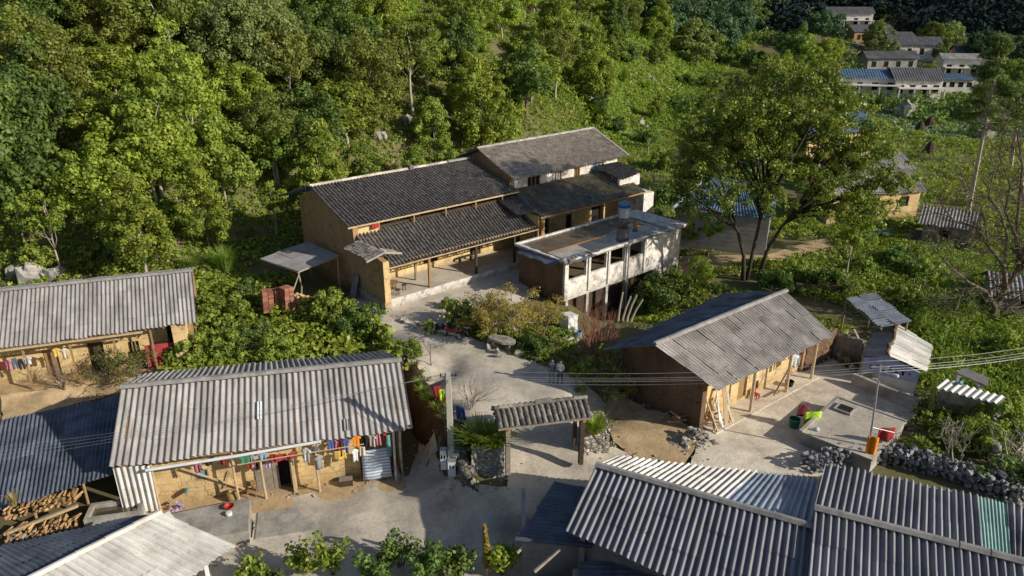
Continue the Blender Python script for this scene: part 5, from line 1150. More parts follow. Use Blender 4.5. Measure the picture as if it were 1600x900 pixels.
def villagehouses():
    g = 'houses of the far village'
    V = [  # px,py (base centre), Y, L, W, h, rise, wall, roof, deg, label, porch
     (1345,150,152,13,7,4.0,1.4,'plaster_clean','blue_tin',-4,'far village house with a long bright blue roof, leftmost of the front row',True),
     (1420,158,150,10,7,4.6,2.0,'plaster','village_roof',-3,'far dark roofed house with open columned front beside the blue roofed one',True),
     (1483,143,165,8,6,3.0,.9,'plaster_clean','blue_tin',-8,'small white far house with three windows in the front row',False),
     (1500,128,178,12,7,5.5,1.0,'plaster_clean','fibro',-8,'white two storey far house with a pale roof behind the small white one',True),
     (1522,106,195,13,7,3.8,1.8,'earth_brown','village_roof',-8,'ochre far house with a grey roof behind the white two storey one',False),
     (1515,88,215,12,7,4.0,1.6,'earth_brown','village_roof',-8,'brown far house in the shade highest on the right',False),
     (1420,95,200,14,7,4.4,1.8,'plaster','village_roof',-2,'far village house with a white end pillar in the middle of the village',False),
     (1383,113,180,13,6,3.6,1.4,'block_grey','village_roof',0,'dim far house with a dark roof behind the blue roofed one',False),
     (1353,70,235,14,7,4.2,1.8,'earth_brown','village_roof',3,'reddish far house below the white one on the upper left of the village',False),
     (1320,52,245,15,8,6.2,1.8,'plaster_clean','village_roof',-5,'white two storey far house highest on the left of the village',True),
     (1395,76,225,10,7,3.4,1.4,'block_grey','village_roof',4,'low grey far house right of the reddish one',False)]
    for (px, py, Y, L, W, h, ri, wa, ro, dg, lab, po) in V:
        d = ray(px, py); t_ = Y/d[1]; x = d[0]*t_; z = HC+d[2]*t_
        gable_house('village_house', lab, 'house', (x, Y, z), dg+(len(VH)*37%11-5), L*.88, W*.85, h*1.0, ri*.9, wa, ro, porch=po, group=g, wins=4)
        VH.append((x, Y, z))
villagehouses()
# ---------------------------------------------------------------- motorbikes, stones, poles, people
def motorbike(loc, rz, body, label):
    t = thing('motorbike', label, 'motorbike', loc, rz)
    for x, n in ((-.62,'rear'),(.62,'front')):
        m = MB(); vs = []; K = 18
        for i in range(K):
            a = 2*math.pi*i/K
            for j in range(6):
                b = 2*math.pi*j/6; r = .27+.045*math.cos(b); vs.append((x+r*math.cos(a), .045*math.sin(b), .3+r*math.sin(a)))
        fs = [(i*6+j, ((i+1)%K)*6+j, ((i+1)%K)*6+(j+1)%6, i*6+(j+1)%6) for i in range(K) for j in range(6)]
        m.add(vs, fs); w = m.build('wheel', 'rubber', t)
        m = MB(); 
        for k in range(4):
            a = k*.785; m.beam((x-.25*math.cos(a),0,.3-.25*math.sin(a)),(x+.25*math.cos(a),0,.3+.25*math.sin(a)),.02)
        m.build('rim', 'steel', w)
    m = MB(); m.tube([(-.6,0,.32),(-.2,0,.4),(.2,0,.38),(.42,0,.75)], [.05,.1,.12,.06]); m.build('frame', 'galv', t)
    m = MB(); m.prism([(-.75,.72),(-.1,.62),(.15,.38),(.3,.42),(.45,.85),(.3,.9),(.15,.62),(0,.72),(-.7,.85)], 'y', -.1, .1); m.build('body', body, t)
    m = MB(); m.prism([(-.72,.83),(-.05,.76),(.0,.8),(-.05,.86),(-.7,.93)], 'y', -.12, .12); m.build('seat', 'rubber', t)
    MB().tube([(.62,.07,.3),(.48,.07,.72),(.4,.03,1.0)], .025).build('fork', 'steel', t)
    m = MB(); m.tube([(.33,-.33,1.05),(.42,-.1,1.02),(.42,.1,1.02),(.33,.33,1.05)], .02); m.build('handlebar', 'rubber', t)
    MB().rock((.5,0,.95), .1).build('headlight', 'plast_white', t)
    for s in (-1,1): MB().beam((.36,.28*s,1.05),(.33,.36*s,1.2),.05,.02).build('mirror', 'steel', t)
    MB().beam((-.1,.1,.35),(-.15,.3,.0),.03).build('kickstand', 'galv', t)
motorbike(G(706,528), 2.6, 'paint_red', 'red motorbike parked left of the other one at the edge of the plaza')
motorbike(G(722,522), 2.3, 'plast_white', 'white and dark motorbike parked at the flowerbed end of the plaza')
motorbike(G(690,524), 2.9, 'rubber', 'dark motorbike half hidden behind the red one')
def stone_table():
    p = G(783,546); t = thing('stone_table', 'flat stone slab table on stone blocks at the edge of the plaza', 'table', p, -.25)
    m = MB(); m.prism([(-1.0,.3),(-.7,.62),(.3,.6),(1.0,.15),(1.05,-.35),(.2,-.5),(-.8,-.1)], 'z', .62, .8); m.build('table_top', 'stone', t)
    for x in (-.55,.6): MB().rock((x,0,.3), .33, sq=(1,.8,1)).build('base', 'stone', t)
    for i, (px, py, s, lab) in enumerate(((766,537,.3,'stone block behind the left end of the stone table'),(762,546,.32,'pale round stone left of the stone table'),(776,553,.28,'small stone in front of the stone table'),(781,560,.3,'stone block nearest to the camera in front of the stone table'),(810,556,.38,'grey stone block right of the stone table'))):
        o = MB().rock((0,0,.2), s, sq=(1,1,.95)).build('stone_block', 'stone'); o.location = G(px,py); tag(o, lab, 'stone')
    for i, (px, py, s, lab) in enumerate(((627,503,.3,'pale stone block on the terrace by the corner of the farmhouse, left one'),(636,505,.28,'pale stone block on the terrace by the farmhouse corner, right one'),(646,513,.22,'small white stone where the terrace meets the plaza'),(652,508,.32,'squared grey stone at the top of the plaza'),(664,512,.36,'large pale stone between the plaza and the farmhouse terrace'),(676,506,.34,'grey stone beside the motorbikes, upper one'),(680,518,.33,'grey stone beside the motorbikes, lower one'),(668,524,.25,'low stone left of the motorbikes'))):
        o = MB().rock((0,0,.18), s, sq=(1.1,.9,.8)).build('stone_block', 'stone'); o.location = G(px,py); tag(o, lab, 'stone')
stone_table()
def poles():
    b = P(707,765,-2.9); h = PY_h(703,583,b.y)-b.z
    t = thing('concrete_pole', 'square concrete power pole with meter boxes beside the gate', 'pole', b)
    MB().prism([(-.17,-.14),(.17,-.14),(.17,.14),(-.17,.14)], 'z', -.3, h*.45).add([],[]).build('pole', 'concrete_pole', t)
    m = MB(); q = lambda s, z: [(-.17*s,-.14*s,z),(.17*s,-.14*s,z),(.17*s,.14*s,z),(-.17*s,.14*s,z)]
    m.add(q(.99,h*.45)+q(.7,h), [(0,1,5,4),(1,2,6,5),(2,3,7,6),(3,0,4,7),(4,5,6,7)]); m.build('pole', 'concrete_pole', t)
    for i, (x, y, z, w, hh, mt) in enumerate(((-.42,-.1,1.5,.32,1.25,'plast_white'),(.05,-.36,1.25,.42,.95,'plast_white'),(.3,-.1,1.75,.3,.8,'plast_white'))):
        b_ = MB().box(x-w/2,x+w/2,y-.14,y+.14,z,z+hh).build('meter_box', mt, t)
        m = MB()
        for k in range(2): m.box(x-.12+k*.15,x-.03+k*.15,y-.147,y-.141,z+hh*.55,z+hh*.75)
        m.build('meter_window', 'dark', b_)
        MB().box(x-w/2-.02,x+w/2+.02,y-.16,y+.16,z+hh+.002,z+hh+.03).build('lid', 'galv', b_)
    m = MB(); m.beam((-.45,0,h-.25),(.45,0,h-.25),.08); m.build('crossarm', 'galv', t)
    for x in (-.4,-.14,.14,.4):
        MB().lathe([(.03,h-.2),(.05,h-.14),(.035,h-.1),(.05,h-.06),(.02,h-.02)], 10, c=(x,0)).build('insulator', 'rubber', t)
    MB().tube([(.0,-.15,h-.3),(-.3,-.3,h-.9),(-.25,-.3,h*.5),(-.1,-.2,2.8)], .018, 5).build('service_cable', 'rubber', t)
    top = Vector((b.x, b.y, b.z+h-.05))
    # street light pole
    c = P(1355,720,-1.1); h2 = PY_h(1376,570,c.y)-c.z; w = ray(1376,570); tx = w[0]*c.y/w[1]-c.x
    t = thing('street_lamp', 'slender galvanised street lamp pole rising above the cistern', 'lamp', c)
    MB().tube([(0,0,-.1),(tx*.5,0,h2*.5),(tx,0,h2)], [.07,.055,.04], 8).build('pole', 'galv', t)
    MB().tube([(tx,0,h2-.45),(tx+.25,-.1,h2-.4),(tx+.5,-.2,h2-.45)], .025, 6).build('arm', 'galv', t)
    l = MB().rock((tx+.62,-.25,h2-.48), .2, sq=(1.6,.8,.4)).build('lamp_head', 'plast_white', t, True)
    MB().beam((tx-.5,0,h2-.12),(tx+.5,0,h2-.12),.05).build('crossarm', 'galv', t)
    top2 = Vector((c.x+tx, c.y, c.z+h2-.1))
    # wires
    def wire(a, b, sag, lab, r=.006):
        pts = [a.lerp(b, i/16)-Vector((0,0,sag*4*(i/16)*(1-i/16))) for i in range(17)]
        o = MB().tube(pts, r, 4, caps=False).build('power_line', 'galv'); tag(o, lab, 'cable', 'power lines across the village')
    end = P(1640,545,3.2); dirp = (top2-end)
    offs = [(-.4,0,0.0),(-.14,0,-.05),(.14,0,-.1),(.4,0,0),(0,0,-.42)]
    for i, o in enumerate(offs):
        O = Vector((0,.9*o[0],o[2]*1.2+.15*i*.5-.1))
        wire(top+O, top2+O, .35+.05*i, 'thin power line strung between the concrete pole and the street lamp pole')
        wire(top2+O, end+O, .2, 'thin power line running from the street lamp pole to the right edge')
    for i in range(4):
        O = Vector((0,.3*i,-.12*i)); wire(top+O, P(-60,705+i*7,.6), .4, 'thin power line running from the concrete pole over the roofs to the left edge')
def PY_h(px, py, Y): d = ray(px, py); return HC+d[2]*Y/d[1]
poles()
def washing_right():
    p = P(1258,636,.9); q = P(1285,655,.9)
    a = P(1228,603,1.3); b = P(1287,660,-.1)
    o = MB().tube([a, b], .015, 4).build('clothes_line', 'galv'); tag(o, 'sagging clothes line from the right house porch to the cistern', 'line')
    c = cloth(None, a.lerp(b,.52).x, a.lerp(b,.52).y, a.lerp(b,.52).z+.02, .6, .85, 'maroon', 'dark maroon cloth hanging on the line over the right courtyard', name='cloth')
    c = cloth(None, a.lerp(b,.72).x, a.lerp(b,.72).y, a.lerp(b,.72).z+.12, .75, .85, 'lime', 'bright lime cloth hanging on the line over the right courtyard', name='cloth')
    p = P(1367,680,1.0); cloth(None, p.x, p.y, p.z, .42, 1.1, 'orange', 'orange cloth hanging at the street lamp pole', name='cloth', wav=.1)
    p = P(1386,668,.9); cloth(None, p.x, p.y, p.z, .75, .7, 'red', 'bright red cloth on the twigs right of the street lamp pole', name='cloth', wav=.12)
    o = MB().tube([P(1364,668,1.2), P(1398,676,.8)], .015, 4).build('clothes_line', 'galv'); tag(o, 'short clothes line beside the street lamp pole', 'line')
    a = P(672,590,1.0); b = P(716,620,1.0)
    o = MB().tube([a, b], .012, 4).build('clothes_line', 'galv'); tag(o, 'clothes line at the plaza edge left of the concrete pole', 'line')
    for px, py, w, h, c, lab in ((683,601,.4,.75,'red','red cloth hanging left of the concrete pole'),(690,606,.3,.85,'lime','yellow green cloth between the red one and the concrete pole'),(697,614,.25,.8,'yellow','yellow cloth just left of the concrete pole'),(717,633,.55,.9,'blue','dark blue jacket hung right of the concrete pole')):
        p = P(px, py, .9); cloth(None, p.x, p.y, p.z, w, h, c, lab, name='cloth' if c != 'blue' else 'jacket', cat='cloth' if c != 'blue' else 'jacket')
        MB
    m = MB(); p = P(712,655,-.2); m.tube([(p.x-.4,p.y,-.3),(p.x-.35,p.y,1.1)],.03); m.tube([(p.x+.5,p.y,-.3),(p.x+.4,p.y,1.1)],.03); m.tube([(p.x-.4,p.y,1.05),(p.x+.45,p.y,1.05)],.02); tag(m.build('drying_rack','wood_grey'), 'small stick rack carrying the dark blue jacket', 'rack')
washing_right()
def person(loc, rz, shirt, pants, label, pose=0):
    t = thing('person', label, 'person', loc, rz)
    bmv = {}; me = bpy.data.meshes.new('body'); V = []; E = []; Rr = []
    def v(n, p, r, par=None):
        bmv[n] = len(V); V.append(p); Rr.append(r)
        if par: E.append((bmv[par], bmv[n]))
    v('pel',(0,0,.92),.15); v('wa',(0,-.0,1.08),.125,'pel'); v('ch',(0,.01,1.3),.16,'wa'); v('nk',(0,0,1.46),.06,'ch'); v('hd0',(0,.02,1.52),.085,'nk'); v('hd1',(0,.03,1.63),.1,'hd0')
    for s, n in ((-1,'l'),(1,'r')):
        v(n+'hip',(.09*s,0,.86),.105,'pel'); v(n+'kn',(.11*s,.03+.04*pose*s,.48),.07,n+'hip'); v(n+'an',(.12*s,-.02+.08*pose*s,.09),.045,n+'kn'); v(n+'to',(.13*s,.13+.08*pose*s,.04),.04,n+'an')
        v(n+'sh',(.19*s,0,1.4),.07,'ch'); v(n+'el',(.25*s,-.02,1.13),.048,n+'sh')
        if pose: v(n+'wr',(.12*s,.22,1.1),.032,n+'el'); v(n+'ha',(.05*s,.28,1.12),.035,n+'wr')
        else: v(n+'wr',(.24*s,.1,.9),.032,n+'el'); v(n+'ha',(.24*s,.13,.82),.036,n+'wr')
    me.from_pydata(V, E, []); o = bpy.data.objects.new('body', me); C.objects.link(o); o.parent = t
    sk = o.modifiers.new('skin', 'SKIN'); ly = me.skin_vertices[0].data if len(me.skin_vertices) else None
    if ly is None:
        bm = bmesh.new(); bm.from_mesh(me); bm.verts.layers.skin.verify(); bm.to_mesh(me); bm.free(); ly = me.skin_vertices[0].data
    for i, r in enumerate(Rr): ly[i].radius = (r, r*.85)
    ly[0].use_root = True
    sb = o.modifiers.new('sub', 'SUBSURF'); sb.levels = 2; sb.render_levels = 2
    m = bpy.data.materials.new('clothing'); m.use_nodes = True; nt = m.node_tree
    tc = nd(nt,'ShaderNodeTexCoord'); sx = nd(nt,'ShaderNodeSeparateXYZ'); nt.links.new(tc.outputs['Object'], sx.inputs[0])
    cr = nd(nt,'ShaderNodeValToRGB'); cr.color_ramp.interpolation = 'CONSTANT'; e = cr.color_ramp.elements
    ml = nd(nt,'ShaderNodeMath',operation='MULTIPLY'); ml.inputs[1].default_value = .5; nt.links.new(sx.outputs[2], ml.inputs[0]); nt.links.new(ml.outputs[0], cr.inputs[0])
    e[0].color = (.03,.025,.02,1); e[0].position = 0; e[1].color = (*CL[pants],1); e[1].position = .05
    for pz, c in ((.475, CL[shirt]), (.735, (.36,.21,.14))): k = e.new(pz); k.color = (*c,1)
    nt.links.new(cr.outputs[0], nt.nodes['Principled BSDF'].inputs['Base Color']); nt.nodes['Principled BSDF'].inputs['Roughness'].default_value = .9
    me.materials.append(m)
    h = MB().rock((0,.0,1.67), .115, sq=(.95,1.05,.9)); h.build('hair', 'hair', t, True)
    m = MB(); m.rock((0,.125,1.6), .022); m.build('nose', 'skin', t)
    for s in (-1,1):
        m = MB()
        hb = Vector((.05*s,.28,1.12)) if pose else Vector((.24*s,.13,.82)); dn = Vector((0,.6,-.2)) if pose else Vector((0,.2,-1)); dn.normalize()
        for k in range(4): a = hb+Vector(((k-1.5)*.018,0,0)); m.tube([a, a+dn*.05, a+dn*(.085-.008*abs(k-1.5))+Vector((-.01*s,0,0))], [.009,.008,.006], 5)
        m.tube([hb, hb+Vector((-.04*s,.03,0))], [.011,.008], 5); m.build('fingers', 'skin', t)
        m = MB(); m.rock((.035*s,.115,1.63), .01); m.build('eye', 'dark', t); MB().rock((.1*s,.03,1.61), .025, sq=(.4,1,1.2)).build('ear', 'skin', t)
g_ = P(862,598,0); person(g_, 2.9, 'denim', 'denim', 'standing person in a grey blue shirt, left of the pair on the plaza', 0)
g_ = P(875,600,0); person(g_, 2.6, 'white', 'black', 'standing person in a white shirt and dark trousers, right of the pair on the plaza', 1)
# ================================================================ VEGETATION
rng = np.random.RandomState(11)
def leafcloud(cen, n_each, rad, size, rs, squash=.8, up=.35, asp=.68, tint0=None, tsp=.2, shell=True):
    """cen (N,3) clump centres; returns V,F,T for leaf quads"""
    N = len(cen); n = N*n_each
    c = np.repeat(cen, n_each, 0); r = np.repeat(np.broadcast_to(rad, (N,)), n_each)
    d = rs.normal(size=(n,3)); d /= np.linalg.norm(d, axis=1)[:,None]
    k = (rs.uniform(.45,1,n) if shell else rs.uniform(0,1,n)**.5)*r
    p = c+d*k[:,None]*np.array([1,1,squash])
    nrm = d*1.1+rs.normal(size=(n,3))*.42+np.array([0,0,up]); nrm /= np.linalg.norm(nrm, axis=1)[:,None]
    a = np.cross(nrm, rs.normal(size=(n,3))); a /= np.linalg.norm(a, axis=1)[:,None]; b = np.cross(nrm, a)
    s = size*rs.uniform(.6,1.3,n)[:,None]
    V = np.stack([p-a*s*.5, p+b*s*.5*asp, p+a*s*.5+nrm*s*-.08, p-b*s*.5*asp], 1).reshape(-1,3)
    F = np.arange(n*4).reshape(-1,4)
    t0 = rs.uniform(.15,.85,N) if tint0 is None else tint0
    T = np.clip(np.repeat(t0, n_each)+rs.normal(0,tsp,n), 0, 1)
    return V, F, T
def crownpts(rs, R, H, z0, n, lob=5, flat=.0, topw=.6, fill=.35):
    """clump centres of a lobed crown; R radius, H height of the crown, z0 its base"""
    L = rs.normal(size=(lob,3)); L[:,2] = np.abs(L[:,2])*.6; L /= np.linalg.norm(L,axis=1)[:,None]; amp = rs.uniform(.08,.4,lob)
    d = rs.normal(size=(n*3,3)); d /= np.linalg.norm(d,axis=1)[:,None]; d = d[d[:,2] > -.55][:n]
    g = np.ones(len(d))*.78
    for l, a in zip(L, amp): g += a*np.clip((d@l-.55)/.45, 0, 1)
    k = np.where(rs.uniform(size=len(d)) < fill, rs.uniform(.35,.8,len(d)), rs.uniform(.85,1.02,len(d)))
    q = d*(g*k)[:,None]
    zz = (q[:,2]+.55)/1.55; w = 1-np.clip((zz-.5)/.5,0,1)*(1-topw)
    return np.stack([q[:,0]*R*w, q[:,1]*R*w, z0+np.clip(zz,0,1.3)*H], 1)
def trunkmb(H, r, rs, limbs, bend=.3, n=7):
    m = MB(); p = [Vector((0,0,-.4))]; k = 6
    for i in range(1, k+1): p.append(Vector((rs.uniform(-bend,bend)*i/k, rs.uniform(-bend,bend)*i/k, H*i/k)))
    m.tube(p, [r*1.25]+[r*(1-.75*i/k) for i in range(1, k+1)], n)
    for e in limbs:
        e = Vector(e); h = max(.25, min(.85, (e.z/H)*.6+rs.uniform(-.1,.1))); i = h*k; j = min(int(i), k-1); s = p[j].lerp(p[j+1], i-j)
        mid_ = s.lerp(e, .5)+Vector((rs.uniform(-.3,.3), rs.uniform(-.3,.3), rs.uniform(-.2,.4)))
        m.tube([s, mid_, e], [r*.42, r*.25, r*.08], 5)
    return m
PROTO = {}
def proto(key, seed, R, H, z0, nclump, nleaf, crad, size, leaf, bark, tr, topw=.6, squash=.8, lob=5, fill=.35, nlimb=9, bend=.3, asp=.68):
    nleaf = int(nleaf*1.5); size *= .96; rs = np.random.RandomState(seed); cen = crownpts(rs, R, H, z0, nclump, lob, topw=topw, fill=fill)
    V, F, T = leafcloud(cen, nleaf, rs.uniform(.7,1.25,len(cen))*crad, size, rs, squash, asp=asp)
    li = cen[rs.choice(len(cen), min(nlimb,len(cen)), replace=False)]
    PROTO[key] = dict(V=V, F=F, T=T, leaf=leaf, bark=bark, trunk=trunkmb(z0+H*.7, tr, rs, li, bend), root=None, R=R, H=H+z0)
def plant_tree(key, loc, scale, label, group=None, name='tree', cat='tree', rz=None, zs=1.0):
    d = PROTO[key]; rz = random.uniform(0, 6.28) if rz is None else rz
    if d['root'] is None:
        t = thing(name, label, cat, loc, rz, group); t.scale = (scale,scale,scale*zs)
        d['trunk'].build('trunk', d['bark'], t, True); npmesh('crown', d['V'], d['F'], d['leaf'], d['T'], t); d['root'] = t; return t
    r = dup(d['root'], loc, rz, label, None, (scale,scale,scale*zs)); r.name = name; r['category'] = cat
    if group: r['group'] = group
    elif 'group' in r: del r['group']
    return r
# kinds                 R   H  z0  clumps leaves rad size
proto('dark1', 1, 3.7, 7.0, 2.6, 100, 85, .95, .34, 'leaf_dark', 'bark', .22, .75)
proto('dark2', 2, 3.0, 7.5, 2.2, 90, 80, .85, .32, 'leaf_dark', 'bark', .2, .5)
proto('round', 3, 4.6, 8.6, 3.0, 210, 75, .9, .27, 'leaf_blue', 'bark_pale', .28, .9, fill=.15, lob=4)
proto('mid1', 4, 3.2, 7.2, 2.4, 95, 80, .85, .32, 'leaf_mid', 'bark_pale', .17, .45, lob=7)
proto('mid2', 5, 2.8, 8.2, 2.0, 90, 80, .8, .30, 'leaf_mid', 'bark', .17, .35, lob=8)
proto('mid3', 6, 3.6, 6.0, 2.2, 95, 80, .95, .34, 'leaf_mid', 'bark_pale', .18, .7, lob=6)
proto('bright1', 7, 2.4, 6.0, 2.2, 70, 75, .75, .30, 'leaf_bright', 'bark_pale', .12, .4, lob=7)
proto('bright2', 8, 2.0, 5.0, 2.6, 45, 65, .65, .28, 'leaf_bright', 'bark_pale', .10, .4, lob=6)
proto('olive1', 9, 3.4, 7.0, 2.2, 95, 75, .85, .28, 'leaf_olive', 'bark', .2, .7, lob=6)
proto('olive2', 10, 2.8, 7.5, 2.0, 80, 70, .8, .27, 'leaf_olive', 'bark', .18, .45, lob=7)
proto('rust', 12, 2.2, 5.5, 2.5, 50, 55, .7, .25, 'leaf_rust', 'bark_pale', .14, .5, lob=6)
proto('thin', 13, 1.7, 5.0, 4.2, 26, 55, .6, .28, 'leaf_mid', 'bark_pale', .11, .5, lob=6, fill=.5)
proto('tall', 14, 3.0, 5.5, 5.5, 70, 75, .9, .30, 'leaf_olive', 'bark_pale', .2, .7, lob=6)
proto('bush', 15, 1.3, 1.7, .1, 38, 55, .42, .20, 'leaf_bright', 'bark', .05, .8, lob=6)
proto('bush2', 16, 1.4, 1.6, .1, 38, 55, .42, .20, 'leaf_dark', 'bark', .05, .8, lob=6)
proto('far1', 17, 4.8, 8.0, 1.6, 95, 48, 1.15, .55, 'leaf_far', 'bark', .22, .7, lob=7)
proto('far2', 18, 4.0, 9.5, 1.6, 90, 48, 1.1, .55, 'leaf_blue', 'bark', .22, .55, lob=7)
LAB = {'dark1':'broad dark green tree','dark2':'tall dark green tree','mid1':'pointed mid green tree','mid2':'narrow mid green tree','mid3':'spreading mid green tree','bright1':'fresh yellow green tree','bright2':'slender bright green tree','olive1':'broad olive brown tree','olive2':'tall olive brown tree','rust':'rusty brown tree','tall':'long trunked olive tree','round':'round blue green crowned tree','thin':'thin pale trunked sapling','far1':'dim blue green tree','far2':'tall dim blue green tree'}
def inex(x, y, m=0):
    for e in EXC:
        if bool(inpoly(np.array([x]), np.array([y]), e)[0]): return True
    return False
def forest():
    pts = []; kinds = ['mid1','mid2','mid3','dark1','dark2','olive1','mid3','bright1','tall','mid1','mid2','mid3','bright1','mid1']
    cand = []
    for _ in range(26000):
        y = random.uniform(48, 270); x = random.uniform(-.8, .75)*y
        cand.append((x, y))
    X = np.array([c[0] for c in cand]); Y = np.array([c[1] for c in cand]); S = footdist(X, Y); Z = HZ(X, Y)
    acc = []
    for i in range(len(cand)):
        x, y, s, z = X[i], Y[i], S[i], Z[i]
        px, py, F_ = proj(x, y, z)
        if s < 1.5 or s > 75 or px < -90 or px > 1660: continue
        if py < -110*60/max(F_,1)*1.2 or py > 470: continue
        # open grass slope and rock terraces stay free of big trees
        if 800 < px < 1100 and 112 < py < 300 and not (px < 930 and py < 190): continue
        if 520 < px < 800 and py > 215 and s < 2.5: continue
        if px > 1280 and y > 60 and py > 62: continue
        sp = 4.6 if y < 112 else (6.6 if y < 160 else 7.6)
        if y > 160 and (px < 900 or s > 75): continue
        if any((x-a[0])**2+(y-a[1])**2 < sp*sp for a in acc): continue
        if inex(x, y): continue
        acc.append((x, y, z, s, px, py))
    acc.sort(key=lambda a: a[1]); print('FOREST', len(acc)); acc = acc[:298]
    for (x, y, z, s, px, py) in acc:
        r = random.random()
        if y > 175: k = random.choice(['far1','far2','far1']); sc = random.uniform(.85,1.2)
        elif px > 1030: k = random.choice(['far2','dark1','dark2','far1','dark1','mid3']); sc = random.uniform(.85,1.2)
        elif px < 230: k = random.choice(['olive1','dark1','mid2','mid3','olive1','mid3','dark1','mid1']); sc = random.uniform(.88,1.2)
        elif px < 520: k = random.choice(['dark1','mid3','mid2','bright1','tall','dark2','mid1','mid1']); sc = random.uniform(.85,1.18)
        else: k = random.choice(kinds+['mid1','bright1','mid2']); sc = random.uniform(.8,1.18)
        if s < 4 and y < 120: k = random.choice(['bright1','thin','mid2','bright2','mid1']); sc *= .8
        if random.random() < .022 and y < 150: k = 'rust'
        where = ('on the slope above the upper left house' if px < 300 else 'on the slope above the brick stacks' if px < 480 else 'on the slope behind the farmhouse' if px < 750 else 'on the slope behind the farmhouse wing' if px < 960 else 'on the slope above the grassy clearing' if px < 1130 else 'on the far wooded spur' if px < 1320 else 'on the wooded ridge behind the far village')
        row = 'at the foot' if s < 7 else 'halfway up' if s < 25 else 'high up'
        plant_tree(k, (x, y, z-.2), sc, LAB[k]+' '+row+' '+where, group=LAB[k]+'s '+row+' '+where, zs=random.uniform(.85,1.15))
    return acc
def special_trees():
    def at(px, py, key, sc, lab, **k):
        p = G(px, py); return plant_tree(key, p, sc, lab, **k)
    at(410,250,'round',1.12,'big round blue green crowned tree standing out of the forest left of the farmhouse')
    at(437,305,'tall',.9,'tree with a bare white trunk just left of the farmhouse back roof')
    at(250,345,'mid3',1.0,'layered mid green tree with two pale trunks above the upper left house')
    at(355,330,'bright1',1.05,'yellowish ivy covered tree left of the white trunk')
    at(40,385,'bright1',.85,'feathery bright green tree at the far left above the upper left house')
    at(115,300,'olive1',1.15,'wide olive brown crown on the left side of the forest')
    at(965,215,'dark1',.42,'small dark bush tree right behind the right end of the wing roof', zs=.8)
    at(1320,440,'thin',.75,'slender young tree with a leaning trunk right of the big tree')
    at(1330,395,'bright2',.8,'young leafy tree behind the slender leaning one')
    at(1105,415,'thin',.62,'thin sapling in front of the block house, nearer the orange shutter')
    at(1075,412,'thin',.5,'thin sapling at the left corner of the block house')
forest_pts = forest()
special_trees()
# ---- the big central tree
def big_tree():
    p = G(1162,438); t = thing('tree', 'big spreading tree with several trunks in front of the block house', 'tree', p)
    rs = np.random.RandomState(5); m = MB()
    cen = []
    ends = [(-5.6,.3,11.2),(-4.6,.5,12.8),(-3.2,0,14.6),(-1.4,.4,16.2),(.6,-.2,17.4),(2.6,.3,17.2),(4.8,0,16.2),(6.8,.2,14.8),(8.4,0,13),(9.8,.2,11),(10.8,.4,9),(6.0,1.5,12.6),(3.4,-1.8,14.4),(1.0,2.0,15.2),(-1.6,-1.6,13.8),(7.6,-1.2,11.4),(5.2,1.4,10.2),(0,0,11.2),(2.4,.6,12.6),(-5.2,.5,8.6),(-3.6,-1.4,11.0),(-1.5,1.5,13.4),(.8,-1.0,13.9),(3.2,1,12.6),(5.4,-.6,11.6),(7.2,.8,9.6),(7.8,-1,7.6),(4.8,-2,8.8),(1.8,-2.2,10.6),(-2.6,-2.5,8.4),(-5.6,-.5,6.6),(9.2,.8,7.0),(2.6,3,11),(-1.2,3.5,10.5),(5.5,2.8,9.6),(0,-3.2,8.2),(-4.2,2,9.8),(2,0,14.6),(4.8,0,13.4),(-.5,-1.5,12.3),(-2.8,.2,12.8),(9.8,-.5,8.6),(7.6,0,11.3),(-6.3,.3,8.0),(10.4,.2,6.2),(6.4,-1.6,6.9)]
    trunks = [((0,0,-.5),(-.25,0,2.2),(-1.0,0,4.4),(-2.0,.1,6.0)), ((.25,.1,-.5),(.5,.1,2.4),(.8,.3,4.9),(1.0,.5,8.0)), ((1.2,.2,-.5),(1.7,.1,2.6),(2.6,0,4.8),(4.2,0,7.0))]
    for k, q in enumerate(trunks): m.tube(q, [.21,.16,.13,.09], 9)
    for e in ends:
        e = Vector(e); best = min(trunks, key=lambda q: (Vector(q[3])-e).length); s = Vector(best[2]).lerp(Vector(best[3]), rs.uniform(.1,1))
        md_ = s.lerp(e,.5)+Vector((rs.uniform(-.5,.5), rs.uniform(-.5,.5), rs.uniform(-.6,.2))); m.tube([s, md_, e], [.14,.085,.03], 6)
        for _ in range(4):
            f = e+Vector((rs.uniform(-1.5,1.5), rs.uniform(-1.4,1.4), rs.uniform(-.7,.9))); m.tube([md_.lerp(e,.6), f], [.045,.012], 4)
        for _ in range(23):
            dd = rs.normal(size=3)*np.array([1.0,1.0,.6]); cen.append(np.array(e)+dd)
    m.build('trunk', 'bark_dark', t, True)
    cen = np.array(cen); cen = cen[(cen[:,0] > -6.6)]; V, F, T = leafcloud(cen, 58, rs.uniform(.4,.8,len(cen)), .25, rs, .75, asp=.6)
    npmesh('crown', V, F, 'leaf_central', T, t)
big_tree()
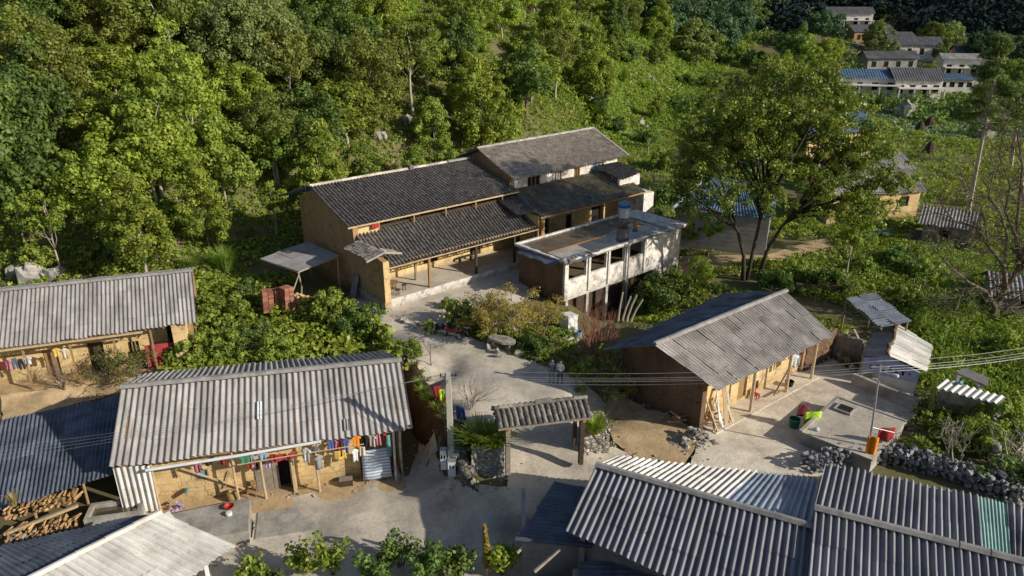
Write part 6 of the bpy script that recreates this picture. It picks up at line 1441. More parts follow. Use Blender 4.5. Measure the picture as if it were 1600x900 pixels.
# ---- bare branching trees
def branching(m, p, d, L, r, depth, rs, ends, up=.1, spread=.6):
    n = 3; pts = [p]; q = p
    for i in range(n):
        d = (d+Vector(rs.normal(size=3))*.13+Vector((0,0,up*.4))).normalized(); q = q+d*(L/n); pts.append(q)
    m.tube(pts, [r*(1-.35*i/n) for i in range(n+1)], 6 if r > .05 else 4, caps=False)
    if depth == 0: ends.append(q); return
    for k in range(rs.randint(2,4)):
        nd_ = (d+Vector(rs.normal(size=3))*spread).normalized(); branching(m, pts[-1-rs.randint(0,2)], nd_, L*rs.uniform(.6,.85), r*.6, depth-1, rs, ends, up, spread)
def bare_tree(loc, name, label, L, r, depth, seed, d0=(0,0,1), stems=1, mat='bark', leaves=None, nl=0, size=.2, up=.1, spread=.6, crad=.3, group=None, cat='tree'):
    t = thing(name, label, cat, loc, 0, group); rs = np.random.RandomState(seed); m = MB(); ends = []
    for s in range(stems):
        d = (Vector(d0)+Vector(rs.normal(size=3))*(.35 if stems > 1 else .05)).normalized(); branching(m, Vector((0,0,-.2)), d, L, r, depth, rs, ends, up, spread)
    m.build('branches', mat, t)
    if leaves:
        cen = np.array([tuple(e) for e in ends]); V, F, T = leafcloud(cen, nl, crad, size, rs, .8); npmesh('foliage', V, F, leaves, T, t)
    return t
def big_bare():
    p = G(1545,512); Y0 = p.y; t = thing('bare_tree', 'large dark leafless tree with twisting limbs at the right edge', 'tree', p); m = MB(); ends = []; rs = np.random.RandomState(4)
    def w(px, py, dy=0): d = ray(px, py); k = (Y0+dy)/d[1]; return Vector((d[0]*k, Y0+dy, HC+d[2]*k))-p
    L = [([(1545,520),(1556,480),(1572,450),(1592,420),(1625,385)], .32, .16), ([(1556,480),(1540,455),(1512,440),(1488,420),(1462,392)], .2, .05), ([(1572,450),(1568,415),(1545,385),(1525,355),(1490,345),(1470,318)], .22, .05),
         ([(1592,420),(1588,370),(1592,320),(1598,260),(1588,200)], .2, .05), ([(1568,415),(1575,370),(1562,330),(1545,305),(1555,260)], .14, .04), ([(1512,440),(1500,465),(1478,470),(1455,462)], .1, .04), ([(1588,370),(1570,330),(1578,290),(1560,240),(1570,200)], .1, .03), ([(1545,385),(1538,340),(1510,300),(1500,262)], .1, .03), ([(1592,420),(1610,360),(1606,300),(1618,250)], .15, .04)]
    for i, (pl, r0, r1) in enumerate(L):
        pts = [w(a, b, math.sin(i*2.1+j)*.5*(j > 0)) for j, (a, b) in enumerate(pl)]; n = len(pts); m.tube(pts, [(r0+(r1-r0)*j/(n-1))*.8 for j in range(n)], 7, caps=False)
        for j in range(1, n):
            for _ in range(5):
                d = (pts[j]-pts[j-1]).normalized()+Vector(rs.normal(size=3))*.7; branching(m, pts[j].lerp(pts[j-1], rs.uniform()), d.normalized(), rs.uniform(.7,1.5), max(.03, r1*.8), 3, rs, ends, .1, .6)
    m.build('branches', 'bark', t)
big_bare()
bare_tree(G(1600,330), 'bare_tree', 'grey leafless tree rising behind the right edge', 4.2, .2, 5, 33, (-.2,0,1), 1, 'bark_pale', up=.2, spread=.45)
bare_tree(G(1480,395), 'bare_tree', 'low brown leafless tree between the tilted shed and the big bare tree', 2.0, .12, 4, 8, (.1,0,1), 2, 'bark_dark', up=.1)
bare_tree(G(1575,740), 'bare_tree', 'dead whitish shrub in the overgrown plot', 1.5, .09, 4, 9, (-.15,0,1), 3, 'bark_pale', up=.15)
bare_tree(G(1490,735), 'bare_tree', 'dead grey shrub with fan of twigs above the dry stone wall', 1.2, .07, 4, 10, (-.05,0,1), 3, 'bark_pale', up=.25, spread=.5)
bare_tree(G(100,608), 'bare_shrub', 'leafless brown shrub in front of the upper left house', .9, .05, 4, 11, (0,0,1), 5, 'bark', up=.15, cat='shrub')
bare_tree(G(170,598), 'bare_shrub', 'larger leafless shrub in front of the red panel', 1.0, .05, 4, 12, (0,0,1), 5, 'bark', 'leaf_olive', 6, .12, .15, cat='shrub')
bare_tree(G(215,590), 'bare_shrub', 'sparse leafy shrub right beside the red panel', 1.0, .05, 4, 14, (0,0,1), 5, 'bark', 'leaf_olive', 10, .12, .15, cat='shrub')
bare_tree(G(807,535), 'shrub_tree', 'golden brown airy fruit tree beside the plaza', 1.8, .12, 4, 15, (0,0,1), 3, 'bark_pale', 'leaf_autumn', 40, .12, up=.1, spread=.75, crad=.42)
bare_tree(G(765,520), 'shrub_tree', 'smaller golden shrub left of the airy fruit tree', 1.35, .07, 4, 16, (0,0,1), 3, 'bark', 'leaf_autumn', 36, .12, up=.12, spread=.7, crad=.38)
bare_tree(G(845,525), 'shrub_tree', 'reddish shrub right of the airy fruit tree', 1.3, .07, 4, 26, (0,0,1), 3, 'bark', 'leaf_autumn', 26, .11, up=.12, spread=.7, crad=.38)
bare_tree(G(930,585), 'bare_shrub', 'tall reddish bare stems behind the gate roof', 1.9, .06, 4, 17, (0,0,1), 9, 'brick', up=.5, spread=.25, cat='shrub')
bare_tree(G(945,628), 'leafy_shrub', 'loose shrub with dull green leaves growing behind the right gate post', 1.3, .05, 4, 18, (0,0,1), 4, 'bark', 'leaf_olive', 14, .2, up=.2, spread=.5, crad=.25, cat='shrub')
bare_tree(G(735,640), 'bare_shrub', 'thin purple grey twigs between the concrete pole and the gate', 1.15, .035, 4, 19, (0,0,1), 5, 'wood_grey', up=.25, spread=.4, cat='shrub')
bare_tree(G(676,600), 'bare_shrub', 'single thin bare sapling on the plaza edge left of the concrete pole', 1.7, .035, 3, 20, (.15,0,1), 1, 'bark', up=.3, spread=.45, cat='shrub')
bare_tree(G(1085,440), 'shrub_tree', 'small round green fruit tree right of the concrete house', .95, .08, 4, 27, (0,0,1), 2, 'bark_pale', 'leaf_mid', 30, .16, up=.12, spread=.7, crad=.35)
bare_tree(P(1010,900,-2.4), 'dry_vine', 'dry reddish vine sprawling over the near corrugated roof', 1.4, .03, 4, 22, (.3,.3,1.6), 5, 'wood_grey', 'leaf_rust', 3, .1, up=.1, spread=.55, cat='vine')
# tall conifer
def conifer(px, py, tx, ty, lab, seed, bare=.45):
    p = G(px, py); d = ray(tx, ty); s = p.y/d[1]; lean = d[0]*s-p.x; H = HC+d[2]*s-p.z; t = thing('conifer', lab, 'tree', p); rs = np.random.RandomState(seed)
    m = MB(); m.tube([(0,0,-.5),(lean*.5,0,H*.5),(lean,0,H)], [.28,.17,.04], 8); cen = []; rad = []
    for i in range(70):
        h = bare+(1-bare)*(i/70); L = ((1-h)**.7)*H*.24+.5; a = rs.uniform(0,6.28); L *= rs.uniform(.6,1.15)
        b = Vector((lean*h,0,H*h)); e = b+Vector((math.cos(a)*L, math.sin(a)*L, -.12*L+.3)); m.tube([b,e],[.05,.015],4)
        for k in range(3): q = b.lerp(e,.45+.27*k); cen.append(tuple(q)); rad.append(.42+.2*rs.uniform())
    m.build('trunk', 'bark_pale', t); V, F, T = leafcloud(np.array(cen), 95, np.array(rad)*1.25, .3, rs, .5, asp=.3); npmesh('crown', V, F, 'leaf_dark', T, t)
conifer(1512, 335, 1566, 58, 'tall dark conifer with a bare lower trunk at the right edge', 3, .5)
conifer(1580, 260, 1600, 105, 'second darker conifer beside the tall one at the right edge', 4, .4)
# ---- grass clumps / reeds
def blades(rs, n, h, w, spread, droop=.5):
    a = rs.uniform(0,6.28,n); L = h*rs.uniform(.55,1.1,n); r0 = rs.uniform(0,.25*spread,n); out = rs.uniform(.2,1,n)*spread
    dx, dy = np.cos(a), np.sin(a); sx, sy = -dy*w/2, dx*w/2; V = []; 
    K = [(0,0),(.45,.35),(.8,.75),(1,1)]
    rows = []
    for t, o in K:
        x = dx*(r0+out*o); y = dy*(r0+out*o); z = L*(t-droop*t**3*.55)
        ww = 1-t*.85
        rows += [np.stack([x-sx*ww,y-sy*ww,z],1), np.stack([x+sx*ww,y+sy*ww,z],1)]
    V = np.stack(rows,1).reshape(-1,3); b = np.arange(n)*8
    F = np.concatenate([np.stack([b+2*i,b+2*i+1,b+2*i+3,b+2*i+2],1) for i in range(3)])
    T = np.tile(np.clip(rs.normal(.5,.25,n),0,1),3); return V, F, T
def clump(name, loc, h, spread, n, mat, label, seed, w=.05, cat='grass', group=None):
    rs = np.random.RandomState(seed); V, F, T = blades(rs, n, h, w, spread); o = npmesh(name, V, F, mat, T); o.location = loc; o.rotation_euler = (0,0,seed); tag(o, label, cat, group); return o
clump('grass_clump', G(352,425), 2.9, 1.6, 420, 'leaf_grass', 'tall arching clump of yellow green grass right of the upper left roof', 1, .07)
clump('grass_clump', G(225,418), 2.3, 1.5, 320, 'leaf_grass', 'clump of coarse grass behind the upper left roof', 2, .06)
clump('grass_clump', G(300,425), 2.0, 1.3, 300, 'leaf_mid', 'darker clump of grass between the roof end and the arching clump', 3, .06)
clump('grass_clump', G(972,150), 4.0, 2.0, 380, 'leaf_grass', 'tall bright reed clump on the grassy clearing', 4, .14)
clump('grass_clump', G(935,190), 4.0, 2.2, 420, 'leaf_grass', 'wide bright reed clump just above the wing roof', 5, .14)
clump('grass_clump', G(1010,145), 3.0, 1.6, 260, 'leaf_grass', 'smaller reed clump right of the tall bright one', 6, .12)
clump('fern', P(750,694,.5), 1.5, 1.5, 240, 'leaf_mid', 'hanging fern on the stone wall left of the gate', 7, .13, 'fern')
clump('fern', P(776,697,.5), 1.4, 1.4, 200, 'leaf_mid', 'fern drooping beside the left gate post', 8, .13, 'fern')
clump('fern', P(733,700,-.2), 1.1, 1.2, 150, 'leaf_dark', 'dark fern nearest the concrete pole', 9, .12, 'fern')
clump('grass_clump', P(930,676,.4), 1.3, 1.0, 340, 'leaf_mid', 'dense green bush tuft on the stone block right of the gate', 10, .05)
clump('dry_stump_grass', P(22,790,-.7), 1.0, .5, 60, 'leaf_straw', 'dry tuft growing out of the dark lean-to roof', 12, .05)
def village_trees():
    L = [(1285,72,1.0,'far1'),(1305,100,.7,'mid3'),(1372,62,.8,'far2'),(1395,58,.7,'far2'),(1362,100,.5,'olive1'),(1455,62,.9,'tall'),(1462,112,.5,'dark1'),(1455,128,.4,'mid1'),(1462,160,.3,'bright1'),(1548,140,.7,'dark1'),(1575,120,.9,'far1'),(1590,150,.9,'mid3'),(1375,172,.3,'dark2'),(1290,110,.9,'mid3'),(1480,62,.9,'far2'),(1545,62,1.0,'far1'),(1260,130,.9,'mid1'),(1290,150,.7,'mid3'),(1240,110,1.0,'dark1'),(1590,190,.8,'dark1'),(1385,122,.3,'bright1')]
    for px, py, s, k in L:
        p = G(px, py); plant_tree(k, p, s, LAB[k]+' among the houses of the far village', group=LAB[k]+'s among the far houses')
village_trees()
def bushes():
    L = [(1010,455,.8,'bush','round green bush beside the dark gully'),(1060,450,.8,'bush','bright bush on the path right of the concrete house'),(1035,468,1.5,'bush2','tall dark bush at the gully edge'),(1012,485,1.3,'bush2','dark bush in the gully below the concrete house'),
         (1210,455,1.1,'bush2','dark bush behind the ridge of the right house, left one'),(1245,440,1.1,'bush','bright bush behind the ridge of the right house'),(1290,455,1.2,'bush2','dark bush behind the right end of the right house'),
         (720,505,.9,'bush','flowering bush at the end of the farmhouse terrace'),(742,515,.8,'bush2','dark hedge plant behind the motorbikes'),(765,528,.7,'bush','hedge plant left of the stone table'),(835,552,.8,'bush2','hedge plant right of the stone table'),(848,558,.5,'bush','hedge plant behind the two people'),(795,535,.6,'bush','low plant behind the stone table'),
         (645,555,.6,'bush','bush on the corner of the plaza above the lower roof'),(652,590,.6,'bush2','bush on the bank right of the lower roof'),(675,640,.6,'bush2','bush hanging over the earth bank'),(690,650,.55,'bush','bright bush on the bank next to the concrete pole'),
         (320,530,1.5,'bush','broad bright bush in the garden right of the upper left house'),(350,560,1.3,'bush','bright leafy bush behind the ridge of the lower left house'),(395,545,1.2,'bush2','dark bush in the middle of the garden'),(370,515,1.3,'bush','bright bush in the upper part of the garden'),(300,570,1.1,'bush','bush at the left end of the ridge of the lower left house'),(430,560,1.0,'bush','bush in the lower garden behind the long ridge'),(560,515,1.1,'bush2','dark tall plant at the right edge of the garden'),(520,500,1.2,'bush','tall leafy plant at the top of the garden below the gable wall'),(282,545,.7,'bush','bright ivy bush on the end pillar of the upper left house'),(700,480,.5,'bush','small bush by the terrace edge'),(672,518,.45,'bush','low plant between the pale stones'),
         (1400,420,1.2,'bush2','dark round bush in the green hollow'),(1345,430,1.0,'bush','bright bush in the green hollow'),(1450,440,1.2,'bush','bushy plant left of the bare tree'),(1410,480,1.0,'bush','bush behind the blue shed'),
         (1440,712,.5,'bush','shrub behind the dry stone wall'),(1385,722,.3,'bush','low yellowish shrub at the lamp pole foot'),(1530,700,1.0,'bush','sprawling shrub in the overgrown plot'),(1560,670,1.1,'bush','shrub beside the white corrugated strip'),(1590,760,1.1,'bush2','dark shrub in the right corner behind the wall'),(1575,560,1.2,'bush','bush at the right edge below the bare tree'),
         (940,200,1.6,'bush','bush above the wing roof left'),(1010,225,1.4,'bush2','dark bush right of the wing'),(1035,265,1.5,'bush','bush beside the wing end wall'),(1040,320,1.3,'bush2','dark bush behind the concrete house'),(1025,360,1.2,'bush2','dark bush between the concrete house and the block house'),
         (330,500,1.1,'bush','rounded bush left of the brick stacks'),(385,470,.9,'bush2','dark bush left of the brick stacks'),(150,418,1.1,'bush','bush behind the middle of the upper left roof'),(60,425,1.2,'bush','bush behind the left end of the upper left roof'),(262,350,1.2,'bush','bright bush at the foot of the forest'),(180,400,1.2,'bush2','dark bush at the foot of the forest')]
    for px, py, s, k, lab in L:
        p = G(px, py); plant_tree(k, p, s, lab, name='bush', cat='bush', zs=random.uniform(.8,1.1))
bushes()
for i, (px, py) in enumerate(((640,562),(648,575),(655,600),(660,612),(668,625),(682,640),(695,655),(704,668),(714,682))):
    clump('weed_tuft', P(px, py, -.25), random.uniform(.4,.8), .6, 90, random.choice(['leaf_mid','leaf_olive','leaf_grass']), 'weed tuft growing along the top of the earth bank', 60+i, .05, 'weed', 'weed tufts along the top of the earth bank')
# rocks
def rocks():
    L = [(35,432,.9,'upright grey karst rock behind the upper left roof'),(55,436,1.3,'large grey karst boulder behind the upper left roof'),(78,436,.8,'smaller karst rock right of the large boulder'),(92,430,.6,'low karst rock beside the boulders'),
         (640,240,1.0,'pale rock on the terrace behind the farmhouse'),(690,235,1.2,'pale rocky outcrop behind the farmhouse ridge'),(600,255,.9,'rock beside the fallen trunk behind the farmhouse'),(720,225,.9,'rock at the forest edge behind the wing'),
         (985,215,1.0,'pale rock on the clearing right of the wing'),(1000,200,1.2,'upright white rock on the clearing'),(1012,205,1.1,'white rock right of the upright one'),(1015,140,.9,'grey rock high on the clearing'),(925,165,1.1,'grey boulder on the clearing left'),(950,130,1.0,'grey boulder under the forest edge'),
         (1405,180,2.2,'dark hay coloured rock in the far field'),(1560,200,2.0,'grey rock beside the far field'),(1540,215,2.2,'large grey rock left of the conifer trunk'),(1350,405,.6,'pale stone in the green hollow'),(1420,320,1.0,'stone beside the tilted shed'),(620,0,2,'pale cliff rock high in the forest')]
    for px, py, s, lab in L:
        o = MB(); 
        for k in range(4): o.rock((random.uniform(-.6,.6)*s, random.uniform(-.4,.4)*s, s*.3+random.uniform(0,.3)*s), s*random.uniform(.45,.8), random.random(), (1,.8,1.2))
        o = o.build('rock', 'rock'); o.location = G(px, py); tag(o, lab, 'rock')
    m = MB(); a = G(520,245); m.tube([a, a+Vector((1.6,-.5,-1.6)), a+Vector((2.4,-.8,-2.6))], [.25,.22,.18]); tag(m.build('fallen_tree','bark'), 'fallen brown trunk on the slope behind the farmhouse', 'trunk')
    tp = P(1420,372,.1); o = MB()
    for i in range(16): o.rock((random.uniform(-2,2), random.uniform(-.6,.6), .2), random.uniform(.4,.8), random.random(), (1.2,.8,.5))
    o = o.build('white_tarp', 'plast_white', None, True); o.location = G(1385,368); tag(o, 'crumpled white tarpaulin below the tilted shed', 'tarp')
    for i, (px, py) in enumerate(((1452,197),(1437,205),(1452,238))):
        m = MB(); m.lathe([(.95*random.uniform(.9,1.1),0)]+[(r_*random.uniform(.85,1.1),z_) for r_, z_ in ((.9,.4),(.75,.9),(.5,1.3),(.2,1.6),(.05,1.75))], 9); o = m.build('haystack', 'wood_dark', None); o.location = G(px, py); tag(o, ['right dark haystack at the near edge of the cabbage field','left dark haystack at the near edge of the cabbage field','haystack lower down in the bright grass'][i], 'haystack')
rocks()
# ---- stuff: ground cover
def scatter(name, npts, region, key, per, rad, size, mat, hgt=.25, seed=3, squash=.5, up=.5, smin=None, asp=.6, cov=None, col=None, thr=None):
    """region(px,py,x,y,s)->mask in terms of real ground; points uniformly on ground"""
    rs = np.random.RandomState(seed); y = rs.uniform(cov[2], cov[3], npts); x = rs.uniform(cov[0], cov[1], npts)
    z = HZ(x, y); s = footdist(x, y); px, py, F_ = proj(x, y, z)
    k = (px > -60) & (px < 1660) & (py > -80) & (py < 960) & region(px, py, x, y, s)
    x, y, z, s = x[k], y[k], z[k], s[k]
    for e in EXC: 
        k = ~inpoly(x, y, e); x, y, z, s = x[k], y[k], z[k], s[k]
    for sh in SHEETS:
        k = ~inpoly(x, y, sh[1]); x, y, z, s = x[k], y[k], z[k], s[k]
    if thr is not None:
        k = vnoise(x, y, thr[0], thr[1]) > thr[2]; x, y, z = x[k], y[k], z[k]
    cen = np.stack([x, y, z+hgt*rs.uniform(.2,1.3,len(x))], 1)
    V, F, T = leafcloud(cen, per, rs.uniform(.6,1.3,len(x))*rad, size, rs, squash, up, asp, shell=False)
    o = npmesh(name, V, F, mat, T); tag(o, kind='stuff'); return o
def vdist(x, y):
    d = np.full(np.shape(x), 1e9)
    for a in VH: d = np.minimum(d, np.hypot(x-a[0], y-a[1]))
    return d
scatter_far = lambda px, py, x, y, s: (s > -3) & (y > 115) & (y < 235) & (px > 850)
hill = lambda px, py, x, y, s: (s > -1.5) & (s < 48) & (y < 150)
scatter('undergrowth', 44000, lambda *a: hill(*a), '', 11, .6, .32, 'leaf_mid', .45, 1, cov=(-70,45,46,150), thr=(6,3,-.6))
scatter('undergrowth', 15000, lambda *a: hill(*a), '', 10, .5, .30, 'leaf_dark', .4, 2, cov=(-70,45,46,150), thr=(7,4,-.1))
scatter('undergrowth', 16000, lambda px, py, x, y, s: (s > -4) & (s < 12) & (y < 140), '', 11, .45, .26, 'leaf_bright', .4, 4, cov=(-60,40,46,140), thr=(4,5,0))
scatter('undergrowth', 14000, scatter_far, '', 12, .9, .5, 'leaf_mid', .6, 31, cov=(5,100,115,235))
scatter('long_grass', 9000, lambda px, py, x, y, s: scatter_far(px,py,x,y,s) & (px < 1200), '', 12, .8, .6, 'leaf_grass', .5, 32, cov=(5,60,115,200), asp=.25)
clear = lambda px, py, x, y, s: (px > 850) & (px < 1180) & (py > 80) & (s > -6) & (s < 45)
scatter('long_grass', 15000, clear, '', 12, .5, .42, 'leaf_grass', .35, 6, cov=(2,55,84,150), asp=.2, squash=.8, up=.1)
scatter('dry_grass', 15000, clear, '', 10, .5, .35, 'leaf_straw', .3, 7, cov=(2,55,84,150), asp=.2, squash=.8, up=.1, thr=(5,7,-.15))
val = lambda px, py, x, y, s: (s < 2) & (x > 12) & (y > 38)
scatter('valley_grass', 26000, lambda px, py, x, y, s: val(px,py,x,y,s) & (y > 74), '', 8, .6, .45, 'leaf_grass', .3, 8, cov=(14,150,74,190), asp=.3, squash=.6, up=.2, thr=(9,8,-.45))
scatter('valley_bushes', 15000, lambda px, py, x, y, s: val(px,py,x,y,s) & (y > 70), '', 10, .8, .45, 'leaf_mid', .6, 9, cov=(14,140,70,200), thr=(8,9,.15))
scatter('valley_bushes', 9000, lambda px, py, x, y, s: (y > 130) & (s < 4), '', 14, 1.6, .8, 'leaf_dark', 1.4, 19, cov=(30,190,130,260), thr=(14,19,.2), squash=.8)
scatter('hollow_plants', 12000, lambda px, py, x, y, s: (x > 8) & (y > 36) & (y < 78) & (px > 985) & (s < 0), '', 14, .42, .24, 'leaf_mid', .4, 10, cov=(8,60,36,78), thr=(5,2,-.5))
scatter('hollow_plants', 9000, lambda px, py, x, y, s: (x > 20) & (y > 34) & (y < 78) & (px > 1240), '', 14, .5, .26, 'leaf_bright', .6, 11, cov=(18,62,34,78), thr=(4,6,-.15))
scatter('maize_patch', 6500, lambda px, py, x, y, s: (px > 1430) & (py > 395) & (py < 620), '', 14, .6, .45, 'leaf_bright', .9, 12, cov=(26,60,38,70), asp=.16, squash=1.2, up=.0)
scatter('cabbage_field', 5200, lambda px, py, x, y, s: (px > 1330) & (py > 158) & (py < 215), '', 10, .45, .5, 'leaf_cab', .2, 13, cov=(60,125,110,150), squash=.5)
garden = lambda px, py, x, y, s: (px > 255) & (px < 640) & (py > 440) & (py < 600) & (x < -6)
scatter('garden_plants', 5200, garden, '', 14, .42, .34, 'leaf_big', .65, 14, cov=(-30,-5,36,58), asp=.85, squash=.7, up=.6)
scatter('garden_plants', 2600, lambda *a: garden(*a) & (a[0] < 440), '', 26, .5, .17, 'leaf_bright', .7, 15, cov=(-30,-5,36,58), squash=.8)
scatter('yard_weeds', 1700, lambda px, py, x, y, s: (py > 560) & (py < 720) & (px < 330), '', 12, .3, .15, 'leaf_olive', .2, 16, cov=(-36,-14,32,50), asp=.3, thr=(3,1,-.1))
scatter('dry_plants', 1500, lambda px, py, x, y, s: (px > 1400) & (py > 630) & (py < 722), '', 16, .35, .18, 'leaf_olive', .35, 17, cov=(17,40,26,44))
scatter('gully_litter', 2200, lambda px, py, x, y, s: (px > 850) & (px < 1100) & (py > 430) & (py < 640), '', 10, .35, .17, 'leaf_olive', .12, 18, cov=(0,20,36,60), thr=(3,3,-.2))
scatter('verge_plants', 1600, lambda px, py, x, y, s: (px > 690) & (px < 900) & (py > 495) & (py < 575), '', 16, .3, .15, 'leaf_mid', .25, 20, cov=(-6,8,40,52))
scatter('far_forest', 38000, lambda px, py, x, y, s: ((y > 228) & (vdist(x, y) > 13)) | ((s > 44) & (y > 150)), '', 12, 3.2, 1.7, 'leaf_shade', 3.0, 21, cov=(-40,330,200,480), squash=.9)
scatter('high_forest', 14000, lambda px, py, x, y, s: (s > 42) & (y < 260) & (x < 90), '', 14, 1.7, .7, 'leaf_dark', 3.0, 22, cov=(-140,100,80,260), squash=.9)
scatter('bed_plants', 900, lambda px, py, x, y, s: (px > 370) & (px < 850) & (py > 842), '', 20, .4, .17, 'leaf_dark', .35, 41, cov=(-14,4,25,31), squash=.8)
scatter('bed_plants', 260, lambda px, py, x, y, s: (px > 390) & (px < 830) & (py > 850), '', 22, .35, .19, 'leaf_mid', .8, 42, cov=(-14,4,25,31), squash=.9)
def slope_shrubs():
    rs = random.Random(77); n = 0; acc = []
    while n < 46:
        px, py = rs.uniform(860,1240), rs.uniform(85,270)
        if px < 990 and py > 195: continue
        p = G(px, py)
        if inex(p.x, p.y) or any((p-q).length < 4 for q in acc): continue
        acc.append(p); n += 1; k = rs.choice(['bush','bush2','bright2','mid1','olive1','dark1','thin','bush2'])
        sc = rs.uniform(1.2,2.4) if k.startswith('bush') else rs.uniform(.35,.62)
        w = {'bush':'light green shrub','bush2':'dark green shrub'}.get(k, 'small '+LAB.get(k,'tree').replace('tall ',''))+' dotted over the grassy clearing right of the farmhouse wing'
        plant_tree(k, p, sc, w, group=w.replace('dotted over','on'), name='shrub' if k.startswith('bush') else 'tree', cat='shrub' if k.startswith('bush') else 'tree')
slope_shrubs()
def litter():
    m = MB(); k = 0
    for n, poly, *_ in SHEETS[:3]:
        for i in range(len(poly)):
            a, b = Vector(poly[i]), Vector(poly[(i+1) % len(poly)])
            for _ in range(int((b-a).length*3)):
                q = a.lerp(b, random.random())+Vector((random.gauss(0,.3), random.gauss(0,.3)))
                if q.y < 27: continue
                m.rock((q.x, q.y, hz(q.x, q.y)+.06), random.uniform(.03,.12), random.random(), (1.2,1,.7))
    tag(m.build('gravel', 'stone'), kind='stuff')
litter()
# near plants at the bottom edge
def near_plants():
    L = [(400,905,1.2,'leafy plant with big sunlit leaves at the bottom edge, leftmost'),(425,890,.9,'small leafy plant at the bottom edge beside the leftmost'),(480,880,1.5,'leafy stem with pale top leaves at the bottom edge'),(535,885,2.1,'tall leafy plant with bright top leaves at the bottom'),(570,890,1.6,'dark leafy plant right of the tall bright one'),(620,880,1.9,'dark tangled plant in the middle of the bottom bed'),(655,890,1.7,'bushy plant left of the cactus like stem'),(700,885,1.8,'dense squash plant at the bottom centre'),(735,895,1.8,'squash plant in front of the tall leafy spire'),(790,895,1.7,'sunlit squash plant at the right end of the bottom bed'),(590,900,1.2,'low shaded plant at the bottom edge')]
    for i, (px, py, h, lab) in enumerate(L):
        p = P(px+rng.uniform(-14,14), py+14+rng.uniform(-8,14), -3.1); t = thing('leafy_plant', lab, 'plant', p); rs = np.random.RandomState(40+i); m = MB(); cen = []
        for k in range(9):
            e = Vector((rs.uniform(-.8,.8), rs.uniform(-.6,.6), h*rs.uniform(.5,1.1))); m.tube([(0,0,-.2),(e.x*.4,e.y*.4,e.z*.6),e], [.03,.022,.01], 4)
            for q in range(3): cen.append(tuple(Vector((e.x*.6,e.y*.6,e.z*.6)).lerp(e, q/2)))
        m.build('stem', 'bark', t); V, F, T = leafcloud(np.array(cen), 26, .36, .21, rs, .8, .5, .72); npmesh('foliage', V, F, 'leaf_big' if i in (0,2,3,9) else 'leaf_dark', T, t)  # darker leaf colour paints the shade on most plants, brighter one the sunlit ones
    p = P(762,905,-3.1); t = thing('flower_spire', 'tall sunlit leafy spire rising from the bottom bed', 'plant', p); m = MB(); m.tube([(0,0,0),(-.05,0,1.6),(-.1,0,3.1)], [.06,.05,.02]); m.build('stem', 'bark_pale', t)
    rs = np.random.RandomState(3); cen = np.array([(-.1*k/30, 0, .8+2.4*k/30) for k in range(31)]); rad = np.linspace(.32,.08,31); V, F, T = leafcloud(cen, 26, rad, .15, rs, 1, .3, .6); npmesh('foliage', V, F, 'leaf_autumn', T, t)
    o = MB().tube([P(835,893,-1.2), P(876,858,-.4)], [.09,.06]).build('pole', 'bark_pale'); tag(o, 'pale cut pole sticking out at the bottom edge, longer one', 'pole')
    o = MB().tube([P(808,864,-1.2), P(820,852,-1.0)], [.08,.06]).build('pole', 'bark_pale'); tag(o, 'short pale pole end left of the longer one', 'pole')
near_plants()
gable_house('earth_house', 'unseen house added below the bottom edge to shade the lane', 'house', (3.5,18.6,-3.1), -12, 12, 6, 4.2, 2.0, 'earth_gold', 'fibro', wins=3)  # added out of view so that its shadow falls on the lane
for i, (px, py, w, h, c) in enumerate(((719,500,.25,0,'yellow'),)):
    rs = np.random.RandomState(5); cen = G(706,510)+Vector((0,0,.7)); cs = np.array([tuple(cen+Vector(rs.uniform(-.9,.9,3))*Vector((1,1,.4)).length*.6) for _ in range(26)])
    V, F, T = leafcloud(cs, 10, .09, .14, rs); o = npmesh('marigolds', V, F, 'cloth_yellow', T); tag(o, 'orange yellow flowers above the parked motorbikes', 'flowers')
# ================================================================ GROUND
def ground():
    def ax(lo, hi, flo, fhi, fine, g):
        a = list(np.arange(flo, fhi+.01, fine)); s = fine; x = flo
        while x > lo: s *= g; x -= s; a.insert(0, x)
        s = fine; x = a[-1]
        while x < hi: s *= g; x += s; a.append(x)
        return np.array(a)
    X = ax(-520, 700, -42, 46, .55, 1.05); Y = ax(-250, 800, 24, 76, .55, 1.035)
    xx, yy = np.meshgrid(X, Y); zz = HZ(xx, yy)
    for n, poly, m_, off, st, ro in SHEETS:
        zz = zz-.16*inpoly(xx.ravel(), yy.ravel(), poly).reshape(xx.shape)
    V = np.stack([xx.ravel(), yy.ravel(), zz.ravel()], 1); w = len(X); i, j = np.meshgrid(np.arange(w-1), np.arange(len(Y)-1)); b = (j*w+i).ravel()
    o = npmesh('ground', V, np.stack([b,b+1,b+1+w,b+w],1), 'ground_mat', None, None, True); tag(o, kind='structure')
mk('ground_mat', (.12,.125,.045), (.17,.14,.07), sc=.25, dirt=(.17,.13,.08), dsc=.35, damt=.7, bump=.8, bsc=3, tint=0, detail=10)
ground()
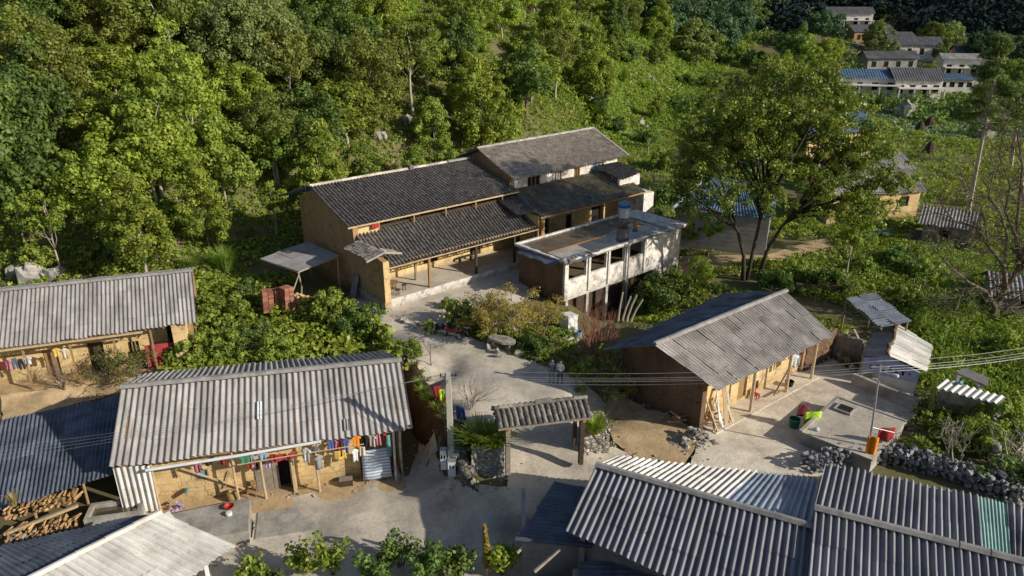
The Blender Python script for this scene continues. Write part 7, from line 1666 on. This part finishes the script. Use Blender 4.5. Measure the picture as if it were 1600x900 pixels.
def sheets():
    for n, poly, mt, off, st, ro in SHEETS:
        vs = [Vector(p) for p in poly]; out = []
        for i in range(len(vs)):
            a, b = vs[i], vs[(i+1) % len(vs)]; k = max(1, int((b-a).length/.5))
            for j in range(k): q = a.lerp(b, j/k); out.append(Vector((q.x+random.uniform(-.07,.07), q.y+random.uniform(-.07,.07))))
        nb = len(out); xs = [p.x for p in out]; ys = [p.y for p in out]; P2 = np.array([(p.x,p.y) for p in out]); pts = list(out)
        gx, gy = np.meshgrid(np.arange(min(xs), max(xs), .5), np.arange(min(ys), max(ys), .5)); gx = gx.ravel(); gy = gy.ravel(); k = inpoly(gx, gy, [(p.x,p.y) for p in out])
        for x, y in zip(gx[k], gy[k]):
            if np.min((P2[:,0]-x)**2+(P2[:,1]-y)**2) > .06: pts.append(Vector((x,y)))
        v2, e2, f2, *_ = delaunay_2d_cdt(pts, [], [list(range(nb))], 1, 1e-5)
        A = np.array([(v.x, v.y) for v in v2]); z = HZ(A[:,0], A[:,1])+off
        me = bpy.data.meshes.new(n); me.from_pydata([(a[0],a[1],c) for a, c in zip(A, z)], [], [tuple(f) for f in f2]); me.materials.append(M[mt]); me.update()
        me.polygons.foreach_set('use_smooth', [True]*len(me.polygons))
        o = bpy.data.objects.new(n, me); C.objects.link(o); tag(o, kind='structure')
        at = me.attributes.new('tint','FLOAT','FACE'); at.data.foreach_set('value', [.5]*len(me.polygons))
sheets()
# ================================================================ CAMERA, SUN, SKY
cam = bpy.data.cameras.new('camera'); co = bpy.data.objects.new('camera', cam); C.objects.link(co)
cam.sensor_width = 36; cam.lens = 36*FP/1600; cam.clip_end = 3000; co.location = (0,0,HC); co.rotation_euler = (math.pi/2-PT, 0, 0)
bpy.context.scene.camera = co
SUN_AZ = Vector((.925,-.38,0)).normalized(); EL = R(24.5)
sd = Vector((SUN_AZ.x*math.cos(EL), SUN_AZ.y*math.cos(EL), math.sin(EL)))
su = bpy.data.lights.new('sun', 'SUN'); su.energy = 5.0; su.angle = R(.53); su.color = (1,.92,.77); so = bpy.data.objects.new('sun', su); C.objects.link(so)
so.rotation_euler = sd.to_track_quat('Z', 'Y').to_euler(); so.location = (30,-20,60)
w = bpy.data.worlds.new('World'); bpy.context.scene.world = w; w.use_nodes = True; nt = w.node_tree; bg = nt.nodes['Background']
sk = nt.nodes.new('ShaderNodeTexSky'); sk.sky_type = 'NISHITA'; sk.sun_disc = False; sk.sun_elevation = EL; sk.sun_rotation = math.atan2(SUN_AZ.x, SUN_AZ.y)
nt.links.new(sk.outputs[0], bg.inputs[0]); bg.inputs[1].default_value = .085
vs_ = bpy.context.scene.view_settings; vs_.view_transform = 'Standard'; vs_.look = 'None'; vs_.exposure = 0
